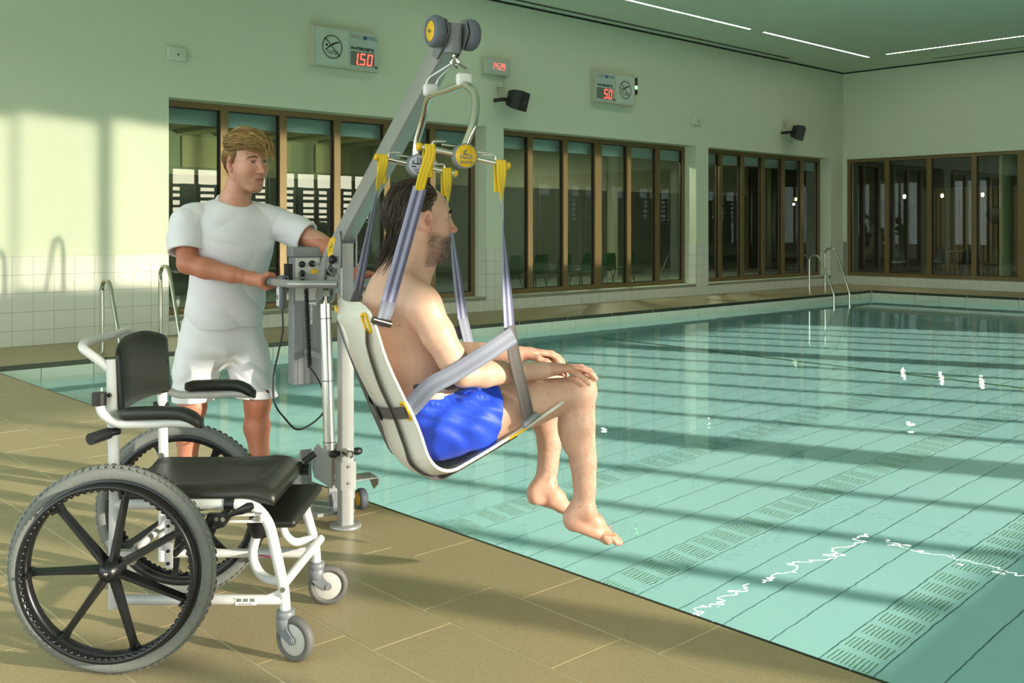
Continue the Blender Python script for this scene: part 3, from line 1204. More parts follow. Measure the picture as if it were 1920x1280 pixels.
def wall_speaker(x, z, label):
    e = empty('wall_speaker', Matrix.Translation((x, WA - 0.001, z)))
    tag(e, label, 'speaker', 'black wall speakers')
    T1 = Matrix.Translation((0.02, -0.24, 0)) @ Matrix.Rotation(R(28), 4, 'Z') @ Matrix.Rotation(R(14), 4, 'X')
    q = MB()
    # front at -y: wider than the back
    f = [(-0.2, -0.12, -0.15), (0.2, -0.12, -0.15), (0.2, -0.12, 0.15), (-0.2, -0.12, 0.15)]
    b = [(-0.13, 0.13, -0.11), (0.13, 0.13, -0.11), (0.13, 0.13, 0.11), (-0.13, 0.13, 0.11)]
    m_ = [(-0.19, 0.02, -0.145), (0.19, 0.02, -0.145), (0.19, 0.02, 0.145), (-0.19, 0.02, 0.145)]
    q.add(f + m_ + b, [(0, 1, 2, 3), (8, 11, 10, 9)] + [(i, 4 + i, 4 + (i + 1) % 4, (i + 1) % 4) for i in range(4)] + [(4 + i, 8 + i, 8 + (i + 1) % 4, 4 + (i + 1) % 4) for i in range(4)], False, T1)
    q.build('cabinet', M_SPK, e)
    q = MB()
    q.box((-0.185, -0.128, -0.135), (0.185, -0.12, 0.135), T1)
    q.build('grille', M_GRILLE, e)
    q = MB()
    q.cyl((0.02, -0.131, -0.01), (0.02, -0.128, -0.01), 0.014, n=14, M=T1)
    q.build('badge', M_STEEL, e)
    q = MB()
    q.box((-0.27, -0.23, -0.035), (-0.13, -0.15, 0.02))
    q.box((-0.27, -0.16, -0.035), (-0.23, 0.0, 0.02))
    q.build('bracket', M_SPK, e)
    q = MB()
    q.cyl((-0.17, -0.06, 0.2), (-0.17, -0.06, 0.27), 0.05, n=16)
    q.cyl((-0.17, -0.06, 0.09), (-0.17, -0.06, 0.2), 0.018, n=10)
    q.box((-0.2, -0.06, 0.2), (-0.14, 0, 0.26))
    q.build('cable_gland', M_CASE, e)
    return e


M_SPK = mat('black_speaker_cabinet', srgb(34, 38, 32), 0.5)
M_GRILLE = mat('black_speaker_grille', srgb(20, 24, 22), 0.6, bump=0.3, bscale=300)
wall_speaker(10.78, 3.33, 'black tilted speaker on the wall below the small clock')
wall_speaker(19.08, 3.36, 'black tilted speaker on the wall near the far corner')


def wall_box(x, z, w, h, label):
    e = empty('wall_sensor', Matrix.Translation((x, WA - 0.001, z)))
    tag(e, label, 'sensor', 'small white boxes on the wall')
    q = MB()
    q.rbox((w / 2, -0.025, h / 2), (w, 0.05, h), 0.01, 2)
    q.build('housing', M_CASEW, e)
    q = MB()
    q.cyl((w * 0.55, -0.058, h * 0.45), (w * 0.55, -0.05, h * 0.45), 0.014, n=14)
    q.build('lens', M_INKG, e)


M_CASEW = mat('white_plastic_case', srgb(214, 222, 200), 0.4)
wall_box(5.17, 3.345, 0.23, 0.17, 'small white box on the wall above the left end of the window')
wall_box(15.66, 3.30, 0.27, 0.17, 'small white box on the wall above the second pillar')

# ------------------------------------------------------------------ pool ladders
M_RAIL = mat('polished_handrail', srgb(206, 204, 190), 0.16, metal=1.0)


def ladder(x0, x1, dy, label):
    e = empty('pool_ladder', Matrix.Translation(((x0 + x1) / 2, 10.25 + dy, 0)))
    tag(e, label, 'ladder', 'stainless pool ladders')
    for (x, hgt) in ((x0, 0.765), (x1, 0.895)):
        k = hgt - 0.765
        pts = [(0, 0.15, 0.0), (0, 0.15, 0.60 + k), (0, 0.145, 0.69 + k), (0, 0.10, 0.752 + k), (0, 0.03, 0.765 + k), (0, -0.04, 0.745 + k), (0, -0.09, 0.68 + k), (0, -0.15, 0.55 + k * .8),
               (0, -0.285, 0.25 + k * .4), (0, -0.36, 0.06), (0, -0.38, -0.05), (0, -0.375, -0.3), (0, -0.36, -0.9)]
        q = MB()
        q.tube([(p[0] + x - (x0 + x1) / 2, p[1], p[2]) for p in spline(pts, 4)], 0.021, 12)
        ro = q.build('rail', M_RAIL, e)
        q = MB()
        q.lathe([(0.021, 0.012), (0.045, 0.008), (0.05, 0.0)], 20, a=(x - (x0 + x1) / 2, 0.15, 0))
        q.build('base_flange', M_RAIL, ro)
    for z in (-0.35, -0.62, -0.86):
        q = MB()
        q.rbox((0, -0.34, z), (x1 - x0, 0.07, 0.03), 0.008, 2)
        q.build('step', M_RAIL, e)


ladder(3.90, 4.52, 0, 'stainless pool ladder behind the wheelchair, at the tiled wall')
ladder(17.72, 18.32, 0, 'stainless pool ladder near the far corner of the pool')

# ------------------------------------------------------------------ shower wheelchair
M_WHITE = mat('white_powder_coat', srgb(214, 214, 212), 0.3, vary=0.02, coat=0.2)
M_PADB = mat('black_foam_pad', srgb(33, 35, 29), 0.42, vary=0.12, scale=14, bump=0.06, bscale=220)
M_RUBBER = mat('black_rubber', srgb(24, 24, 26), 0.45)
M_WHEELB = mat('black_wheel_plastic', srgb(18, 20, 22), 0.33, vary=0.1)
M_TYRE = mat('grey_tyre', srgb(118, 121, 116), 0.75, vary=0.08, scale=30, bump=0.25, bscale=180)
M_FORK = mat('grey_castor_plastic', srgb(122, 126, 130), 0.4)
M_CTYRE = mat('grey_castor_tyre', srgb(98, 97, 94), 0.6)
M_CAST = mat('pale_castor_disc', srgb(190, 188, 182), 0.4)
M_BOLT = mat('steel_bolt', srgb(170, 168, 160), 0.25, metal=1.0)
M_STICK = mat('white_sticker', srgb(232, 230, 226), 0.5)
M_PINK = mat('magenta_mark', srgb(196, 40, 130), 0.5)

chair = empty('wheelchair', frame(-1.168, 3.22, (1.0, 0.006)))
tag(chair, 'white framed shower wheelchair with black seat and large grey tyred wheels on the deck', 'wheelchair')


def ctube(name, pts, r=0.0155, m=None, parent=None, fil=0.0, n=14):
    q = MB()
    q.tube(fillet(pts, fil) if fil else pts, r, n)
    return q.build(name, m or M_WHITE, parent or chair)


def bolt(parent, p, ax=(0, -1, 0), r=0.008):
    q = MB()
    p = Vector(p)
    a = Vector(ax)
    q.cyl(p, p + a * 0.006, r, n=12)
    q.cyl(p + a * 0.006, p + a * 0.0065, r * 0.45, n=6)
    return q.build('bolt', M_BOLT, parent)


def big_wheel(y, s, hx=0.0, phase=0.13):
    """s = -1: outer side faces the camera"""
    c = Vector((hx, y, 0.305))
    w = MB()
    w.lathe([(0.262, -0.014), (0.272, -0.020), (0.285, -0.021), (0.296, -0.016), (0.3035, -0.006), (0.3045, 0.0), (0.3035, 0.006), (0.296, 0.016), (0.285, 0.021), (0.272, 0.020), (0.262, 0.014)], 96, a=c, axis=(0, 1, 0), closed=True)
    # tread blocks on both shoulders
    for i in range(84):
        a = 2 * math.pi * i / 84
        for sy in (-1, 1):
            rr = Vector((math.cos(a), 0, math.sin(a)))
            tt = Vector((-math.sin(a), 0, math.cos(a)))
            p = c + rr * 0.299 + Vector((0, sy * 0.013, 0))
            w.add([p + tt * 0.007 + rr * 0.006, p - tt * 0.007 + rr * 0.006, p - tt * 0.007 + Vector((0, sy * 0.006, 0)), p + tt * 0.007 + Vector((0, sy * 0.006, 0))], [(0, 1, 2, 3)])
    wheel = w.build('tyre', M_TYRE, chair)
    q = MB()
    q.lathe([(0.242, -0.012), (0.250, -0.017), (0.264, -0.018), (0.270, -0.012), (0.270, 0.012), (0.264, 0.018), (0.250, 0.017), (0.242, 0.012)], 96, a=c, axis=(0, 1, 0), closed=True)
    rim = q.build('rim', M_WHEELB, chair)
    q = MB()
    yo = s * 0.048
    q.ring(c + Vector((0, yo, 0)), (0, 1, 0), 0.251, 0.0085, 96, 10)
    for i in range(76):
        a = 2 * math.pi * i / 76
        bm = bmesh.new()
        bmesh.ops.create_icosphere(bm, subdivisions=1, radius=0.0088)
        for v in bm.verts:
            v.co += c + Vector((0.2455 * math.cos(a), yo, 0.2455 * math.sin(a)))
        q.bm(bm, True)
    q.build('push_ring', M_WHEELB, chair)
    for k in range(7):
        a = phase + math.pi / 2 + 2 * math.pi * k / 7
        rr = Vector((math.cos(a), 0, math.sin(a)))
        tt = Vector((-math.sin(a), 0, math.cos(a)))
        q = MB()
        prof = [(0.030, 0.013, 0.016), (0.06, 0.0135, 0.014), (0.15, 0.0115, 0.012), (0.22, 0.011, 0.011), (0.246, 0.017, 0.011)]
        vs = []
        for (rad, hw, hy) in prof:
            p = c + rr * rad + Vector((0, s * 0.012 * (1 - rad / 0.25), 0))
            for (u_, v_) in ((-1, -1), (1, -1), (0.45, 1.0), (-0.45, 1.0)):
                vs.append(p + tt * hw * u_ + Vector((0, s * hy * v_, 0)))
        n = len(prof)
        fs = [(4 * i + j, 4 * i + (j + 1) % 4, 4 * i + 4 + (j + 1) % 4, 4 * i + 4 + j) for i in range(n - 1) for j in range(4)]
        q.add(vs, fs + [(3, 2, 1, 0), (4 * n - 4, 4 * n - 3, 4 * n - 2, 4 * n - 1)])
        sp = q.build('spoke', M_WHEELB, chair)
        q = MB()
        p = c + rr * 0.232 + Vector((0, s * 0.012, 0))
        q.cyl(p, p + Vector((0, s * 0.034, 0)), 0.0055, n=8)
        q.build('spacer', M_BOLT if s > 0 else M_WHEELB, sp)
    q = MB()
    q.lathe([(0.0, 0.05), (0.009, 0.05), (0.022, 0.044), (0.027, 0.03), (0.034, 0.022), (0.036, -0.02), (0.0, -0.02)], 28, a=c, axis=(0, s, 0))
    q.build('hub', M_WHEELB, chair)
    q = MB()
    q.lathe([(0.0, 0.0515), (0.006, 0.051), (0.006, 0.049)], 12, a=c, axis=(0, s, 0))
    q.build('axle_cap', M_BOLT, chair)


big_wheel(-0.31, -1, -0.003, -0.175)
big_wheel(0.31, 1, 0.0, 0.35)

for s in (-1, 1):
    y = 0.215 * s
    dx = 0.012 if s > 0 else 0.0
    post = ctube('rear_post', [(-0.035, y, 0.155), (-0.033, y, 0.5), (-0.042, y, 0.905)], 0.0165)
    bolt(post, (-0.034, y - 0.0165, 0.52), r=0.010)
    rail = ctube('seat_rail', [(-0.03, y, 0.468), (0.385, y, 0.468), (0.432, y, 0.415), (0.478 + dx, y, 0.21), (0.482 + dx, y, 0.135)], 0.0165, fil=0.05)
    bolt(rail, (0.408, y - 0.0165, 0.434))
    bolt(rail, (0.478 + dx, y - 0.0165, 0.215))
    low = ctube('lower_rail', [(-0.035, y, 0.18), (0.482 + dx, y, 0.178)], 0.0155)
    q = MB()
    q.prism([(0.40, 0.166), (0.478 + dx, 0.166), (0.478 + dx, 0.225), (0.455, 0.205), (0.42, 0.19)], 'y', y - 0.004, y + 0.004)
    q.build('gusset', M_WHITE, chair)
    if s < 0:
        q = MB()
        q.box((0.335, y - 0.0163, 0.168), (0.398, y - 0.0157, 0.190))
        st = q.build('sticker', M_STICK, low)
        q = MB()
        for i in range(3):
            q.box((0.338 + 0.02 * i, y - 0.0167, 0.178), (0.353 + 0.02 * i, y - 0.0163, 0.188))
        q.box((0.345, y - 0.0167, 0.170), (0.385, y - 0.0163, 0.1725))
        q.build('print', M_INKG, st)
    else:
        q = MB()
        q.tube([(0.30 + 0.065 * t / 8, y - 0.0165, 0.176 - 0.012 * math.sin(math.pi * (t / 8) ** 1.5) + 0.012 * t / 8) for t in range(9)], 0.0022, 6)
        q.build('magenta_mark', M_PINK, low)
    # armrest
    ya = 0.262 * s
    off = 0.025 if s > 0 else 0.0
    z0 = 0.718
    arm = empty('armrest')
    arm.parent = chair
    q = MB()
    q.tube(fillet([(-0.060, ya, 0.79), (-0.056, ya, 0.752), (-0.01, ya, z0), (0.10 + off, ya, z0), (0.16 + off, ya, z0 + 0.006), (0.225 + off, ya, z0 + 0.002)], 0.04), 0.0135, 12)
    q.build('tube', M_WHITE, arm)
    q = MB()
    n = 12
    vs, rings = [], []
    for i in range(n + 1):
        t = i / n
        x = 0.005 + off + 0.24 * t
        zc = z0 + 0.030 + (0.0 if t < 0.72 else -0.028 * ((t - 0.72) / 0.28) ** 1.6) + 0.004 * math.sin(math.pi * t)
        k = 1.0 if 0.04 < t < 0.93 else 0.72
        hw, hh = 0.026 * k, 0.019 * k
        for j in range(16):
            a = 2 * math.pi * j / 16
            ca, sa = math.cos(a), math.sin(a)
            vs.append((x, ya + hw * (abs(ca) ** 0.6) * (1 if ca > 0 else -1), zc + hh * (abs(sa) ** 0.6) * (1 if sa > 0 else -1)))
    fs = [(16 * i + j, 16 * i + (j + 1) % 16, 16 * i + 16 + (j + 1) % 16, 16 * i + 16 + j) for i in range(n) for j in range(16)]
    q.add(vs, fs + [tuple(range(16))[::-1], tuple(range(16 * n, 16 * n + 16))], True)
    q.build('pad', M_PADB, arm)
    q = MB()
    q.cyl((-0.060, ya, 0.775), (-0.060, ya, 0.812), 0.021, n=16)
    q.build('pivot_cap', M_RUBBER, arm)
    q = MB()
    q.cyl((-0.040, ya - 0.03 * s - 0.012, 0.688), (-0.066, ya - 0.05, 0.684), 0.0175, n=16)
    q.cyl((-0.02, y, 0.69), (-0.042, ya - 0.03 * s - 0.012, 0.688), 0.012, n=12)
    q.build('end_knob', M_RUBBER, arm)
    bolt(arm, (-0.04, y - 0.018, 0.735 if s > 0 else 0.80), r=0.007)

# push bar and backrest
ctube('push_bar', [(-0.043, -0.215, 0.872), (-0.085, -0.216, 0.905), (-0.130, -0.216, 0.938), (-0.142, -0.185, 0.948), (-0.125, -0.10, 0.955), (-0.115, 0.0, 0.957), (-0.125, 0.10, 0.955), (-0.142, 0.185, 0.948), (-0.130, 0.216, 0.938), (-0.085, 0.216, 0.905), (-0.043, 0.215, 0.872)], 0.0135, fil=0.03)
q = MB()
n, k = 22, 14
vs = []
for sd in (0, 1):
    for i in range(n + 1):
        t = -1 + 2 * i / n
        yy = 0.222 * t
        zt = 0.962 - 0.055 * max(0, abs(t) - 0.30) ** 1.5 - (0.012 if abs(t) > 0.97 else 0)
        zb = 0.742 - 0.006 * t * t + (0.010 if abs(t) > 0.97 else 0)
        for j in range(k + 1):
            v = j / k
            zz = zb + (zt - zb) * v
            edge = min(v, 1 - v, (1 - abs(t)) * 2.2) * 14
            th = 0.012 * min(1.0, 0.35 + 0.65 * min(1, edge))
            x = -0.020 - 0.030 * (1 - t * t) + 0.012 * (1 - v) - 0.006
            vs.append((x + (th if sd else -th * 0.5), yy, zz))
o2 = (n + 1) * (k + 1)
fs = []
for i in range(n):
    for j in range(k):
        a = i * (k + 1) + j
        fs.append((a, a + k + 1, a + k + 2, a + 1))
        fs.append((o2 + a, o2 + a + 1, o2 + a + k + 2, o2 + a + k + 1))
for i in range(n):
    a = i * (k + 1)
    fs.append((a, o2 + a, o2 + a + k + 1, a + k + 1))
    b = a + k
    fs.append((b, b + k + 1, o2 + b + k + 1, o2 + b))
for j in range(k):
    fs.append((j, j + 1, o2 + j + 1, o2 + j))
    a = n * (k + 1) + j
    fs.append((a, o2 + a, o2 + a + 1, a + 1))
q.add(vs, fs, True)
q.build('backrest', M_PADB, chair)

# seat cushion with a raised contour and a rolled front edge
q = MB()
n, k = 34, 24
vs = []


def seat_top(x, y):
    u_ = (x + 0.055) / 0.505
    t = abs(y) / 0.222
    z = 0.522 + 0.010 * math.exp(-((u_ - 0.98) / 0.22) ** 2) - 0.004
    # dished area bounded by a curved step
    edge = 0.62 - 0.30 * max(0.0, min(1.0, (u_ - 0.25) / 0.45)) ** 1.5
    if u_ < 0.88:
        z -= 0.011 / (1 + math.exp((t - edge - 0.12) * 60)) * 1.0
    if u_ > 0.80:
        z -= 0.030 * ((u_ - 0.80) / 0.20) ** 2.2
    return z


for i in range(n + 1):
    x = -0.055 + 0.505 * i / n
    for j in range(k + 1):
        t = -1 + 2 * j / k
        ex = max(0, abs(t) - 0.86) / 0.14
        ez = max(0, (0.05 - i / n) / 0.05)
        vs.append((x, 0.222 * t, seat_top(x, 0.222 * t) - 0.022 * ex * ex - 0.02 * ez * ez))
top_n = len(vs)
vs += [(v[0] * 0.985 + 0.003, v[1] * 0.97, 0.474 - (0.0 if v[0] < 0.4 else 0.012 * ((v[0] - 0.4) / 0.05))) for v in vs]
fs = []
for i in range(n):
    for j in range(k):
        a = i * (k + 1) + j
        fs.append((a, a + k + 1, a + k + 2, a + 1))
        fs.append((top_n + a, top_n + a + 1, top_n + a + k + 2, top_n + a + k + 1))
bd = [j for j in range(k + 1)] + [i * (k + 1) + k for i in range(1, n + 1)] + [n * (k + 1) + j for j in range(k - 1, -1, -1)] + [i * (k + 1) for i in range(n - 1, 0, -1)]
for i in range(len(bd)):
    a, b = bd[i], bd[(i + 1) % len(bd)]
    fs.append((a, b, top_n + b, top_n + a))
q.add(vs, fs, True)
q.build('seat', M_PADB, chair)
for (y, x) in ((-0.215, 0.10), (-0.215, 0.30), (0.215, 0.44)):
    q = MB()
    q.cyl((x, y, 0.468), (x + 0.03, y, 0.468), 0.020, n=16)
    q.build('clip', M_RUBBER, chair)

# leg pad under the seat front, with its black cup
q = MB()
T1 = Matrix.Translation((0.43, 0.02, 0.398)) @ Matrix.Rotation(R(-8), 4, 'Y') @ Matrix.Rotation(R(14), 4, 'X') @ Matrix.Rotation(R(-14), 4, 'Z')
q.rbox((0, 0, 0), (0.17, 0.24, 0.030), 0.018, 4, T1)
q.build('leg_pad', M_PADB, chair)
q = MB()
q.lathe([(0.0, -0.05), (0.026, -0.05), (0.036, -0.02), (0.04, 0.0)], 20, a=(0.378, -0.10, 0.385))
q.build('tube_cap', M_RUBBER, chair)
ctube('leg_support', [(0.372, -0.10, 0.36), (0.350, -0.10, 0.275), (0.372, -0.105, 0.222), (0.42, -0.15, 0.212), (0.472, -0.205, 0.232)], 0.0145, fil=0.05)
ctube('leg_support', [(0.402, 0.10, 0.335), (0.405, 0.10, 0.285), (0.435, 0.115, 0.245), (0.49, 0.20, 0.235)], 0.0135, fil=0.05)
ctube('cross_brace', [(0.474, -0.215, 0.222), (0.508, 0.215, 0.228)], 0.0145)
ctube('axle_tube', [(0.0, -0.27, 0.305), (0.0, 0.27, 0.305)], 0.012)
q = MB()
q.box((-0.02, -0.235, 0.29), (0.03, -0.205, 0.33))
q.build('axle_block', M_WHITE, chair)
q = MB()
q.rbox((0.125, -0.20, 0.368), (0.026, 0.008, 0.20), 0.004, 2)
pl = q.build('height_plate', M_WHITE, chair)
for i in range(5):
    bolt(pl, (0.125, -0.204, 0.285 + 0.038 * i), r=0.005).data.materials[0] = M_RUBBER
ctube('under_brace', [(0.14, -0.19, 0.31), (0.14, 0.20, 0.31)], 0.011, M_RUBBER)
ctube('cross_strut', [(0.02, 0.2, 0.20), (0.30, -0.19, 0.44)], 0.009, M_RUBBER)

# slotted side bar with the brake lever
q = MB()
for (z0, z1) in ((0.438, 0.446), (0.418, 0.426)):
    q.box((0.13, -0.240, z0), (0.415, -0.232, z1))
q.box((0.395, -0.240, 0.418), (0.418, -0.232, 0.446))
q.box((0.13, -0.240, 0.418), (0.145, -0.232, 0.446))
sb = q.build('slotted_bar', M_WHITE, chair)
bolt(sb, (0.405, -0.240, 0.432))
brake = empty('brake')
brake.parent = chair
q = MB()
q.prism([(0.262, 0.452), (0.315, 0.452), (0.328, 0.435), (0.31, 0.412), (0.285, 0.405), (0.275, 0.378), (0.255, 0.375), (0.25, 0.42)], 'y', -0.262, -0.248)
bk = q.build('bracket', M_RUBBER, brake)
for (x, z) in ((0.268, 0.436), (0.288, 0.436), (0.308, 0.436), (0.280, 0.412), (0.270, 0.392)):
    bolt(bk, (x, -0.262, z), r=0.007)
q = MB()
q.tube([(0.318, -0.262, 0.443), (0.345, -0.268, 0.456), (0.365, -0.272, 0.464), (0.385, -0.275, 0.474), (0.398, -0.276, 0.480)], [0.006, 0.008, 0.012, 0.0145, 0.010], 12)
q.build('lever', M_RUBBER, brake)
q = MB()
q.cyl((0.272, -0.268, 0.395), (0.222, -0.272, 0.368), 0.008, n=12)
q.cyl((0.224, -0.2722, 0.3691), (0.218, -0.2723, 0.366), 0.010, n=12)
q.build('brake_rod', M_TYRE, brake)
q = MB()
q.cyl((0.455, 0.19, 0.50), (0.49, 0.205, 0.525), 0.012, n=12)
q.build('lever_tip', M_RUBBER, chair)
q = MB()
q.rbox((-0.062, -0.15, 0.405), (0.03, 0.03, 0.06), 0.012, 3)
q.build('lock_knob', M_RUBBER, chair)


def castor(sx, sy, wx, wy, ang):
    e = empty('castor')
    e.parent = chair
    q = MB()
    q.lathe([(0.0, 0.150), (0.020, 0.150), (0.0275, 0.146), (0.0275, 0.128), (0.0255, 0.126), (0.0275, 0.124), (0.0275, 0.096), (0.018, 0.088), (0.0, 0.088)], 28, a=(sx, sy, 0))
    q.build('stem_housing', M_FORK, e)
    c = Vector((wx, wy, 0.0675))
    d = Vector((math.cos(ang), math.sin(ang), 0))
    n = Vector((-d.y, d.x, 0))
    for s in (-1, 1):
        q = MB()
        b = Vector((sx, sy, 0.105)) + n * s * 0.019
        f = c + n * s * 0.021
        pts = []
        for t in range(9):
            u_ = t / 8
            pts.append(b.lerp(f, u_) - d * 0.006 * math.sin(math.pi * u_))
        vs = []
        for i, p in enumerate(pts):
            u_ = i / 8
            hw = 0.021 * (1 - u_) + 0.011 * u_
            tdir = (f - b).normalized()
            wv = n.cross(tdir).normalized()
            for (a_, b_) in ((-1, -1), (1, -1), (1, 1), (-1, 1)):
                vs.append(p + wv * hw * a_ + n * 0.0025 * b_)
        m_ = len(pts)
        q.add(vs, [(4 * i + j, 4 * i + (j + 1) % 4, 4 * i + 4 + (j + 1) % 4, 4 * i + 4 + j) for i in range(m_ - 1) for j in range(4)] + [(3, 2, 1, 0), (4 * m_ - 4, 4 * m_ - 3, 4 * m_ - 2, 4 * m_ - 1)])
        q.cyl(f - n * 0.0025, f + n * 0.0025, 0.0125, n=18)
        fk = q.build('fork', M_FORK, e)
        q = MB()
        q.cyl(f + n * s * 0.0025, f + n * s * 0.006, 0.0085, n=14)
        q.build('axle_nut', M_FORK, fk)
    q = MB()
    q.lathe([(0.048, -0.015), (0.060, -0.015), (0.0665, -0.008), (0.0675, 0.0), (0.0665, 0.008), (0.060, 0.015), (0.048, 0.015)], 48, a=c, axis=n, closed=True)
    q.build('tyre', M_CTYRE, e)
    q = MB()
    q.lathe([(0.0, 0.013), (0.045, 0.013), (0.049, 0.010), (0.049, -0.010), (0.045, -0.013), (0.0, -0.013)], 40, a=c, axis=n)
    q.build('disc', M_CAST, e)


castor(0.482, -0.215, 0.515, -0.232, R(-28))
castor(0.494, 0.215, 0.533, 0.222, R(8))

# ------------------------------------------------------------------ mobile pool lift
M_LIFT = mat('silver_grey_paint', srgb(158, 160, 158), 0.3, metal=0.35, vary=0.03, coat=0.15)
M_LIFTD = mat('grey_plastic_housing', srgb(134, 136, 138), 0.45, vary=0.03)
M_PANEL = mat('pale_control_panel', srgb(206, 206, 202), 0.4)
M_YEL = mat('yellow_plastic', srgb(232, 186, 24), 0.4, vary=0.04)
M_GTYRE = mat('blue_grey_tyre', srgb(98, 104, 116), 0.6)
M_CHROME = mat('chrome', srgb(216, 214, 206), 0.07, metal=1.0, vary=0.01)
M_WCLAMP = mat('white_clamp', srgb(228, 230, 226), 0.35)
M_ALU = mat('aluminium_tube', srgb(208, 208, 204), 0.22, metal=0.9)

lift = empty('pool_lift', frame(-0.724, 4.33, (0.5, -0.866)))
tag(lift, 'grey mobile patient lift with a slanted boom standing at the pool edge', 'patient lift')


def rtube(q, pts, w, h, r=0.008, up=(0, 0, 1), M=None):
    """square tube with rounded corners swept along pts"""
    pts = [Vector(p) for p in pts]
    d = (pts[-1] - pts[0]).normalized()
    u_ = Vector(up)
    u_ = (u_ - d * u_.dot(d)).normalized()
    s_ = d.cross(u_)
    prof = []
    for (sx, sy) in ((1, 1), (-1, 1), (-1, -1), (1, -1)):
        a0 = {(1, 1): 0, (-1, 1): 90, (-1, -1): 180, (1, -1): 270}[(sx, sy)]
        for t in range(5):
            a = R(a0 + 22.5 * t)
            prof.append((sx * (w / 2 - r) + r * math.cos(a), sy * (h / 2 - r) + r * math.sin(a)))
    n = len(prof)
    vs = [p + s_ * a + u_ * b for p in pts for (a, b) in prof]
    fs = [(n * i + j, n * i + (j + 1) % n, n * i + n + (j + 1) % n, n * i + n + j) for i in range(len(pts) - 1) for j in range(n)]
    q.add(vs, fs, True, M)
    q.add(vs[:n], [tuple(range(n))[::-1]], False, M)
    q.add(vs[-n:], [tuple(range(n))], False, M)
    return q


mast = rtube(MB(), [(0, 0, 0.012), (0, 0, 1.235)], 0.058, 0.058, 0.006, up=(0, 1, 0)).build('mast', M_LIFT, lift)
q = MB()
q.lathe([(0.0, 0.0), (0.066, 0.0), (0.068, 0.004), (0.068, 0.012), (0.064, 0.016), (0.0, 0.016)], 40)
q.build('base_plate', M_LIFT, lift)
sleeve = rtube(MB(), [(0, 0, 0.172), (0, 0, 0.292)], 0.074, 0.074, 0.006, up=(0, 1, 0)).build('mast_sleeve', M_LIFT, lift)
for (x, z) in ((0.037, 0.20), (0.037, 0.272)):
    bolt(sleeve, (x, 0.0, z), (1, 0, 0), 0.006)
q = MB()
q.cyl((0.03, -0.012, 0.336), (0.085, -0.012, 0.336), 0.017, n=20)
q.lathe([(0.009, 0.0), (0.016, 0.0), (0.0165, 0.006)], 20, a=(0.085, -0.012, 0.336), axis=(1, 0, 0))
q.build('clamp_bolt', M_BOLT, lift)
for s in (-1, 1):
    q = MB()
    q.lathe([(0.0, 0.075), (0.012, 0.073), (0.0165, 0.06), (0.0165, 0.045), (0.010, 0.036), (0.010, 0.028)], 20, a=(0.0, 0, 0.325), axis=(0, s, 0))
    q.build('clamp_knob', M_RUBBER, lift)
# head bracket: two cheeks and a dark gap
for s in (-1, 1):
    q = MB()
    pf = [(-0.055, 1.13), (0.030, 1.13), (0.036, 1.14), (0.036, 1.272), (0.026, 1.29), (0.004, 1.29), (-0.055, 1.19), (-0.06, 1.15)]
    q.prism(pf, 'y', s * 0.034, s * 0.040)
    q.build('head_cheek', M_LIFT, lift)
    q = MB()
    q.lathe([(0.0, 0.072), (0.016, 0.068), (0.021, 0.056), (0.015, 0.046), (0.008, 0.040)], 20, a=(-0.01, 0, 1.165), axis=(0, s, 0))
    q.build('head_knob', M_RUBBER, lift)
q = MB()
q.box((-0.03, -0.033, 1.236), (0.034, 0.033, 1.286))
q.build('head_cover', mat('dark_blue_grey_cover', srgb(72, 78, 92), 0.3), lift)
# boom
bdir = Vector((0.994 + 0.02, 0, 1.938 - 1.26)).normalized()
bup = Vector((-bdir.z, 0, bdir.x))
b0 = Vector((-0.02, 0, 1.262)) - bdir * 0.20
b1 = Vector((1.0, 0, 1.942))
boom = rtube(MB(), [b0, b1], 0.062, 0.085, 0.007, up=bup).build('boom', M_LIFT, lift)
q = MB()
for s in (-1, 1):
    q.prism([(-0.215, 1.165), (-0.135, 1.20), (-0.235, 0.975), (-0.285, 0.955), (-0.30, 0.99)], 'y', s * 0.026, s * 0.034)
q.build('boom_lever', M_LIFT, lift)
q = MB()
sc_ = Vector((-0.092, -0.0315, 1.218))
pts = [sc_ + bdir * 0.062 * math.cos(a) + bup * 0.036 * math.sin(a) for a in [2 * math.pi * i / 36 for i in range(36)]]
q.add([p for p in pts] + [p + Vector((0, -0.0012, 0)) for p in pts], [tuple(range(36)), tuple(range(36, 72))[::-1]] + [(i, 36 + i, 36 + (i + 1) % 36, (i + 1) % 36) for i in range(36)])
stk = q.build('yellow_sticker', M_YEL, boom)
q = MB()
q.tube([sc_ + Vector((0, -0.0018, 0)) + bdir * a + bup * b for a, b in ((0.012, 0.012), (0.022, -0.002), (0.004, -0.006), (-0.006, 0.008), (-0.026, 0.002), (-0.016, -0.012))], 0.0022, 6)
q.build('logo', M_INKG, stk)
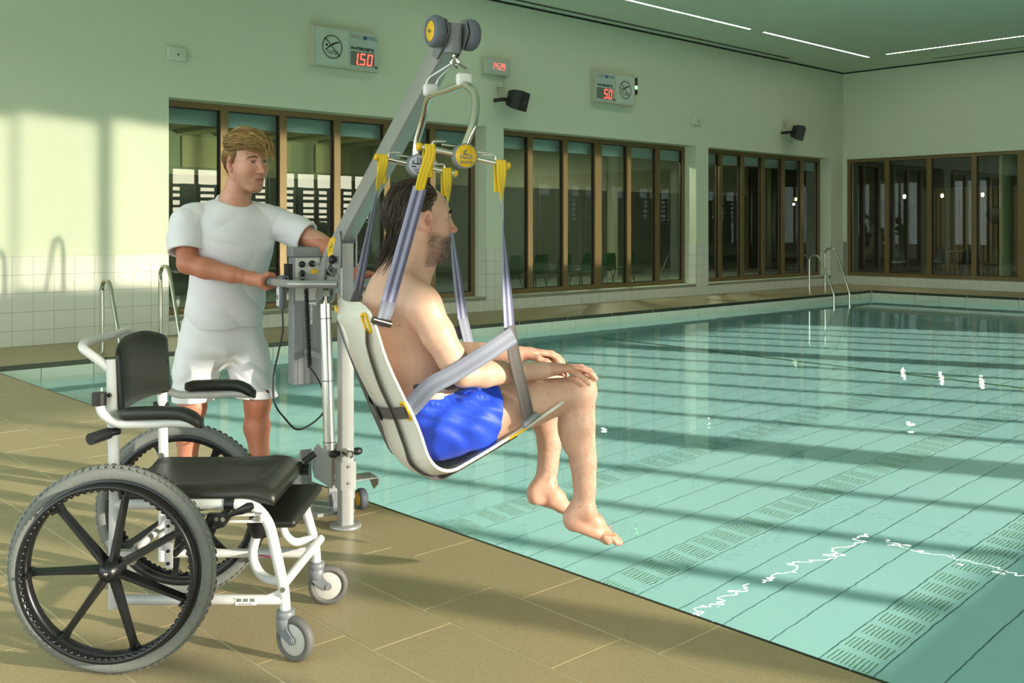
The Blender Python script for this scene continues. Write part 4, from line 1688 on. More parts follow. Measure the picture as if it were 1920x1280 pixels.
# head of the boom: fork, sleeve and two wheels
hub = Vector((1.038, 0, 1.972))
q = MB()
q.cyl((1.035, 0, 1.905), (1.045, 0, 2.005), 0.031, n=24)
q.box((0.985, -0.028, 1.925), (1.04, 0.028, 1.995))
q.build('boom_head', M_FORK, lift)
for s in (-1, 1):
    q = MB()
    pf = [(0.955, 1.905), (0.99, 1.885), (1.055, 1.93), (1.085, 1.972), (1.070, 2.012), (1.038, 2.022), (1.005, 2.0), (0.985, 1.96)]
    q.prism(pf, 'y', s * 0.035, s * 0.039)
    q.build('wheel_cheek', M_FORK, lift)
    c = hub + Vector((0, s * 0.066, 0))
    q = MB()
    q.lathe([(0.036, -0.021), (0.048, -0.021), (0.054, -0.012), (0.0555, 0.0), (0.054, 0.012), (0.048, 0.021), (0.036, 0.021)], 48, a=c, axis=(0, s, 0), closed=True)
    tw = q.build('boom_wheel', M_GTYRE, lift)
    q = MB()
    q.lathe([(0.0, 0.0185), (0.034, 0.0185), (0.037, 0.0165), (0.037, -0.016), (0.0, -0.0165)], 36, a=c, axis=(0, s, 0))
    q.build('wheel_disc', M_YEL, tw)
    q = MB()
    q.cyl(c + Vector((0, s * 0.018, 0)), c + Vector((0, s * 0.025, 0)), 0.006, n=10)
    q.build('axle_nut', M_BOLT, tw)
q = MB()
q.ring((1.05, 0, 1.892), (0.5, 0.86, 0), 0.013, 0.0055, 20, 8)
q.ring((1.052, 0.004, 1.871), (0.86, -0.5, 0), 0.012, 0.005, 20, 8)
q.build('swivel_shackle', M_CHROME, lift)
# actuator
q = MB()
q.cyl((-0.262, 0, 0.955), (-0.204, 0, 0.285), 0.0265, n=28)
act = q.build('actuator_tube', M_ALU, lift)
q = MB()
q.cyl((-0.268, 0, 1.02), (-0.262, 0, 0.955), 0.012, n=16)
q.box((-0.285, -0.02, 0.99), (-0.25, 0.02, 1.015))
q.build('actuator_rod', M_BOLT, lift)
for t in (0.10, 0.52, 0.93):
    p = Vector((-0.262, 0, 0.955)).lerp(Vector((-0.204, 0, 0.285)), t)
    q = MB()
    q.ring(p, (0.058, 0, -0.67), 0.0275, 0.0018, 28, 6)
    q.build('cable_tie', M_RUBBER, act)
# control box and battery housing
bx0 = -0.555
q = MB()
q.rbox((bx0, 0, 0.745), (0.085, 0.142, 0.39), 0.008, 2)
for y in (-0.035, 0.0, 0.035):
    q.box((bx0 + 0.0425, y - 0.012, 0.556), (bx0 + 0.0455, y + 0.012, 0.93))
bat = q.build('battery_housing', M_LIFTD, lift)
q = MB()
q.rbox((bx0, 0, 1.05), (0.078, 0.140, 0.23), 0.006, 2)
ctl = q.build('control_box', M_LIFTD, lift)
q = MB()
q.rbox((bx0 - 0.002, 0, 1.186), (0.092, 0.156, 0.05), 0.009, 3)
q.build('top_cover', M_LIFTD, ctl)
q = MB()
q.box((bx0 + 0.038, -0.06, 0.955), (bx0 + 0.041, 0.06, 1.158))
pan = q.build('control_panel', M_PANEL, ctl)
for (y, z) in ((-0.028, 1.128), (-0.028, 1.085), (-0.028, 1.045), (0.022, 1.130)):
    q = MB()
    q.lathe([(0.0, 0.016), (0.011, 0.016), (0.0135, 0.012), (0.0135, 0.006), (0.016, 0.004), (0.016, 0.0)], 20, a=(bx0 + 0.041, y, z), axis=(1, 0, 0))
    q.build('socket', M_RUBBER, pan)
q = MB()
q.rbox((bx0 + 0.047, 0.030, 1.075), (0.014, 0.034, 0.058), 0.005, 2)
q.build('yellow_switch', M_YEL, pan)
q = MB()
q.cyl((bx0 + 0.06, -0.045, 1.058), (bx0 + 0.065, -0.06, 1.04), 0.009, n=12)
q.build('loose_plug', M_BOLT, pan)
q = MB()
q.tube(spline([(bx0 + 0.05, -0.028, 1.10), (bx0 + 0.07, -0.045, 1.10), (bx0 + 0.075, -0.048, 1.075), (bx0 + 0.062, -0.045, 1.06)], 5), 0.0028, 6)
q.tube(spline([(bx0 + 0.05, 0.022, 1.13), (bx0 + 0.10, 0.05, 1.125), (bx0 + 0.18, 0.075, 1.07), (-0.30, 0.02, 1.0)], 8), 0.0042, 8)
q.build('cable', M_FORK, pan)
q = MB()
q.box((bx0 + 0.039, -0.062, 0.835), (bx0 + 0.042, 0.062, 0.955))
q.build('lower_plate', M_LIFTD, ctl)
q = MB()
q.box((bx0 + 0.042, -0.010, 0.84), (bx0 + 0.0435, 0.042, 0.945))
lb = q.build('rating_label', M_STICK, ctl)
q = MB()
for i in range(8):
    q.box((bx0 + 0.0435, -0.005, 0.852 + i * 0.0112), (bx0 + 0.0440, -0.005 + (0.02 + 0.02 * ((i * 37) % 5) / 5), 0.8555 + i * 0.0112))
q.build('print', M_INKG, lb)
q = MB()
q.box((bx0 - 0.03, -0.094, 1.02), (bx0 + 0.03, -0.07, 1.13))
hd = q.build('handset_hook', M_RUBBER, ctl)
# arms that carry the box and the actuator
q = MB()
q.box((-0.52, -0.02, 1.06), (-0.03, 0.02, 1.085))
q.build('support_arm', M_LIFT, lift)
q = MB()
q.box((-0.52, -0.02, 0.70), (-0.23, 0.02, 0.725))
q.build('support_arm', M_LIFT, lift)
# push handle: a bar and grip on each side
for s in (-1, 1):
    q = MB()
    q.tube(fillet([(-0.02, s * 0.030, 1.057), (-0.115, s * 0.200, 1.057), (-0.27, s * 0.215, 1.057), (-0.44, s * 0.222, 1.057)], 0.06), 0.0175, 16)
    hb = q.build('push_handle', M_LIFT, lift)
    q = MB()
    q.cyl((-0.33, s * 0.218, 1.057), (-0.455, s * 0.2225, 1.057), 0.0195, n=18)
    q.build('grip', M_FORK, hb)
    q = MB()
    q.box((-0.035, s * 0.029, 1.02), (0.0, s * 0.034, 1.10))
    q.build('handle_plate', M_LIFT, lift)
# base: side plates, outriggers, two wheels, foot plate
q = MB()
for s in (-1, 1):
    pf = [(-0.30, 0.20), (-0.27, 0.165), (-0.04, 0.165), (-0.04, 0.30), (-0.23, 0.325), (-0.28, 0.29)]
    q.prism(pf, 'y', s * 0.045, s * 0.050)
q.build('actuator_bracket', M_LIFT, lift)
q = MB()
q.prism([(-0.33, 0.18), (-0.31, 0.06), (-0.29, 0.05), (-0.29, 0.29), (-0.30, 0.29), (-0.33, 0.26)], 'y', -0.105, -0.055)
q.prism([(-0.33, 0.18), (-0.31, 0.06), (-0.29, 0.05), (-0.29, 0.29), (-0.30, 0.29), (-0.33, 0.26)], 'y', 0.055, 0.105)
q.build('base_block', M_LIFT, lift)
q = MB()
q.box((-0.27, -0.11, 0.045), (-0.05, 0.06, 0.060))
q.box((-0.17, -0.02, 0.06), (-0.15, 0.02, 0.17))
q.build('foot_bar', M_LIFT, lift)
q = MB()
q.prism([(-0.21, 0.155), (-0.14, 0.06), (-0.12, 0.06), (-0.12, 0.08), (-0.18, 0.165)], 'y', -0.012, 0.012)
q.build('locking_pedal', M_FORK, lift)
for s in (-1, 1):
    q = MB()
    T2 = Matrix.Translation((-0.235, s * 0.15, 0.0))
    q.box((-0.055, -0.075, 0.145), (0.055, 0.075, 0.152), T2)
    q.prism([(-0.055, 0.145), (0.055, 0.145), (0.055, 0.12), (0.0, 0.085), (-0.055, 0.12)], 'y', s * 0.078 - 0.003, s * 0.078 + 0.003, T2)
    q.prism([(-0.055, 0.145), (0.055, 0.145), (0.055, 0.07), (0.0, 0.055), (-0.055, 0.07)], 'y', -s * 0.04 - 0.003, -s * 0.04 + 0.003, T2)
    og = q.build('outrigger', M_LIFT, lift)
    for (x, y) in ((-0.04, -0.05), (0.04, 0.05), (0.04, -0.05)):
        bolt(og, (-0.235 + x, s * 0.15 + y, 0.152), (0, 0, 1), 0.005)
    c = Vector((-0.235, s * 0.165, 0.048))
    q = MB()
    q.lathe([(0.032, -0.018), (0.042, -0.018), (0.047, -0.010), (0.048, 0.0), (0.047, 0.010), (0.042, 0.018), (0.032, 0.018)], 40, a=c, axis=(0, 1, 0), closed=True)
    wt = q.build('base_wheel', M_GTYRE, lift)
    q = MB()
    q.lathe([(0.0, 0.021), (0.028, 0.021), (0.033, 0.014), (0.033, -0.014), (0.028, -0.021), (0.0, -0.021)], 32, a=c, axis=(0, 1, 0))
    q.build('wheel_disc', M_YEL, wt)

# hand control hanging on the near grip, with its cable
hc = empty('hand_control', frame(-1.035, 4.47, (0.5, -0.866), 1.057))
tag(hc, 'grey oval hand control hanging on the lift handle by the standing man\'s hand', 'hand control')
q = MB()
q.rbox((0, 0, -0.045), (0.060, 0.030, 0.155), 0.014, 4)
q.build('handset', mat('slate_plastic', srgb(92, 98, 108), 0.45), hc)
q = MB()
q.rbox((0.0, -0.0165, -0.045), (0.042, 0.004, 0.12), 0.0018, 2)
hp = q.build('button_plate', M_PANEL, hc)
q = MB()
for z in (-0.015, -0.065):
    q.cyl((0, -0.0185, z), (0, -0.021, z), 0.011, n=16)
q.build('buttons', M_FORK, hp)
q = MB()
q.tube(fillet([(0, 0.018, -0.03), (0, 0.028, 0.01), (0, 0.028, 0.026), (0, -0.012, 0.026)], 0.01), 0.004, 8)
q.build('hook', M_FORK, hc)
inv = hc.matrix_world.inverted()


def px(u_, v_, d):
    """a point at distance d ahead of the camera"""
    return RGT * ((u_ - 960) / FPX * d) + FWD * d + Vector((0, 0, CAM_H - (v_ - 428) / FPX * d))


path = [px(*p) for p in ((529, 578, 4.47), (530, 620, 4.46), (522, 660, 4.45), (513, 705, 4.44), (515, 755, 4.44), (535, 785, 4.45), (558, 805, 4.47), (590, 790, 4.5), (610, 765, 4.52), (607, 735, 4.55), (593, 705, 4.58), (580, 688, 4.6))]
q = MB()
q.tube([inv @ p for p in spline(path, 8)], 0.0042, 8)
q.build('cable', M_RUBBER, hc)
coil = []
a, b = px(580, 688, 4.6), px(574, 540, 4.60)
ax = (b - a).normalized()
u1 = ax.orthogonal().normalized()
u2 = ax.cross(u1)
turns = 34
for i in range(turns * 10 + 1):
    t = i / (turns * 10)
    an = 2 * math.pi * turns * t
    coil.append(inv @ (a.lerp(b, t) + u1 * 0.0085 * math.cos(an) + u2 * 0.0085 * math.sin(an)))
q = MB()
q.tube(coil, 0.0036, 6)
q.build('coiled_cable', M_RUBBER, hc)

# ------------------------------------------------------------------ spreader frame hanging from the boom
MANF = frame(-0.25, 3.40, (0.92, 0.39))
M_STRAP = None


def webbing(name, col, stripe, n=2.0):
    """woven strap with lengthwise stripes; uses the strap's uv (v across the width)"""
    m, nt, p = new_mat(name)
    p.inputs['Roughness'].default_value = 0.55
    p.inputs['Sheen Weight'].default_value = 0.15
    uv = nt.nodes.new('ShaderNodeAttribute')
    uv.attribute_name = 'across'
    si = nt.nodes.new('ShaderNodeMath')
    si.operation = 'SINE'
    mu = nt.nodes.new('ShaderNodeMath')
    mu.operation = 'MULTIPLY'
    mu.inputs[1].default_value = math.pi * 2 * n
    nt.links.new(uv.outputs['Fac'], mu.inputs[0])
    nt.links.new(mu.outputs[0], si.inputs[0])
    cr = nt.nodes.new('ShaderNodeMapRange')
    cr.inputs[1].default_value = -0.3
    cr.inputs[2].default_value = 0.3
    nt.links.new(si.outputs[0], cr.inputs[0])
    mx = nt.nodes.new('ShaderNodeMixRGB')
    mx.inputs[1].default_value = col
    mx.inputs[2].default_value = stripe
    nt.links.new(cr.outputs[0], mx.inputs[0])
    nt.links.new(mx.outputs[0], p.inputs['Base Color'])
    tc = nt.nodes.new('ShaderNodeTexCoord')
    no = nt.nodes.new('ShaderNodeTexNoise')
    no.inputs['Scale'].default_value = 420
    nt.links.new(tc.outputs['Object'], no.inputs['Vector'])
    b = nt.nodes.new('ShaderNodeBump')
    b.inputs['Strength'].default_value = 0.25
    b.inputs['Distance'].default_value = 0.003
    nt.links.new(no.outputs[0], b.inputs['Height'])
    nt.links.new(b.outputs[0], p.inputs['Normal'])
    return m


M_PURPLE = webbing('lilac_striped_webbing', srgb(96, 96, 128), srgb(168, 170, 206), 2.0)
M_YWEB = webbing('yellow_webbing', srgb(222, 182, 16), srgb(238, 204, 36), 3.0)
M_GWEB = webbing('grey_webbing', srgb(120, 124, 140), srgb(134, 140, 158), 2.0)
M_BWEB = webbing('brown_grey_webbing', srgb(80, 74, 72), srgb(88, 82, 80), 2.0)


def ribbon(name, pts, wid, width, material, parent, thick=0.0022, n=6):
    """flat strap through pts; wid: width direction per point"""
    P = spline(pts, n)
    W = spline(wid, n)
    vs, ac, fs = [], [], []
    K = 9
    m = len(P)
    for i in range(m):
        t = (P[min(i + 1, m - 1)] - P[max(i - 1, 0)]).normalized()
        w = W[i] - t * W[i].dot(t)
        w.normalize()
        nn = t.cross(w)
        for sd in (-1, 1):
            for j in range(K):
                f = -0.5 + j / (K - 1)
                vs.append(P[i] + w * width * f + nn * thick * 0.5 * sd)
                ac.append(f + 0.5)
    S = 2 * K
    for i in range(m - 1):
        for j in range(K - 1):
            a = i * S + j
            fs.append((a, a + 1, a + S + 1, a + S))
            b = a + K
            fs.append((b, b + S, b + S + 1, b + 1))
        a = i * S
        fs.append((a, a + S, a + S + K, a + K))
        a = i * S + K - 1
        fs.append((a, a + K, a + S + K, a + S))
    q = MB()
    q.add(vs, fs, True)
    me = q.mesh(name)
    at = me.attributes.new('across', 'FLOAT', 'POINT')
    at.data.foreach_set('value', ac)
    return link(name, me, material, parent)


sp = empty('spreader_frame', MANF)
tag(sp, 'chrome arch with two horizontal hanger bars hanging from the lift boom', 'spreader frame')
HK = Vector((0.055, 0.0, 1.868))
arch = [(0.0, -0.25, 1.555), (0.035, -0.242, 1.64), (0.060, -0.195, 1.722), (0.055, -0.10, 1.778), (0.028, 0.0, 1.772), (0.005, 0.10, 1.762), (0.010, 0.19, 1.700), (0.0, 0.242, 1.62), (-0.005, 0.25, 1.555)]
q = MB()
q.tube(spline([arch[0], arch[1], arch[2], (0.062, -0.14, 1.765), (0.050, -0.095, 1.780), (0.028, 0.0, 1.772), (0.006, 0.095, 1.766), (0.004, 0.14, 1.748), (0.008, 0.19, 1.70), arch[7], arch[8]], 6), 0.0135, 18)
q.build('arch', M_CHROME, sp)
for (c, s) in ((Vector((0.055, -0.098, 1.797)), -1), (Vector((0.003, 0.100, 1.785)), 1)):
    q = MB()
    q.rbox(c, (0.052, 0.030, 0.044), 0.010, 3)
    q.build('clamp', M_WCLAMP, sp)
    for t in (-1, 1):
        q = MB()
        a = HK + Vector((t * 0.006, s * 0.004, 0.0))
        b = c + Vector((t * 0.018, 0, 0.030))
        q.tube(fillet([a, a.lerp(b, 0.88) + Vector((t * 0.002, 0, 0.002)), c + Vector((t * 0.018, 0, 0.006))], 0.015), 0.0045, 10)
        q.build('link_rod', M_CHROME, sp)
q = MB()
q.ring(HK + Vector((0, 0, 0.004)), (0.3, 0.95, 0), 0.011, 0.005, 20, 8)
q.build('swivel_eye', M_CHROME, sp)
for s in (-1, 1):
    y = 0.25 * s
    a, b = Vector((-0.150, y, 1.556)), Vector((0.150, y, 1.503))
    ax = (b - a).normalized()
    bar = empty('hanger_bar')
    bar.parent = sp
    q = MB()
    q.cyl(a, b, 0.0098, n=20)
    q.build('rod', M_CHROME, bar)
    for p, d in ((a, -1), (b, 1)):
        q = MB()
        q.lathe([(0.0, 0.008), (0.009, 0.008), (0.0125, 0.005), (0.0125, -0.006), (0.0098, -0.006)], 20, a=p, axis=ax * d)
        q.build('end_cap', M_YEL, bar)
    for t in (0.14, 0.86):
        p = a.lerp(b, t)
        d = 1 if t < 0.5 else -1
        q = MB()
        q.tube(fillet([p + Vector((0, 0, 0.008)), p + Vector((0.002 * d, 0, 0.026)), p + Vector((0.045 * d, 0, 0.026)) - ax * 0.0], 0.010), 0.0032, 8)
        q.build('strap_guard', M_CHROME, bar)
    for t in (0.32, 0.68):
        p = a.lerp(b, t)
        q = MB()
        q.cyl(p + Vector((-0.02, 0.004, 0.026)), p + Vector((0.025, 0.004, 0.022)), 0.003, n=8)
        q.build('guard_pin', M_CHROME, bar)
    c = a.lerp(b, 0.5)
    q = MB()
    q.lathe([(0.0, -0.014), (0.037, -0.014), (0.0405, -0.010), (0.0405, 0.016), (0.0385, 0.0185), (0.036, 0.0185), (0.0, 0.0185)], 44, a=c, axis=(0, -1, 0))
    hubd = q.build('hub_disc', M_FORK, bar)
    T1 = Matrix.Translation((c.x, c.y - 0.0195, c.z)) @ FACE
    if s < 0:
        q = MB()
        q.lathe([(0.0, 0.0192), (0.0355, 0.0192), (0.0358, 0.0185)], 44, a=c, axis=(0, -1, 0))
        f = q.build('yellow_face', M_YEL, hubd)
        lettering('Handi', 0.0185, M_INKG, f, T1 @ Matrix.Translation((0, -0.0045, 0)), 0.0004, 0.0003)
        lettering('move', 0.0195, M_INKG, f, T1 @ Matrix.Translation((0, -0.0185, 0)), 0.0004, 0.0003)
        q = MB()
        q.tube([T1 @ Vector(p) for p in ((0.004, 0.021, 0), (-0.006, 0.013, 0), (-0.008, 0.006, 0), (0.000, 0.005, 0), (0.012, 0.004, 0))], [0.0016, 0.0034, 0.0036, 0.003, 0.0018], 8)
        q.tube([T1 @ Vector(p) for p in ((-0.018, 0.02, 0), (-0.018, 0.003, 0), (0.018, 0.003, 0), (0.018, 0.02, 0))], 0.0005, 4)
        q.build('logo', M_INKG, f)
    else:
        q = MB()
        q.lathe([(0.0, 0.0192), (0.0355, 0.0192), (0.0358, 0.0185)], 44, a=c, axis=(0, -1, 0))
        f = q.build('label_face', mat('lilac_grey_label', srgb(186, 188, 204), 0.5), hubd)
        q = MB()
        for (x0, x1, z0, z1) in ((-0.024, 0.022, 0.003, 0.007), (-0.004, -0.001, 0.0, 0.028), (0.004, 0.022, 0.010, 0.013), (0.004, 0.020, 0.016, 0.019), (0.004, 0.018, 0.022, 0.025), (-0.026, -0.008, -0.007, -0.003), (0.008, 0.013, -0.012, -0.003), (-0.02, 0.02, -0.014, -0.013), (-0.018, 0.018, -0.018, -0.017), (-0.014, 0.016, -0.022, -0.021), (-0.004, 0.004, -0.031, -0.025), (-0.022, -0.016, 0.009, 0.015)):
            q.box((c.x + x0, c.y - 0.0197, c.z + z0), (c.x + x1, c.y - 0.0192, c.z + z1))
        q.build('print', M_INK, f)

# ------------------------------------------------------------------ bucket seat in its straps
M_SHELL = mat('white_glossy_shell', srgb(226, 222, 210), 0.12, vary=0.02, coat=0.4)
seat = empty('transfer_seat', MANF)
tag(seat, 'white plastic bucket seat carrying the seated man, slung in lilac straps', 'lift seat')
prof = [(-0.305, 1.062), (-0.290, 1.025), (-0.272, 0.975), (-0.252, 0.915), (-0.222, 0.845), (-0.188, 0.775), (-0.152, 0.700), (-0.128, 0.635), (-0.108, 0.575), (-0.075, 0.535), (-0.028, 0.523), (0.03, 0.545), (0.11, 0.582), (0.20, 0.624), (0.29, 0.668), (0.372, 0.711)]
PR = spline([Vector((a, 0, b)) for a, b in prof], 3)
nP = len(PR)
AC = 20


def shell_pt(i, t):
    """point of the shell: i along the profile, t across (-1..1)"""
    f = i / (nP - 1)
    p = PR[i]
    d = (PR[min(i + 1, nP - 1)] - PR[max(i - 1, 0)]).normalized()
    nrm = Vector((-d.z, 0, d.x))            # towards the sitter
    back = max(0.0, 1 - f / 0.62)
    hw = 0.212 - 0.035 * max(0, (0.10 - f) / 0.10) ** 2 - 0.02 * math.exp(-((f - 0.30) / 0.12) ** 2) - 0.012 * max(0, (f - 0.8) / 0.2)
    if f < 0.045:
        hw -= 0.05 * ((0.045 - f) / 0.045) ** 2
    dep = 0.055 * min(1, f / 0.1 + 0.3) if f < 0.62 else 0.055 * max(0.2, 1 - (f - 0.62) / 0.30)
    return p + nrm * (-dep * (1 - t * t)) + Vector((0, t * hw, 0))


q = MB()
vs, fs = [], []
for sd in (0, 1):
    for i in range(nP):
        d = (PR[min(i + 1, nP - 1)] - PR[max(i - 1, 0)]).normalized()
        nrm = Vector((-d.z, 0, d.x))
        for j in range(AC + 1):
            t = -1 + 2 * j / AC
            vs.append(shell_pt(i, t) - nrm * (0.0035 if sd else -0.0035))
S = AC + 1
o2 = nP * S
for i in range(nP - 1):
    for j in range(AC):
        a = i * S + j
        fs.append((a, a + S, a + S + 1, a + 1))
        fs.append((o2 + a, o2 + a + 1, o2 + a + S + 1, o2 + a + S))
q.add(vs, fs, True)
q.build('shell', M_SHELL, seat)
edge = [shell_pt(i, -1) for i in range(nP)] + [shell_pt(nP - 1, -1 + 2 * j / 10) for j in range(1, 10)] + [shell_pt(i, 1) for i in range(nP - 1, -1, -1)] + [shell_pt(0, 1 - 2 * j / 10) for j in range(1, 10)]
q = MB()
q.tube(edge, 0.0058, 10, closed=True)
q.build('rim', M_SHELL, seat)


def slot_frame(p, along, nrm, L=0.062, name='slot_frame'):
    """yellow stadium-shaped grommet"""
    p, along, nrm = Vector(p), Vector(along).normalized(), Vector(nrm).normalized()
    w = nrm.cross(along)
    pts = []
    for k in range(24):
        a = 2 * math.pi * k / 24
        c_, s_ = math.cos(a), math.sin(a)
        pts.append(p + along * ((L / 2 - 0.011) * (1 if c_ > 0 else -1) + 0.011 * c_) + w * 0.011 * s_)
    q_ = MB()
    q_.tube(pts, 0.0048, 8, closed=True)
    return q_.build(name, M_YEL, seat)


def prof_at(f, t):
    i = min(nP - 2, max(1, round(f * (nP - 1))))
    d = (PR[i + 1] - PR[i - 1]).normalized()
    nrm = Vector((-d.z, 0, d.x))
    c = (shell_pt(i, min(1, t + 0.05)) - shell_pt(i, max(-1, t - 0.05))).normalized()
    n2 = d.cross(c).normalized()
    if n2.dot(nrm) < 0:
        n2 = -n2
    return shell_pt(i, t), d, n2


for (f, t) in ((0.10, -0.86), (0.10, 0.80), (0.385, -0.93), (0.385, 0.93)):
    p, d, n2 = prof_at(f, t)
    slot_frame(p - n2 * 0.004, d, n2)
for t in (-0.97, 0.97):
    p, d, n2 = prof_at(0.865, t)
    slot_frame(p - n2 * 0.002, d, n2, 0.07)
# straps: yellow loop over the bar, lilac webbing, attachment
X, Yv, Zv = Vector((1, 0, 0)), Vector((0, 1, 0)), Vector((0, 0, 1))


def hang(top, mid, end, wtop, wmid, wend, label):
    st = empty('strap')
    st.parent = seat
    top, mid, end = Vector(top), Vector(mid), Vector(end)
    ribbon('yellow_loop', [top + Vector((0, 0.010, -0.09)), top + Vector((0, 0.013, -0.02)), top + Vector((0, 0.009, 0.009)), top + Vector((0, 0, 0.0125)), top + Vector((0, -0.009, 0.009)), top + Vector((0, -0.013, -0.02)), top.lerp(mid, 0.6) + Vector((0, -0.008, 0)), mid], [wtop] * 6 + [wtop.lerp(wmid, 0.5), wmid], 0.034, M_YWEB, st)
    ribbon('webbing', [mid + (mid - end).normalized() * 0.01, mid.lerp(end, 0.33), mid.lerp(end, 0.66), end], [wmid, wmid.lerp(wend, 0.4), wmid.lerp(wend, 0.8), wend], 0.048, M_PURPLE, st)
    return st


pNB = prof_at(0.10, -0.86)[0]
pFB = prof_at(0.10, 0.80)[0]
cam_w = Vector((0.93, 0.36, 0))
s1 = hang((-0.118, -0.25, 1.5505), (-0.150, -0.252, 1.418), (-0.245, -0.226, 1.062), X, Vector((0.96, 0.1, 0.26)), Vector((0.96, 0.1, 0.26)), 'a')
ribbon('anchor_web', [(-0.242, -0.227, 1.072), (-0.254, -0.222, 1.025), (-0.268, -0.205, 0.995)], [Vector((0.96, 0.1, 0.26))] * 3, 0.048, M_GWEB, s1)
q = MB()
q.cyl((-0.292, -0.222, 1.018), (-0.232, -0.214, 1.000), 0.0115, n=16)
q.build('roller_buckle', mat('dark_brushed_metal', srgb(96, 92, 92), 0.25, metal=0.9), s1)
s2 = hang((0.124, -0.25, 1.5080), (0.126, -0.255, 1.378), (0.150, -0.268, 0.960), X, Vector((0.25, 0.97, 0)), Vector((0.93, 0.36, 0.06)), 'b')
ribbon('leg_web', [(0.148, -0.270, 0.985), (0.170, -0.262, 0.88), (0.205, -0.245, 0.77), (0.236, -0.226, 0.672)], [Vector((0.93, 0.30, 0.2))] * 4, 0.049, M_BWEB, s2)
q = MB()
q.cyl((0.212, -0.232, 0.652), (0.268, -0.222, 0.684), 0.0115, n=16)
q.build('roller_buckle', M_FORK, s2)
s3 = hang((-0.128, 0.25, 1.5525), (-0.150, 0.250, 1.425), (-0.226, 0.222, 1.075), X, Vector((0.4, 0.9, 0)), Vector((0.8, 0.55, 0.2)), 'c')
ribbon('anchor_web', [(-0.222, 0.224, 1.085), (-0.245, 0.21, 1.03)], [Vector((0.8, 0.55, 0.2))] * 2, 0.046, M_GWEB, s3)
s4 = hang((0.114, 0.25, 1.5095), (0.122, 0.252, 1.385), (0.178, 0.252, 0.965), X, Vector((0.3, 0.95, 0)), Vector((0.93, 0.36, 0.06)), 'd')
ribbon('leg_web', [(0.176, 0.253, 0.98), (0.205, 0.25, 0.86), (0.225, 0.242, 0.76), (0.238, 0.226, 0.665)], [Vector((0.93, 0.36, 0.15))] * 4, 0.048, M_GWEB, s4)
# lap belt from the leg strap to the hip slot, and the brown straps behind the shell
bp = prof_at(0.385, -0.93)[0]
ribbon('lap_belt', [(0.158, -0.282, 0.958), (0.055, -0.292, 0.902), (-0.05, -0.280, 0.842), (-0.115, -0.256, 0.804), (bp.x + 0.004, bp.y - 0.008, bp.z + 0.004)], [Vector((-0.45, -0.05, 0.88))] * 5, 0.058, M_GWEB, seat)
bp2 = prof_at(0.385, 0.93)[0]
ribbon('lap_belt', [(0.190, 0.262, 0.92), (0.05, 0.262, 0.86), (bp2.x, bp2.y + 0.01, bp2.z)], [Vector((-0.25, 0.1, 0.96))] * 3, 0.05, M_GWEB, seat)
ribbon('lap_belt', [(-0.155, -0.212, 0.785), (-0.02, -0.205, 0.805), (0.075, -0.12, 0.832), (0.095, 0.0, 0.838), (0.05, 0.16, 0.825)], [Vector((0.1, 0.0, 1))] * 5, 0.042, M_BWEB, seat)


def on_back(f, t, off=0.008):
    p, d, n2 = prof_at(f, t)
    return p - n2 * off


ribbon('back_strap', [on_back(f, t) for f, t in ((0.11, -0.84), (0.18, -0.74), (0.28, -0.66), (0.38, -0.62), (0.48, -0.60), (0.56, -0.58), (0.64, -0.58), (0.72, -0.66), (0.865, -0.95))], [Vector((0.35, 0.9, 0.1))] * 9, 0.042, M_BWEB, seat)
ribbon('back_strap', [on_back(f, t) for f, t in ((0.11, 0.80), (0.28, 0.66), (0.48, 0.60), (0.60, 0.58), (0.72, 0.66), (0.865, 0.95))], [Vector((-0.35, 0.9, 0.1))] * 6, 0.042, M_BWEB, seat)
ribbon('waist_strap', [on_back(0.385, t, 0.014) for t in (-0.97, -0.6, -0.2, 0.2, 0.6, 0.97)], [Vector((-0.4, 0, 0.9))] * 6, 0.042, M_BWEB, seat)
q = MB()
p, d, n2 = prof_at(0.385, -0.25)
q.rbox((0, 0, 0), (0.052, 0.03, 0.006), 0.003, 2, Matrix.Translation(p - n2 * 0.019) @ Matrix((d, Yv, n2)).transposed().to_4x4())
q.build('strap_buckle', M_RUBBER, seat)

# ------------------------------------------------------------------ figures: one blended surface per body
def V3(p):
    return np.array(p, dtype=np.float32)


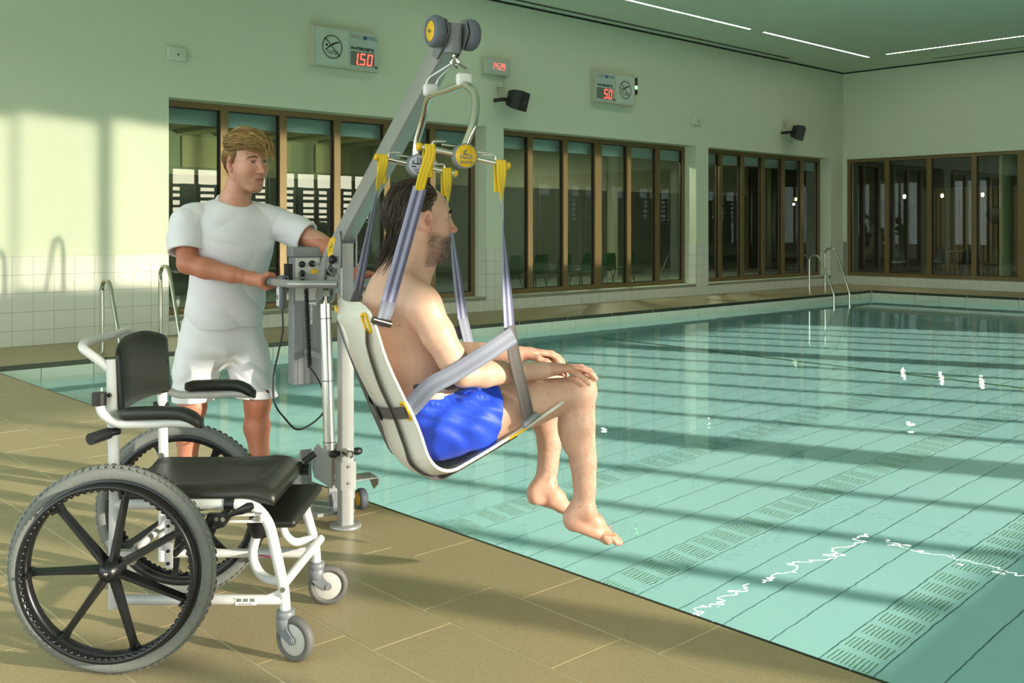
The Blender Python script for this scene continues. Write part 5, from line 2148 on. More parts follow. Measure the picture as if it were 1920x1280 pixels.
class Body:
    """implicit body: rounded limbs and ellipsoids blended smoothly, turned into one mesh"""
    def __init__(self):
        self.p = []

    def _add(self, fn, lo, hi, k, op):
        self.p.append((fn, np.array(lo, float), np.array(hi, float), k, op))

    def cone(self, a, b, ra, rb=None, k=0.02, op='u'):
        a, b = V3(a), V3(b)
        rb = ra if rb is None else rb
        ab = b - a
        L = float(ab @ ab) + 1e-12
        m = max(ra, rb)

        def fn(x, y, z):
            t = np.clip(((x - a[0]) * ab[0] + (y - a[1]) * ab[1] + (z - a[2]) * ab[2]) / L, 0, 1)
            return np.sqrt((x - a[0] - t * ab[0]) ** 2 + (y - a[1] - t * ab[1]) ** 2 + (z - a[2] - t * ab[2]) ** 2) - (ra + (rb - ra) * t)
        self._add(fn, np.minimum(a, b) - m, np.maximum(a, b) + m, k, op)
        return self

    def chain(self, pts, rs, k=0.02):
        for i in range(len(pts) - 1):
            self.cone(pts[i], pts[i + 1], rs[i], rs[i + 1], k if i == 0 else min(k, 0.015))
        return self

    def ell(self, c, r, k=0.02, rot=None, op='u'):
        c, r = V3(c), V3(r)
        Rm = None if rot is None else np.array(rot.to_3x3() if hasattr(rot, 'to_3x3') else rot, dtype=np.float32)
        m = float(max(r))

        def fn(x, y, z):
            X_, Y_, Z_ = x - c[0], y - c[1], z - c[2]
            if Rm is not None:
                X_, Y_, Z_ = (Rm[0, 0] * X_ + Rm[1, 0] * Y_ + Rm[2, 0] * Z_, Rm[0, 1] * X_ + Rm[1, 1] * Y_ + Rm[2, 1] * Z_, Rm[0, 2] * X_ + Rm[1, 2] * Y_ + Rm[2, 2] * Z_)
            k0 = np.sqrt((X_ / r[0]) ** 2 + (Y_ / r[1]) ** 2 + (Z_ / r[2]) ** 2)
            k1 = np.sqrt((X_ / r[0] ** 2) ** 2 + (Y_ / r[1] ** 2) ** 2 + (Z_ / r[2] ** 2) ** 2)
            return k0 * (k0 - 1.0) / np.maximum(k1, 1e-6)
        ext = r if Rm is None else np.array([m, m, m])
        self._add(fn, c - ext, c + ext, k, op)
        return self

    def cut(self, p, n, lo, hi, k=0.004):
        """removes what lies beyond the plane (p, n) inside the box"""
        p, n = V3(p), V3(n)
        n = n / np.linalg.norm(n)

        def fn(x, y, z):
            return -((x - p[0]) * n[0] + (y - p[1]) * n[1] + (z - p[2]) * n[2])
        self._add(fn, lo, hi, k, 'cut')
        return self

    def disp(self, fn, lo, hi):
        self._add(fn, lo, hi, 0, 'd')
        return self

    def grid(self, lo, hi, h):
        lo, hi = np.array(lo, float), np.array(hi, float)
        n = np.ceil((hi - lo) / h).astype(int) + 1
        ax = [(lo[i] + h * np.arange(n[i])).astype(np.float32) for i in range(3)]
        F = np.full(n, 0.30, dtype=np.float32)
        for fn, a, b, k, op in self.p:
            pad = 0.045 if op in ('u', 's') else 0.0
            i0 = np.clip(np.floor((a - pad - lo) / h).astype(int), 0, n)
            i1 = np.clip(np.ceil((b + pad - lo) / h).astype(int) + 1, 0, n)
            if np.any(i1 <= i0):
                continue
            sl = tuple(slice(i0[j], i1[j]) for j in range(3))
            x = ax[0][sl[0]][:, None, None]
            y = ax[1][sl[1]][None, :, None]
            z = ax[2][sl[2]][None, None, :]
            d = fn(x, y, z)
            f = F[sl]
            if op == 'u':
                hh = np.maximum(k - np.abs(f - d), 0) / k
                F[sl] = np.minimum(f, d) - hh * hh * k * 0.25
            elif op == 's':
                g = -d
                hh = np.maximum(k - np.abs(f - g), 0) / k
                F[sl] = np.maximum(f, g) + hh * hh * k * 0.25
            elif op == 'cut':
                F[sl] = np.maximum(f, -d)
            else:
                F[sl] = f + d
        return F, ax

    def mesh(self, lo, hi, h, keep=None, smooth=1):
        F, ax = self.grid(lo, hi, h)
        neg = F < 0
        nx, ny, nz = F.shape
        c = np.zeros((nx - 1, ny - 1, nz - 1), dtype=np.int8)
        for dx in (0, 1):
            for dy in (0, 1):
                for dz in (0, 1):
                    c += neg[dx:nx - 1 + dx, dy:ny - 1 + dy, dz:nz - 1 + dz]
        act = np.argwhere((c > 0) & (c < 8))
        idx = np.full(c.shape, -1, dtype=np.int64)
        idx[act[:, 0], act[:, 1], act[:, 2]] = np.arange(len(act))
        acc = np.zeros((len(act), 3), dtype=np.float64)
        cnt = np.zeros(len(act))
        corners = [(i, j, k) for i in (0, 1) for j in (0, 1) for k in (0, 1)]
        for a in corners:
            for ax_i in range(3):
                if a[ax_i] == 1:
                    continue
                b = list(a)
                b[ax_i] = 1
                fa = F[act[:, 0] + a[0], act[:, 1] + a[1], act[:, 2] + a[2]]
                fb = F[act[:, 0] + b[0], act[:, 1] + b[1], act[:, 2] + b[2]]
                m = (fa < 0) != (fb < 0)
                t = np.where(m, fa / np.where(m, fa - fb, 1), 0)
                p = np.tile(np.array(a, float), (len(act), 1))
                p[:, ax_i] += t
                acc[m] += p[m]
                cnt[m] += 1
        vert = (act + acc / cnt[:, None]) * h + np.array([ax[0][0], ax[1][0], ax[2][0]])
        quads = []
        for ax_i in range(3):
            o1, o2 = [(1, 2), (2, 0), (0, 1)][ax_i]
            s0 = [slice(1, s - 1) for s in F.shape]
            s1 = [slice(1, s - 1) for s in F.shape]
            s0[ax_i] = slice(0, F.shape[ax_i] - 1)
            s1[ax_i] = slice(1, F.shape[ax_i])
            a, b = neg[tuple(s0)], neg[tuple(s1)]
            e = np.argwhere(a != b)
            off = np.ones(3, int)
            off[ax_i] = 0
            e = e + off
            inside = neg[e[:, 0], e[:, 1], e[:, 2]]
            q = []
            for (u_, v_) in ((0, 0), (1, 0), (1, 1), (0, 1)):
                g = e.copy()
                g[:, o1] -= 1 - u_
                g[:, o2] -= 1 - v_
                q.append(idx[g[:, 0], g[:, 1], g[:, 2]])
            q = np.stack(q, 1)
            q[~inside] = q[~inside][:, ::-1]
            quads.append(q)
        quads = np.concatenate(quads)
        quads = quads[(quads >= 0).all(1)]
        for _ in range(smooth):
            s = np.zeros_like(vert)
            n = np.zeros(len(vert))
            for k in range(4):
                i, j = quads[:, k], quads[:, (k + 1) % 4]
                np.add.at(s, i, vert[j])
                np.add.at(s, j, vert[i])
                np.add.at(n, i, 1)
                np.add.at(n, j, 1)
            vert = vert * 0.5 + 0.5 * s / np.maximum(n, 1)[:, None]
        if keep is not None:
            cen = vert[quads].mean(1)
            quads = quads[keep(cen)]
            used = np.unique(quads)
            mp = np.full(len(vert), -1)
            mp[used] = np.arange(len(used))
            vert, quads = vert[used], mp[quads]
        return vert, quads


def np_mesh(name, parts):
    vs, qs, o = [], [], 0
    for v, q in parts:
        vs.append(v)
        qs.append(q + o)
        o += len(v)
    v = np.concatenate(vs).astype(np.float32)
    q = np.concatenate(qs).astype(np.int32)
    me = bpy.data.meshes.new(name)
    me.vertices.add(len(v))
    me.vertices.foreach_set('co', v.ravel())
    me.loops.add(len(q) * 4)
    me.loops.foreach_set('vertex_index', q.ravel())
    me.polygons.add(len(q))
    me.polygons.foreach_set('loop_start', np.arange(len(q), dtype=np.int32) * 4)
    me.polygons.foreach_set('use_smooth', np.ones(len(q), dtype=bool))
    me.update()
    me.validate()
    return me, v


def set_tint(me, rgb):
    at = me.color_attributes.new('tint', 'FLOAT_COLOR', 'POINT')
    a = np.ones((len(rgb), 4), dtype=np.float32)
    a[:, :3] = rgb
    at.data.foreach_set('color', a.ravel())


def tint_mat(name, rough=0.5, sss=0.0, bump=0.1, bscale=300, sheen=0.0, mott=0.06, mscale=35):
    m, nt, p = new_mat(name)
    p.inputs['Roughness'].default_value = rough
    at = nt.nodes.new('ShaderNodeAttribute')
    at.attribute_name = 'tint'
    tc = nt.nodes.new('ShaderNodeTexCoord')
    no = nt.nodes.new('ShaderNodeTexNoise')
    no.inputs['Scale'].default_value = mscale
    no.inputs['Detail'].default_value = 5
    nt.links.new(tc.outputs['Object'], no.inputs['Vector'])
    mr = nt.nodes.new('ShaderNodeMapRange')
    mr.inputs[1].default_value = 0.25
    mr.inputs[2].default_value = 0.75
    mr.inputs[3].default_value = 1 - mott
    mr.inputs[4].default_value = 1 + mott
    nt.links.new(no.outputs[0], mr.inputs[0])
    mx = nt.nodes.new('ShaderNodeVectorMath')
    mx.operation = 'SCALE'
    nt.links.new(at.outputs['Color'], mx.inputs[0])
    nt.links.new(mr.outputs[0], mx.inputs['Scale'])
    nt.links.new(mx.outputs[0], p.inputs['Base Color'])
    if sss:
        p.inputs['Subsurface Weight'].default_value = sss
        p.inputs['Subsurface Radius'].default_value = (0.012, 0.004, 0.002)
        p.inputs['Subsurface Scale'].default_value = 1.0
    p.inputs['Sheen Weight'].default_value = sheen
    if bump:
        n2 = nt.nodes.new('ShaderNodeTexNoise')
        n2.inputs['Scale'].default_value = bscale
        nt.links.new(tc.outputs['Object'], n2.inputs['Vector'])
        b = nt.nodes.new('ShaderNodeBump')
        b.inputs['Strength'].default_value = bump
        b.inputs['Distance'].default_value = 0.003
        nt.links.new(n2.outputs[0], b.inputs['Height'])
        nt.links.new(b.outputs[0], p.inputs['Normal'])
    return m


def head(B, T, s=1.0):
    """adds a head to body B; T places the head frame (x ahead, y left, z up), s scales it"""
    Rm = T.to_3x3()

    def P(p):
        return tuple(T @ (Vector(p) * s))

    def E(c, r, k=0.02, op='u', rot=None):
        M_ = Rm if rot is None else Rm @ rot.to_3x3()
        B.ell(P(c), [v * s for v in r], k * s, M_, op)

    def C(a, b, ra, rb=None, k=0.02, op='u'):
        B.cone(P(a), P(b), ra * s, (ra if rb is None else rb) * s, k * s, op)
    E((-0.012, 0, 0.030), (0.100, 0.077, 0.093), 0.03)
    E((-0.035, 0, -0.012), (0.072, 0.064, 0.070), 0.03)
    E((0.034, 0, -0.030), (0.056, 0.057, 0.086), 0.03)
    for y in (-1, 1):
        C((-0.008, y * 0.053, -0.050), (0.060, y * 0.016, -0.099), 0.019, 0.017, 0.025)
        E((0.052, y * 0.040, -0.022), (0.026, 0.022, 0.028), 0.025)
        C((0.080, y * 0.008, 0.033), (0.062, y * 0.046, 0.034), 0.0115, 0.010, 0.015)
        E((-0.010, y * 0.0535, -0.02), (0.03, 0.016, 0.04), 0.02)
    E((0.066, 0, -0.099), (0.019, 0.024, 0.017), 0.02)
    E((0.066, 0, -0.062), (0.020, 0.030, 0.026), 0.02)
    for y in (-1, 1):
        E((0.094, y * 0.031, 0.015), (0.018, 0.018, 0.0115), 0.014, 's')
        E((0.0715, y * 0.0315, 0.0150), (0.0140, 0.0152, 0.0138), 0.004)
        E((0.0880, y * 0.0325, 0.0135), (0.0115, 0.0132, 0.0042), 0.003, 's')
    C((0.084, 0, 0.024), (0.108, 0, -0.019), 0.0078, 0.0105, 0.012)
    E((0.1105, 0, -0.0235), (0.0120, 0.0115, 0.0100), 0.010)
    for y in (-1, 1):
        E((0.0990, y * 0.0125, -0.0270), (0.0110, 0.0072, 0.0075), 0.007)
        E((0.1045, y * 0.0062, -0.0355), (0.0055, 0.0034, 0.0045), 0.003, 's')
    E((0.0845, 0, -0.0555), (0.0085, 0.0215, 0.0058), 0.008)
    E((0.0825, 0, -0.0670), (0.0090, 0.0185, 0.0062), 0.008)
    E((0.0950, 0, -0.0608), (0.0130, 0.0250, 0.0016), 0.003, 's')
    for y in (-1, 1):
        tl = Matrix.Rotation(R(12), 3, 'Y') @ Matrix.Rotation(R(y * 22), 3, 'Z')
        E((-0.014, y * 0.0830, 0.004), (0.0215, 0.0075, 0.0345), 0.007, 'u', tl)
        E((-0.004, y * 0.0800, -0.026), (0.0105, 0.0070, 0.0120), 0.008, 'u', tl)
        E((-0.007, y * 0.0918, 0.005), (0.0120, 0.0085, 0.0200), 0.004, 's', tl)
        E((-0.002, y * 0.0860, -0.006), (0.0065, 0.0085, 0.0075), 0.004, 's', tl)


def eyes(parent, T, s, iris):
    for y in (-1, 1):
        c = T @ (Vector((0.0712, y * 0.0315, 0.0148)) * s)
        q_ = MB()
        q_.sphere(c, 0.0124 * s, 10)
        eo = q_.build('eye', M_EYE, parent)
        d = (T.to_3x3() @ Vector((1, 0.0, -0.03))).normalized()
        q_ = MB()
        q_.lathe([(0.0, 0.01285 * s), (0.0035 * s, 0.0126 * s), (0.0060 * s, 0.0113 * s)], 18, a=c, axis=d)
        io = q_.build('iris', iris, eo)
        q_ = MB()
        q_.lathe([(0.0, 0.0131 * s), (0.0026 * s, 0.01285 * s)], 14, a=c, axis=d)
        q_.build('pupil', M_RUBBER, eo)


M_EYE = mat('eye_white', srgb(214, 206, 198), 0.15)
M_IRISB = mat('grey_blue_iris', srgb(70, 88, 96), 0.2)
M_IRISD = mat('brown_iris', srgb(66, 48, 36), 0.2)


def strands(name, roots, step, parent, material, r0=0.0011, seg=9, seed=1, tint=None):
    """hair: tapered three-sided locks; step(p, i, rnd, d) gives the next point and direction"""
    rnd = random.Random(seed)
    vs, fs, col = [], [], []
    for (p, d, L) in roots:
        pts = [Vector(p)]
        d = Vector(d)
        key = [rnd.uniform(-1, 1) for _ in range(4)]
        for i in range(seg):
            p2, d = step(pts[-1], d, i / seg, L / seg, key)
            pts.append(p2)
        o = len(vs)
        c_ = tint(pts[0], rnd) if tint else (0.1, 0.1, 0.1)
        up = (pts[1] - pts[0]).orthogonal()
        rr = r0 * rnd.uniform(0.7, 1.3)
        for i, q_ in enumerate(pts):
            t = (pts[min(i + 1, seg)] - pts[max(i - 1, 0)])
            if t.length < 1e-9:
                t = Vector((0, 0, 1))
            t.normalize()
            u_ = (up - t * up.dot(t))
            if u_.length < 1e-6:
                u_ = t.orthogonal()
            u_.normalize()
            w_ = t.cross(u_)
            rad = rr * (1 - 0.85 * (i / seg) ** 1.5)
            for a in (0, 2.094, 4.189):
                vs.append(q_ + (u_ * math.cos(a) + w_ * math.sin(a)) * rad)
                col.append(c_)
        for i in range(seg):
            for a in range(3):
                b = (a + 1) % 3
                fs.append((o + 3 * i + a, o + 3 * i + b, o + 3 * i + 3 + b, o + 3 * i + 3 + a))
    q_ = MB()
    q_.add(vs, fs, True)
    me = q_.mesh(name)
    set_tint(me, np.array(col, dtype=np.float32))
    return link(name, me, material, parent)


M_HAIR = tint_mat('hair', 0.42, 0, 0, mott=0.15, mscale=120)
M_SKIN = tint_mat('skin', 0.48, 0.12, 0.12, 420, mott=0.07, mscale=45)
M_CLOTH = tint_mat('cotton_cloth', 0.85, 0, 0.10, 700, 0.2, mott=0.015, mscale=18)
M_NYLON = tint_mat('blue_nylon', 0.52, 0, 0.05, 500, 0.1, mott=0.05, mscale=25)


def mixc(base, c, w):
    w = np.clip(w, 0, 1)[:, None]
    return base * (1 - w) + np.array(c, dtype=np.float32)[None, :3] * w


def blob(v, c, r):
    c = np.array(c)
    r = np.array(r)
    d = (((v - c) / r) ** 2).sum(1)
    return np.exp(-d)


def pnoise(v, f, seed=0):
    rs = np.random.RandomState(seed)
    o = np.zeros(len(v))
    for i in range(7):
        k = rs.normal(size=3) * f
        o += np.sin(v @ k + rs.uniform(0, 6.28))
    return o / 3.5


def hand_flat(B, wrist, knuckle, tips, th, pw=0.040, up=(0, 0, 1), k=0.010, fr=0.0088):
    """open hand: palm from wrist to the knuckle line, fingers as bent chains"""
    wrist, knuckle = Vector(wrist), Vector(knuckle)
    d = (knuckle - wrist).normalized()
    upv = Vector(up)
    side = d.cross(upv).normalized()
    for t in (-0.85, -0.3, 0.3, 0.85):
        B.cone(wrist.lerp(knuckle, 0.15) + side * t * pw * 0.55, knuckle + side * t * pw - d * abs(t) * 0.006, 0.0135, 0.0115, 0.012)
    B.cone(wrist - d * 0.01, wrist.lerp(knuckle, 0.5), 0.024, 0.020, 0.02)
    for ch in tips:
        B.chain([Vector(p) for p in ch], [fr * 1.12, fr * 1.02, fr * 0.92, fr * 0.78][:len(ch)], k * 0.7)
    B.chain([Vector(p) for p in th], [0.0135, 0.0115, 0.0105, 0.0085][:len(th)], 0.010)


# ---- the seated man, in the frame of the hanging seat
B = Body()
HEADT = Matrix.Translation((-0.058, 0.0, 1.322)) @ Matrix.Rotation(R(2), 4, 'Y')
HS = 1.03
head(B, HEADT, HS)
B.chain([(-0.165, 0, 1.105), (-0.125, 0, 1.18), (-0.085, 0, 1.25)], [0.072, 0.062, 0.060], 0.035)
B.cone((-0.075, 0, 1.13), (-0.045, 0, 1.225), 0.045, 0.048, 0.03)
# trunk
B.ell((-0.020, 0, 0.638), (0.135, 0.172, 0.105), 0.04)
B.ell((-0.070, 0, 0.745), (0.122, 0.158, 0.110), 0.05)
B.ell((-0.100, 0, 0.860), (0.118, 0.150, 0.130), 0.05)
B.ell((-0.130, 0, 0.980), (0.118, 0.160, 0.130), 0.05)
B.ell((-0.150, 0, 1.055), (0.098, 0.150, 0.080), 0.05)
for y in (-1, 1):
    B.ell((-0.180, y * 0.085, 1.010), (0.062, 0.070, 0.090), 0.04)
    B.cone((-0.150, y * 0.05, 1.125), (-0.125, y * 0.165, 1.082), 0.040, 0.046, 0.04)
    B.ell((-0.118, y * 0.188, 1.050), (0.056, 0.054, 0.062), 0.03)
    B.ell((-0.055, y * 0.075, 0.985), (0.055, 0.075, 0.060), 0.04)
# near (right) arm resting on the thigh
B.chain([(-0.115, -0.192, 1.045), (-0.078, -0.216, 0.965), (-0.035, -0.232, 0.885), (0.000, -0.238, 0.838)], [0.056, 0.053, 0.046, 0.039], 0.03)
B.chain([(0.002, -0.238, 0.833), (0.075, -0.225, 0.830), (0.20, -0.188, 0.824), (0.318, -0.150, 0.815)], [0.040, 0.044, 0.037, 0.0265], 0.02)
kn = 0.020
K = [(0.414, -0.168, 0.813), (0.424, -0.149, 0.820), (0.427, -0.129, 0.821), (0.420, -0.109, 0.817)]
tips = [[K[0], (0.444, -0.180, 0.800), (0.464, -0.188, 0.782), (0.476, -0.192, 0.766)],
        [K[1], (0.468, -0.158, 0.815), (0.499, -0.163, 0.800), (0.519, -0.166, 0.780)],
        [K[2], (0.477, -0.130, 0.818), (0.511, -0.131, 0.804), (0.531, -0.132, 0.782)],
        [K[3], (0.468, -0.103, 0.815), (0.500, -0.100, 0.802), (0.520, -0.099, 0.782)]]
hand_flat(B, (0.320, -0.150, 0.817), (0.421, -0.139, 0.820), tips, [(0.345, -0.118, 0.812), (0.382, -0.090, 0.806), (0.418, -0.076, 0.796), (0.444, -0.070, 0.784)], 0.034)
# far (left) arm
B.chain([(-0.120, 0.192, 1.045), (-0.075, 0.222, 0.965), (-0.020, 0.240, 0.885), (0.020, 0.238, 0.852)], [0.056, 0.053, 0.046, 0.039], 0.03)
B.chain([(0.022, 0.238, 0.850), (0.10, 0.215, 0.848), (0.22, 0.165, 0.845), (0.345, 0.110, 0.840)], [0.040, 0.043, 0.036, 0.0265], 0.02)
tips = [[(0.430, 0.090, 0.842), (0.468, 0.088, 0.834), (0.490, 0.087, 0.820), (0.503, 0.086, 0.806)],
        [(0.437, 0.110, 0.845), (0.480, 0.112, 0.838), (0.506, 0.113, 0.824), (0.521, 0.114, 0.808)],
        [(0.435, 0.130, 0.843), (0.476, 0.135, 0.836), (0.500, 0.138, 0.822), (0.514, 0.139, 0.806)],
        [(0.426, 0.148, 0.838), (0.458, 0.157, 0.830), (0.478, 0.162, 0.816), (0.490, 0.164, 0.802)]]
hand_flat(B, (0.347, 0.110, 0.841), (0.432, 0.118, 0.844), tips, [(0.368, 0.085, 0.836), (0.400, 0.062, 0.828), (0.430, 0.052, 0.816), (0.450, 0.050, 0.804)], 0.032)
# legs
for (y, kx, kz, axx, az) in ((-0.118, 0.478, 0.728, 0.497, 0.318), (0.118, 0.486, 0.752, 0.462, 0.352)):
    s_ = -1 if y < 0 else 1
    B.chain([(0.0, y * 0.85, 0.645), (0.13, y * 0.97, 0.672), (0.30, y, 0.706), (0.43, y * 1.02, kz - 0.004)], [0.098, 0.095, 0.077, 0.059], 0.035)
    B.ell((kx + 0.008, y * 1.02, kz + 0.006), (0.054, 0.052, 0.054), 0.03)
    L = kz - az
    B.chain([(kx - 0.004, y * 1.02, kz - 0.02), (kx - 0.018 + (axx - kx) * 0.3, y * 1.02, kz - L * 0.28), (kx + (axx - kx) * 0.60, y * 1.02, kz - L * 0.60), (axx, y * 1.02, az + 0.015)], [0.052, 0.057, 0.043, 0.0350], 0.025)
    B.ell((kx - 0.045 + (axx - kx) * 0.3, y * 1.02, kz - L * 0.29), (0.034, 0.040, 0.085), 0.03)
    B.cone((kx + 0.035, y * 1.02, kz - 0.06), (axx + 0.022, y * 1.02, az + 0.06), 0.016, 0.012, 0.03)
    # foot: heel, instep, ball, five toes; points ahead and down
    A_ = Vector((axx, y * 1.02, az))
    fx = Vector((0.92, s_ * 0.10, -0.37)).normalized()
    fy = Vector((0, 1, 0))
    fy = (fy - fx * fx.y).normalized()
    fz = fx.cross(fy)

    def FP(a, b, c_):
        return A_ + fx * a + fy * b + fz * c_
    for q_ in (-1, 1):
        B.ell(FP(0.002, q_ * 0.029, -0.002), (0.014, 0.010, 0.014), 0.012)
    B.chain([FP(-0.034, 0, -0.030), FP(-0.032, 0, -0.056)], [0.0235, 0.0255], 0.03)
    B.cone(FP(-0.022, 0, 0.05), FP(-0.044, 0, -0.038), 0.014, 0.0195, 0.03)
    B.chain([FP(0.004, 0, -0.012), FP(0.06, -s_ * 0.006, -0.036), FP(0.115, -s_ * 0.010, -0.058)], [0.036, 0.031, 0.019], 0.03)
    B.cone(FP(-0.02, s_ * 0.006, -0.062), FP(0.110, s_ * 0.022, -0.070), 0.020, 0.015, 0.02)
    B.cone(FP(0.04, -s_ * 0.014, -0.054), FP(0.120, -s_ * 0.028, -0.068), 0.019, 0.0165, 0.02)
    B.cone(FP(0.112, -s_ * 0.026, -0.067), FP(0.106, s_ * 0.032, -0.071), 0.0155, 0.0135, 0.02)
    for i_, (b0, L_, rr) in enumerate(((-0.032, 0.070, 0.0128), (-0.0115, 0.072, 0.0096), (0.0055, 0.066, 0.0092), (0.0215, 0.058, 0.0088), (0.0365, 0.048, 0.0086))):
        st = FP(0.112 - 0.006 * i_, s_ * b0, -0.066)
        B.chain([st, FP(0.112 - 0.006 * i_ + L_ * 0.60, s_ * b0 * 1.06, -0.058), FP(0.112 - 0.006 * i_ + L_, s_ * b0 * 1.10, -0.071)], [rr * 0.95, rr * 0.9, rr], 0.003)

hb_lo, hb_hi = (-0.20, -0.12, 1.185), (0.09, 0.12, 1.47)
nb_lo, nb_hi = (0.315, -0.235, 0.735), (0.565, -0.035, 0.880)


def inbox(c, lo, hi):
    return ((c > np.array(lo)) & (c < np.array(hi))).all(1)


ft_lo, ft_hi = (0.40, -0.22, 0.10), (0.76, -0.04, 0.335)
parts = [B.mesh((-0.30, -0.31, 0.10), (0.76, 0.31, 1.47), 0.0048, lambda c: ~inbox(c, hb_lo, hb_hi) & ~inbox(c, nb_lo, nb_hi) & ~inbox(c, ft_lo, ft_hi)),
         B.mesh(np.array(ft_lo) - 0.012, np.array(ft_hi) + 0.012, 0.0027, lambda c: inbox(c, ft_lo, ft_hi)),
         B.mesh(np.array(hb_lo) - 0.012, np.array(hb_hi) + 0.012, 0.0023, lambda c: inbox(c, hb_lo, hb_hi)),
         B.mesh(np.array(nb_lo) - 0.012, np.array(nb_hi) + 0.012, 0.0026, lambda c: inbox(c, nb_lo, nb_hi))]
me, v = np_mesh('person', parts)
col = np.tile(np.array(srgb(214, 172, 150)[:3], dtype=np.float32), (len(v), 1))
H_ = np.array((HEADT.inverted() @ Matrix.Identity(4)))
hl = (np.c_[v, np.ones(len(v))] @ np.array(HEADT.inverted()).T)[:, :3] / HS
ishead = (v[:, 2] > 1.17)
col = mixc(col, srgb(196, 138, 112), 0.55 * np.clip((0.55 - v[:, 2]) / 0.3, 0, 1) + 0.12 * pnoise(v, 9, 3))
col = mixc(col, srgb(190, 128, 106), 0.45 * (v[:, 0] > 0.34) * (v[:, 2] > 0.80) * (v[:, 0] < 0.62))
for y in (-1, 1):
    col = mixc(col, srgb(196, 116, 100), ishead * 0.75 * (blob(hl, (0.075, y * 0.035, -0.025), (0.02, 0.025, 0.02)) + blob(hl, (-0.012, y * 0.083, 0.0), (0.024, 0.012, 0.035))))
    col = mixc(col, srgb(96, 66, 52), ishead * 1.2 * blob(hl, (0.082, y * 0.031, 0.0185), (0.012, 0.016, 0.004)))
col = mixc(col, srgb(200, 116, 98), ishead * 0.7 * blob(hl, (0.108, 0, -0.022), (0.015, 0.016, 0.018)))
col = mixc(col, srgb(168, 96, 84), ishead * 0.9 * blob(hl, (0.098, 0, -0.061), (0.012, 0.021, 0.009)))
beard = np.clip((-0.028 - hl[:, 2]) / 0.02, 0, 1) * np.clip((hl[:, 0] + 0.012) / 0.02, 0, 1) * ishead * (hl[:, 2] > -0.145)
beard *= 1 - 0.9 * blob(hl, (0.1, 0, -0.061), (0.02, 0.018, 0.008))
beard *= 1 - np.clip(1.4 * (blob(hl, (0.062, 0.045, -0.022), (0.028, 0.03, 0.026)) + blob(hl, (0.062, -0.045, -0.022), (0.028, 0.03, 0.026))), 0, 1)
col = mixc(col, srgb(120, 94, 78), 0.62 * beard)
scalp = ishead * np.clip(((hl[:, 2] - 0.078) + np.clip(-(hl[:, 0] - 0.062), 0, 1) * 1.6) / 0.02, 0, 1) * (hl[:, 2] > -0.07) * (np.abs(hl[:, 1]) < 0.082)
scalp = np.where(hl[:, 0] > 0.005, ishead * (hl[:, 2] > 0.085) * (hl[:, 0] < 0.032), scalp) * np.where((hl[:, 0] > -0.055) & (hl[:, 2] < 0.03), 0, 1)
col = mixc(col, srgb(46, 38, 32), 0.85 * scalp)
for (c_, r_) in (((0.535, -0.135, 0.375), (0.010, 0.03, 0.013)), ((0.50, 0.10, 0.345), (0.008, 0.03, 0.008)), ((0.545, -0.14, 0.30), (0.006, 0.02, 0.006))):
    col = mixc(col, srgb(142, 72, 58), 0.85 * blob(v, c_, r_))
for i in range(40):
    rs = np.random.RandomState(i)
    j = rs.randint(len(v))
    col = mixc(col, srgb(120, 80, 62), 0.7 * blob(v, v[j], (0.0022, 0.0022, 0.0022)))
set_tint(me, col)
man = link('person', me, M_SKIN)
man.matrix_world = MANF
tag(man, 'dark haired bearded man in blue swim shorts sitting in the hanging seat, hands on knees', 'person')
eyes(man, HEADT, HS, M_IRISD)

# hair on the shins
leg = v[(v[:, 2] < 0.70) & (v[:, 2] > 0.36) & (v[:, 0] > 0.36)]
rr_ = np.random.RandomState(6)
roots_leg = []
for i in rr_.choice(len(leg), 1500):
    p_ = Vector(leg[i])
    roots_leg.append((tuple(p_), (rr_.uniform(-0.3, 0.6), (p_.y - (0.12 if p_.y > 0 else -0.12)) * 12, -0.8), rr_.uniform(0.008, 0.018)))

# swim shorts
S_ = Body()
S_.ell((-0.022, 0, 0.634), (0.142, 0.186, 0.112), 0.04)
S_.ell((-0.060, 0, 0.715), (0.128, 0.166, 0.085), 0.04)
for y in (-1, 1):
    S_.chain([(0.0, y * 0.100, 0.645), (0.08, y * 0.110, 0.664), (0.20, y * 0.116, 0.690)], [0.106, 0.107, 0.102], 0.03)


def shorts_folds(x, y, z):
    a = 0.0016 * np.sin(70 * (x * 0.9 + z * 0.7) + 12 * np.sin(9 * z + 3 * y)) + 0.0022 * np.sin(34 * (x - 0.8 * z) + 5 * np.sin(16 * y))
    g = np.exp(-((z - (0.742 + 0.12 * x)) / 0.014) ** 2)
    return a * 1.6 - 0.0035 * g + 0.0011 * g * np.sin(420 * x + 300 * y)


S_.disp(shorts_folds, (-0.3, -0.4, 0.4), (0.4, 0.4, 0.9))
S_.cut((0.150, 0, 0.70), (1.0, 0, -0.10), (-0.3, -0.4, 0.4), (0.5, 0.4, 0.95))
S_.cut((0.0, 0, 0.757), (-0.14, 0, 1.0), (-0.3, -0.4, 0.4), (0.5, 0.4, 0.95))
vq = S_.mesh((-0.22, -0.23, 0.50), (0.20, 0.23, 0.84), 0.0036)
me, v = np_mesh('swim_shorts', [vq])
c = np.tile(np.array(srgb(36, 84, 226)[:3], dtype=np.float32), (len(v), 1))
set_tint(me, mixc(c, srgb(26, 62, 190), 0.4 + 0.4 * pnoise(v, 14, 8)))
sh = link('swim_shorts', me, M_NYLON, man)
q = MB()
q.tube(spline([(0.035, -0.150, 0.758), (0.048, -0.163, 0.772), (0.075, -0.166, 0.776), (0.095, -0.160, 0.758), (0.085, -0.163, 0.728), (0.060, -0.170, 0.712)], 6), 0.006, 8)
wb = q.build('waist_cord', M_NYLON, sh)
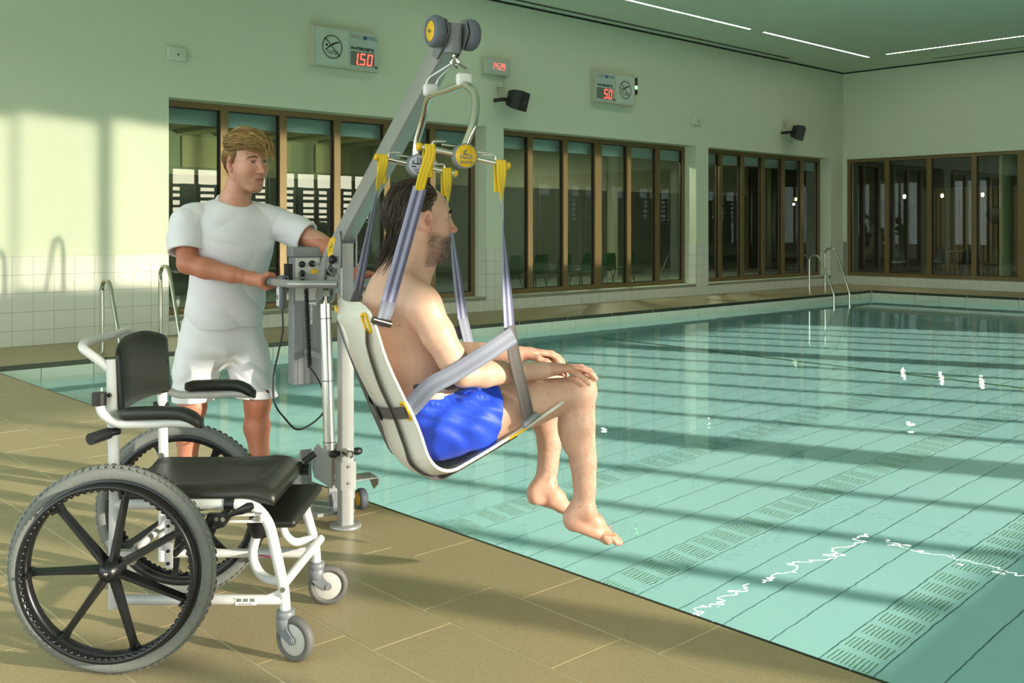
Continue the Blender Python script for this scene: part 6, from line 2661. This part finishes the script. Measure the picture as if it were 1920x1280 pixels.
set_tint(wb.data, np.tile(np.array(srgb(46, 96, 232)[:3], dtype=np.float32), (len(wb.data.vertices), 1)))

# hair combed back, to the nape
SC, SR = Vector((-0.012, 0, 0.030)), Vector((0.1015, 0.0785, 0.0945))
rnd = random.Random(11)


def scalp_point(off):
    while True:
        d = Vector((rnd.gauss(0, 1), rnd.gauss(0, 1), rnd.gauss(0, 1))).normalized()
        p = Vector((d.x * SR.x, d.y * SR.y, d.z * SR.z)) + SC
        return p, Vector((d.x / SR.x, d.y / SR.y, d.z / SR.z)).normalized()


def on_skull(p, h):
    d = Vector(((p.x - SC.x) / SR.x, (p.y - SC.y) / SR.y, (p.z - SC.z) / SR.z))
    L_ = d.length
    return L_, d / L_


roots = []
while len(roots) < 2600:
    p, n_ = scalp_point(0)
    front = 0.085 - 0.045 * (p.z < 0.06)
    ok = (p.z > 0.075 and p.x < 0.028 + 0.25 * max(0, 0.03 - abs(p.y))) or (p.z <= 0.075 and p.x < 0.022 - (0.075 - p.z) * 0.35 and p.z > -0.045)
    if p.z < 0.045 and p.x > -0.040:
        ok = False
    if not ok:
        continue
    roots.append((tuple(HEADT @ (p * HS)), tuple(HEADT.to_3x3() @ n_), rnd.uniform(0.10, 0.19)))
HI = HEADT.inverted()


def comb_back(p, d, t, st, key):
    l = (HI @ p) / HS
    L_, dd = on_skull(l, 0)
    # along the skull: back over the top, then down
    flow = Vector((-1.0, 0.25 * (1 if l.y > 0 else -1) * min(1, abs(l.y) / 0.04) + 0.12 * key[0], 0.10 - 1.1 * max(0, -(l.x + 0.02) / 0.07) - 0.8 * min(1, abs(l.y) / 0.07)))
    if l.x < -0.07 or l.z < 0.0:
        flow = Vector((-0.30 + 0.25 * key[1] - (0.3 if l.z < -0.05 else 0) * 0.3, 0.18 * key[0], -1.0))
    n2 = Vector((dd.x / SR.x, dd.y / SR.y, dd.z / SR.z)).normalized()
    flow = flow - n2 * flow.dot(n2) * (1 if l.z > -0.03 else 0.15)
    flow.normalize()
    nl = l + flow * st / HS
    L2, d2 = on_skull(nl, 0)
    lift = 0.004 + 0.013 * min(1, t * 1.8) + 0.007 * key[2] + 0.004 * math.sin(9 * t + 6 * key[3])
    want = 1 + lift / 0.095
    if l.z > -0.035:
        nl = Vector((d2.x * SR.x, d2.y * SR.y, d2.z * SR.z)) * (want if t > 0.02 else 1.02) + SC
    else:
        nl.x = min(nl.x, -0.050 - 0.2 * max(0, 0.05 - abs(nl.y)))
    if -0.04 < nl.z < 0.042 and nl.x > -0.042 and abs(nl.y) > 0.05:
        nl.x = -0.042
    return HEADT @ (nl * HS), d


def tint_dark(p, r_):
    l = (HI @ p) / HS
    g = max(0, min(1, (l.x + 0.03) / 0.06)) * max(0, min(1, (0.085 - l.z) / 0.05))
    a = r_.random()
    base = Vector(srgb(60, 48, 38)[:3]) * r_.uniform(0.6, 1.7)
    grey = Vector(srgb(150, 138, 122)[:3]) * r_.uniform(0.6, 1.2)
    return tuple(base.lerp(grey, min(1, (0.85 if a < 0.25 + 0.75 * g else 0.0) * (0.35 + 0.65 * g) if g > 0.05 or a < 0.06 else 0)))


strands('hair', roots, comb_back, man, M_HAIR, 0.0021, 10, 4, tint_dark)
# beard and brows
roots = []
while len(roots) < 900:
    p = Vector((rnd.uniform(-0.01, 0.105), rnd.uniform(-0.062, 0.062), rnd.uniform(-0.128, -0.036)))
    roots.append(p)
vh = (HI @ Vector((0, 0, 0)))
hv = hl[ishead]
bw = beard[ishead]
hvv = hv[bw > 0.5]
rr_ = np.random.RandomState(2)
roots = []
for i in rr_.choice(len(hvv), 1500):
    l = Vector(hvv[i])
    out = Vector((l.x - 0.01, l.y, (l.z + 0.06) * 0.6)).normalized()
    dens = 1.0 if l.x > 0.045 else 0.45
    if rr_.rand() > dens:
        continue
    roots.append((tuple(HEADT @ (l * HS)), tuple(HEADT.to_3x3() @ (out * 0.5 + Vector((0.15, 0, -0.8)))), rr_.uniform(0.005, 0.014) * (1.2 if l.x > 0.05 else 0.6)))


def straight(p, d, t, st, key):
    dd = (Vector(d) + Vector((key[0], key[1], key[2])) * 0.25).normalized()
    return p + dd * st, d


def tint_beard(p, r_):
    return tuple(Vector(srgb(92, 72, 58)[:3]).lerp(Vector(srgb(170, 158, 146)[:3]), 0.8 * (r_.random() < 0.4)) * r_.uniform(0.7, 1.2))


strands('leg_hair', roots_leg, straight, man, M_HAIR, 0.00022, 2, 9, lambda p, r_: tuple(Vector(srgb(70, 50, 38)[:3])))
strands('beard', roots, straight, man, M_HAIR, 0.0007, 3, 5, tint_beard)


def brows(T, s, parent, c0, n=90, thick=1.0):
    rr = random.Random(8)
    roots = []
    for y in (-1, 1):
        for i in range(n):
            t = rr.random()
            l = Vector((0.0945 - 0.022 * t * t - 0.002, y * (0.012 + 0.038 * t), 0.034 + 0.008 * math.sin(math.pi * min(1, t * 0.9)) * 0.8 + rr.uniform(-0.0028, 0.0028) * thick - 0.004 * t))
            roots.append((tuple(T @ (l * s)), tuple(T.to_3x3() @ Vector((-0.25, y * 1.0, 0.35 - 0.5 * t))), 0.009))
    strands('eyebrows', roots, straight, parent, M_HAIR, 0.0007 * thick, 3, 3, lambda p, r_: tuple(Vector(c0[:3]) * r_.uniform(0.7, 1.3)))


brows(HEADT, HS, man, srgb(58, 44, 34), 150, 1.7)

# ---- the standing man holding the lift
STF = frame(-1.43, 4.90, (0.722, -0.692))
B = Body()
HT = Matrix.Translation((0.222, 0.006, 1.612)) @ Matrix.Rotation(R(6), 4, 'Z') @ Matrix.Rotation(R(9), 4, 'Y') @ Matrix.Rotation(R(5), 4, 'X')
HS2 = 1.10
head(B, HT, HS2)
B.chain([(0.105, -0.005, 1.375), (0.140, -0.003, 1.455), (0.185, 0.004, 1.545)], [0.085, 0.066, 0.064], 0.04)
B.ell((0.115, 0, 1.24), (0.105, 0.165, 0.16), 0.05)
B.ell((0.060, 0, 1.02), (0.100, 0.150, 0.16), 0.05)
B.ell((0.005, 0, 0.83), (0.115, 0.160, 0.12), 0.05)
B.cone((0.10, -0.03, 1.375), (0.050, -0.18, 1.345), 0.055, 0.060, 0.04)
B.cone((0.12, 0.03, 1.375), (0.170, 0.19, 1.340), 0.055, 0.060, 0.04)
# right arm, bent, hand closed on the near grip
B.chain([(0.045, -0.205, 1.335), (0.085, -0.232, 1.24), (0.128, -0.250, 1.140)], [0.060, 0.052, 0.045], 0.03)
B.chain([(0.130, -0.250, 1.135), (0.205, -0.200, 1.115), (0.300, -0.120, 1.087), (0.370, -0.062, 1.070)], [0.046, 0.049, 0.038, 0.0285], 0.025)
# left arm, stretched to the far grip
B.chain([(0.172, 0.215, 1.330), (0.270, 0.262, 1.285), (0.370, 0.305, 1.235)], [0.060, 0.052, 0.045], 0.03)
B.chain([(0.370, 0.305, 1.235), (0.450, 0.328, 1.200), (0.540, 0.350, 1.155), (0.600, 0.362, 1.118)], [0.045, 0.046, 0.036, 0.028], 0.025)


def fist(C, A, side, wrist):
    """hand closed round a bar: C centre, A bar axis, side towards the fingertips"""
    C, A, side = Vector(C), Vector(A).normalized(), Vector(side)
    side = (side - A * side.dot(A)).normalized()
    up = side.cross(A)
    if up.z < 0:
        up = -up
    rad = 0.0195 + 0.0085

    def at(s, ang, rr=rad):
        a = R(ang)
        return C + A * s + (side * math.cos(a) + up * math.sin(a)) * rr
    wrist = Vector(wrist)
    for s in (-0.033, -0.011, 0.011, 0.033):
        B.chain([at(s, 150, 0.034), at(s, 195, 0.036)], [0.013, 0.0135], 0.014)
        B.chain([at(s, 200, 0.035), at(s, 255, 0.0305), at(s, 310, 0.029), at(s, 352, 0.0285)], [0.0125, 0.0108, 0.0100, 0.0088], 0.006)
    B.cone(wrist, at(0.0, 170, 0.036), 0.0285, 0.022, 0.02)
    B.cone(wrist, at(-0.030, 175, 0.036), 0.022, 0.016, 0.02)
    B.cone(wrist, at(0.030, 165, 0.036), 0.022, 0.016, 0.02)
    B.chain([at(0.040, 150, 0.036), at(0.048, 105, 0.034), at(0.046, 62, 0.031), at(0.042, 30, 0.030)], [0.0155, 0.0125, 0.0108, 0.0088], 0.010)


AX = Vector((0.96, -0.279, 0.0))
fist((0.435, -0.018, 1.057), AX, Vector((0.28, 0.96, 0)), (0.372, -0.060, 1.068))
fist((0.675, 0.372, 1.057), AX, Vector((0.28, 0.96, 0.0)), (0.602, 0.362, 1.112))
# legs
for (hip, kn, an, toe) in (((-0.02, -0.095, 0.80), (-0.045, -0.132, 0.425), (-0.078, -0.150, 0.075), Vector((0.95, -0.10, 0))), ((0.03, 0.095, 0.80), (0.082, 0.148, 0.425), (0.095, 0.160, 0.075), Vector((0.86, 0.50, 0)))):
    hip, kn, an = Vector(hip), Vector(kn), Vector(an)
    B.chain([hip, hip.lerp(kn, 0.5), kn + Vector((0, 0, 0.03))], [0.095, 0.082, 0.064], 0.04)
    B.ell(kn + Vector((0.012, 0, 0.0)), (0.058, 0.056, 0.062), 0.03)
    B.chain([kn, kn.lerp(an, 0.33) + Vector((-0.012, 0, 0)), kn.lerp(an, 0.68), an], [0.056, 0.064, 0.046, 0.036], 0.03)
    fx = toe.normalized()
    fy = Vector((-fx.y, fx.x, 0))
    s_ = -1 if an.y < 0 else 1

    def FP(a, b, z):
        return Vector((an.x, an.y, 0)) + fx * a + fy * b + Vector((0, 0, z))
    B.chain([FP(-0.045, 0, 0.030), FP(-0.02, 0, 0.05)], [0.030, 0.032], 0.02)
    B.chain([FP(0.0, 0, 0.062), FP(0.07, -s_ * 0.006, 0.048), FP(0.125, -s_ * 0.008, 0.026)], [0.036, 0.030, 0.020], 0.025)
    B.cone(FP(-0.03, s_ * 0.008, 0.024), FP(0.12, s_ * 0.026, 0.018), 0.023, 0.017, 0.02)
    B.cone(FP(0.04, -s_ * 0.016, 0.024), FP(0.135, -s_ * 0.028, 0.019), 0.022, 0.018, 0.02)
    for i_, (b0, L_, rr) in enumerate(((-0.032, 0.062, 0.0125), (-0.012, 0.056, 0.0095), (0.004, 0.050, 0.0090), (0.019, 0.043, 0.0086), (0.033, 0.035, 0.0084))):
        B.chain([FP(0.125 - 0.005 * i_, s_ * b0, 0.018), FP(0.125 - 0.005 * i_ + L_, s_ * b0 * 1.06, 0.0125)], [rr, rr], 0.004)

h2lo, h2hi = (0.085, -0.115, 1.475), (0.365, 0.125, 1.76)
f2lo, f2hi = (0.365, -0.105, 0.99), (0.52, 0.065, 1.125)
parts = [B.mesh((-0.22, -0.34, -0.01), (0.80, 0.46, 1.76), 0.0052, lambda c: ~inbox(c, h2lo, h2hi) & ~inbox(c, f2lo, f2hi)),
         B.mesh(np.array(h2lo) - 0.012, np.array(h2hi) + 0.012, 0.0025, lambda c: inbox(c, h2lo, h2hi)),
         B.mesh(np.array(f2lo) - 0.012, np.array(f2hi) + 0.012, 0.0026, lambda c: inbox(c, f2lo, f2hi))]
me, v = np_mesh('person', parts)
col = np.tile(np.array(srgb(206, 152, 128)[:3], dtype=np.float32), (len(v), 1))
hl = (np.c_[v, np.ones(len(v))] @ np.array(HT.inverted()).T)[:, :3] / HS2
ishead = (v[:, 2] > 1.44)
col = mixc(col, srgb(186, 112, 84), 0.8 * (v[:, 2] < 1.25) + 0.12 * pnoise(v, 9, 5))
for y in (-1, 1):
    col = mixc(col, srgb(208, 128, 112), ishead * 0.6 * (blob(hl, (0.07, y * 0.038, -0.025), (0.022, 0.025, 0.024)) + 1.2 * blob(hl, (-0.012, y * 0.083, 0.0), (0.024, 0.012, 0.035))))
    col = mixc(col, srgb(110, 76, 60), ishead * 1.1 * blob(hl, (0.082, y * 0.031, 0.0190), (0.012, 0.016, 0.0035)))
col = mixc(col, srgb(206, 118, 104), ishead * 0.7 * blob(hl, (0.106, 0, -0.022), (0.015, 0.016, 0.02)))
col = mixc(col, srgb(172, 96, 90), ishead * 0.95 * blob(hl, (0.098, 0, -0.061), (0.012, 0.021, 0.009)))
beard2 = np.clip((-0.030 - hl[:, 2]) / 0.02, 0, 1) * np.clip((hl[:, 0] + 0.006) / 0.02, 0, 1) * ishead * (hl[:, 2] > -0.135)
beard2 *= 1 - 0.9 * blob(hl, (0.1, 0, -0.061), (0.02, 0.018, 0.008))
beard2 *= 1 - np.clip(1.3 * (blob(hl, (0.062, 0.045, -0.022), (0.028, 0.03, 0.028)) + blob(hl, (0.062, -0.045, -0.022), (0.028, 0.03, 0.028))), 0, 1)
col = mixc(col, srgb(146, 104, 72), 0.42 * beard2 * (0.8 + 0.3 * pnoise(v, 160, 9)))
sc2 = ishead * (hl[:, 2] > np.where(hl[:, 0] > 0.02, 0.082, np.where(hl[:, 0] > -0.035, 0.035, -0.06))) * (np.abs(hl[:, 1]) < 0.082)
col = mixc(col, srgb(104, 78, 44), 0.9 * sc2)
set_tint(me, col)
guy = link('person', me, M_SKIN)
guy.matrix_world = STF
tag(guy, 'blond young man in white t-shirt and white shorts standing behind the lift handle', 'person')
eyes(guy, HT, HS2, M_IRISB)
brows(HT, HS2, guy, srgb(120, 92, 58), 110, 1.1)

# t-shirt
T_ = Body()
T_.ell((0.110, 0.004, 1.225), (0.138, 0.205, 0.175), 0.05)
T_.ell((0.070, 0, 1.06), (0.140, 0.195, 0.17), 0.06)
T_.ell((0.035, 0, 0.91), (0.150, 0.198, 0.17), 0.06)
T_.cone((0.09, -0.04, 1.375), (0.040, -0.185, 1.345), 0.066, 0.074, 0.05)
T_.cone((0.12, 0.04, 1.375), (0.170, 0.195, 1.335), 0.066, 0.074, 0.05)
T_.ell((0.110, -0.002, 1.378), (0.095, 0.110, 0.060), 0.04)
TR = Body()
TR.chain([(0.060, -0.165, 1.345), (0.042, -0.200, 1.325), (0.078, -0.232, 1.25), (0.115, -0.252, 1.150)], [0.060, 0.080, 0.081, 0.083], 0.05)
TL = Body()
TL.chain([(0.150, 0.165, 1.340), (0.172, 0.205, 1.322), (0.270, 0.262, 1.280), (0.370, 0.310, 1.225)], [0.060, 0.078, 0.078, 0.080], 0.05)


def ridge(t):
    return 1.0 - 2.0 * np.abs(np.sin(t)) ** 0.7


def shirt_folds(x, y, z):
    # gathers at the hem, drag lines from the shoulders, creases at the sleeves
    hem = np.clip((1.02 - z) / 0.16, 0, 1)
    a = 0.0060 * ridge(17 * z + 4.0 * y + 2.0 * np.sin(7 * y + 5 * x) + 1.2 * np.sin(19 * x)) * hem
    b = 0.0
    for (ay, az, ph, amp) in ((-0.20, 1.27, 0.4, 0.0050), (0.21, 1.26, 1.7, 0.0046)):
        dy, dz = y - ay, az - z
        rad = np.sqrt(dy * dy + dz * dz + 1e-6)
        b = b + amp * ridge(4.2 * np.arctan2(dz, np.abs(dy) + 0.02) + ph + 5 * rad + 3 * x) * np.exp(-((rad - 0.10) / 0.12) ** 2) * np.clip(rad / 0.05, 0, 1) * np.clip((0.205 - np.abs(y)) / 0.04, 0, 1)
    b = b + 0.0050 * ridge(11 * y + 2.2 * np.sin(5.5 * z + 3 * y) + 1.4 * np.sin(14 * z)) * np.clip((1.26 - z) / 0.2, 0, 1) * np.clip(0.21 - np.abs(y), 0, 0.06) / 0.06
    c_ = 0.0022 * ridge(24 * (z + 0.6 * np.abs(y)) + 2.5 * np.sin(13 * x)) * np.clip((np.abs(y) - 0.17) / 0.05, 0, 1)
    return a + b + c_


big = ((-0.4, -0.5, 0.6), (0.7, 0.6, 1.6))
for b_ in (T_, TR, TL):
    b_.disp(shirt_folds, (-0.3, -0.5, 0.7), (0.6, 0.6, 1.5))
T_.cut((0.02, 0, 0.808), (0.05, 0.03, -1.0), *big)
TR.cut((0.098, -0.242, 1.188), (0.33, -0.18, -0.92), *big)
TL.cut((0.318, 0.285, 1.255), (0.86, 0.40, -0.42), *big)
# neck opening, hollow hem and sleeve ends
T_.cone((0.105, -0.002, 1.395), (0.165, 0.0, 1.52), 0.074, 0.085, 0.012, 's')
TR.cone((0.088, -0.238, 1.225), (0.118, -0.254, 1.12), 0.069, 0.073, 0.004, 's')
TL.cone((0.270, 0.262, 1.278), (0.375, 0.312, 1.22), 0.066, 0.070, 0.004, 's')
T_.ell((0.035, 0, 0.80), (0.138, 0.186, 0.045), 0.004, None, 's')
me, v = np_mesh('t_shirt', [T_.mesh((-0.18, -0.36, 0.78), (0.46, 0.42, 1.46), 0.0042), TR.mesh((-0.10, -0.37, 1.05), (0.25, -0.05, 1.46), 0.0042), TL.mesh((0.02, 0.05, 1.10), (0.48, 0.43, 1.46), 0.0042)])
set_tint(me, np.tile(np.array(srgb(232, 230, 236)[:3], dtype=np.float32), (len(v), 1)))
ts = link('t_shirt', me, M_CLOTH, guy)
q = MB()
ring = []
cc = Vector((0.120, -0.001, 1.418))
dn = Vector((0.05, 0.002, 0.115)).normalized()
u1 = Vector((1, 0, 0))
u1 = (u1 - dn * u1.dot(dn)).normalized()
u2 = dn.cross(u1)
for i in range(40):
    a = 2 * math.pi * i / 40
    ring.append(cc + u1 * 0.079 * math.cos(a) + u2 * 0.078 * math.sin(a) - Vector((0, 0, 0.020 * max(0, math.cos(a)) - 0.010 * max(0, -math.cos(a)))))
q.tube(ring, 0.0115, 10, closed=True)
cl = q.build('collar', M_CLOTH, ts)
set_tint(cl.data, np.tile(np.array(srgb(234, 232, 238)[:3], dtype=np.float32), (len(cl.data.vertices), 1)))

# shorts
S_ = Body()
S_.ell((0.005, 0, 0.84), (0.138, 0.185, 0.13), 0.05)
S_.ell((0.005, 0, 0.73), (0.132, 0.180, 0.11), 0.05)
S_.chain([(-0.015, -0.090, 0.78), (-0.035, -0.118, 0.60), (-0.050, -0.135, 0.44)], [0.112, 0.106, 0.098], 0.03)
S_.chain([(0.025, 0.090, 0.78), (0.060, 0.125, 0.60), (0.085, 0.150, 0.44)], [0.112, 0.106, 0.100], 0.03)


def short_folds(x, y, z):
    return 0.0026 * ridge(8 * (z - 0.72) / (0.08 + np.abs(y)) + 9 * y) * np.clip((0.80 - z) / 0.1, 0, 1) + 0.0028 * np.sin(30 * (y + 0.7 * z) + 5 * np.sin(9 * z + 8 * x)) + 0.0028 * np.sin(22 * (z - 0.5 * np.abs(y)) + 6 * np.sin(14 * y)) * np.clip((0.8 - z) / 0.2, 0, 1)


S_.disp(short_folds, (-0.3, -0.4, 0.3), (0.4, 0.4, 1.0))
S_.cut((0, 0, 0.462), (0, 0, -1), (-0.4, -0.5, 0.2), (0.5, 0.5, 1.1))
S_.cut((0, 0, 0.90), (0, 0, 1), (-0.4, -0.5, 0.2), (0.5, 0.5, 1.1))
S_.cone((-0.042, -0.128, 0.53), (-0.055, -0.140, 0.40), 0.088, 0.088, 0.004, 's')
S_.cone((0.075, 0.140, 0.53), (0.092, 0.155, 0.40), 0.090, 0.090, 0.004, 's')
me, v = np_mesh('shorts', [S_.mesh((-0.19, -0.27, 0.43), (0.22, 0.29, 0.94), 0.0046)])
c = np.tile(np.array(srgb(232, 230, 233)[:3], dtype=np.float32), (len(v), 1))
set_tint(me, c)
so = link('shorts', me, M_CLOTH, guy)
q = MB()
q.tube([(0.098, -0.105, 0.80), (0.090, -0.135, 0.745), (0.066, -0.165, 0.70), (0.035, -0.19, 0.675)], 0.0022, 6)
pk = q.build('pocket_seam', M_CLOTH, so)
set_tint(pk.data, np.tile(np.array(srgb(190, 190, 196)[:3], dtype=np.float32), (len(pk.data.vertices), 1)))

# watch on the left wrist
wr = empty('wristwatch')
wr.parent = guy
wa = Vector((0.588, 0.3595, 1.1265))
wd = Vector((0.06, 0.012, -0.037)).normalized()
q = MB()
q.lathe([(0.0335, -0.012), (0.0365, -0.012), (0.0365, 0.012), (0.0335, 0.012)], 36, a=wa, axis=wd, closed=True)
q.build('strap', M_RUBBER, wr)
q = MB()
q.lathe([(0.0, 0.009), (0.015, 0.009), (0.017, 0.006), (0.017, 0.0)], 24, a=wa + Vector((-0.5, -0.72, 0.4)).normalized() * 0.034, axis=Vector((-0.5, -0.72, 0.4)))
q.build('case', M_RUBBER, wr)

# blond hair: short at the sides, long and swept up on top
roots = []
rnd = random.Random(21)
HI2 = HT.inverted()
while len(roots) < 3000:
    p, n_ = scalp_point(0)
    top = p.z > 0.062 and p.x < 0.072 - 0.25 * max(0, 0.10 - p.z)
    side = p.z <= 0.062 and p.x < 0.028 - (0.06 - p.z) * 0.35 and p.z > -0.07
    if side and p.z < 0.040 and p.x > -0.032 and not (p.x > 0.0 and p.z > 0.0 and p.x < 0.018):
        side = False
    if not (top or side):
        continue
    roots.append((tuple(HT @ (p * HS2)), tuple(HT.to_3x3() @ n_), (rnd.uniform(0.07, 0.125) if top else rnd.uniform(0.022, 0.05) * (1 + 6 * max(0, p.z - 0.03)))))


def swept(p, d, t, st, key):
    l = (HI2 @ p) / HS2
    L_, dd = on_skull(l, 0)
    n2 = Vector((dd.x / SR.x, dd.y / SR.y, dd.z / SR.z)).normalized()
    if l.z > 0.055:
        fwd = Vector((0.95 + 0.2 * key[0], 0.30 + 0.35 * key[1] - 2.0 * l.y, 0.0))
        fwd = fwd - n2 * fwd.dot(n2)
        lift = n2 * (1.15 - 2.0 * t + 0.25 * key[2]) * (0.7 + 6.0 * max(0, l.x - 0.0))
        dirv = (fwd.normalized() + lift + Vector((0, 0.35 * math.sin(8 * t + 4 * key[3]), 0)) * 0.6)
    else:
        dirv = Vector((-0.55 + 0.3 * key[0], 0.1 * key[1], -0.85)) * (1 if l.z < 0.05 else 0.8)
        dirv = dirv - n2 * dirv.dot(n2) + n2 * (0.30 - 0.25 * t + 0.12 * key[2])
    dirv.normalize()
    nl = l + dirv * st / HS2
    L2, d2 = on_skull(nl, 0)
    if L2 < 1.06:
        nl = Vector((d2.x * SR.x, d2.y * SR.y, d2.z * SR.z)) * 1.06 + SC
    return HT @ (nl * HS2), d


def tint_blond(p, r_):
    l = (HI2 @ p) / HS2
    lo_, hi_ = Vector(srgb(128, 94, 50)[:3]), Vector(srgb(226, 188, 116)[:3])
    w_ = min(1, max(0, (l.z - 0.02) / 0.08)) * r_.random() ** 0.8
    return tuple(lo_.lerp(hi_, w_) * r_.uniform(0.8, 1.2))


strands('hair', roots, swept, guy, M_HAIR, 0.0022, 10, 14, tint_blond)
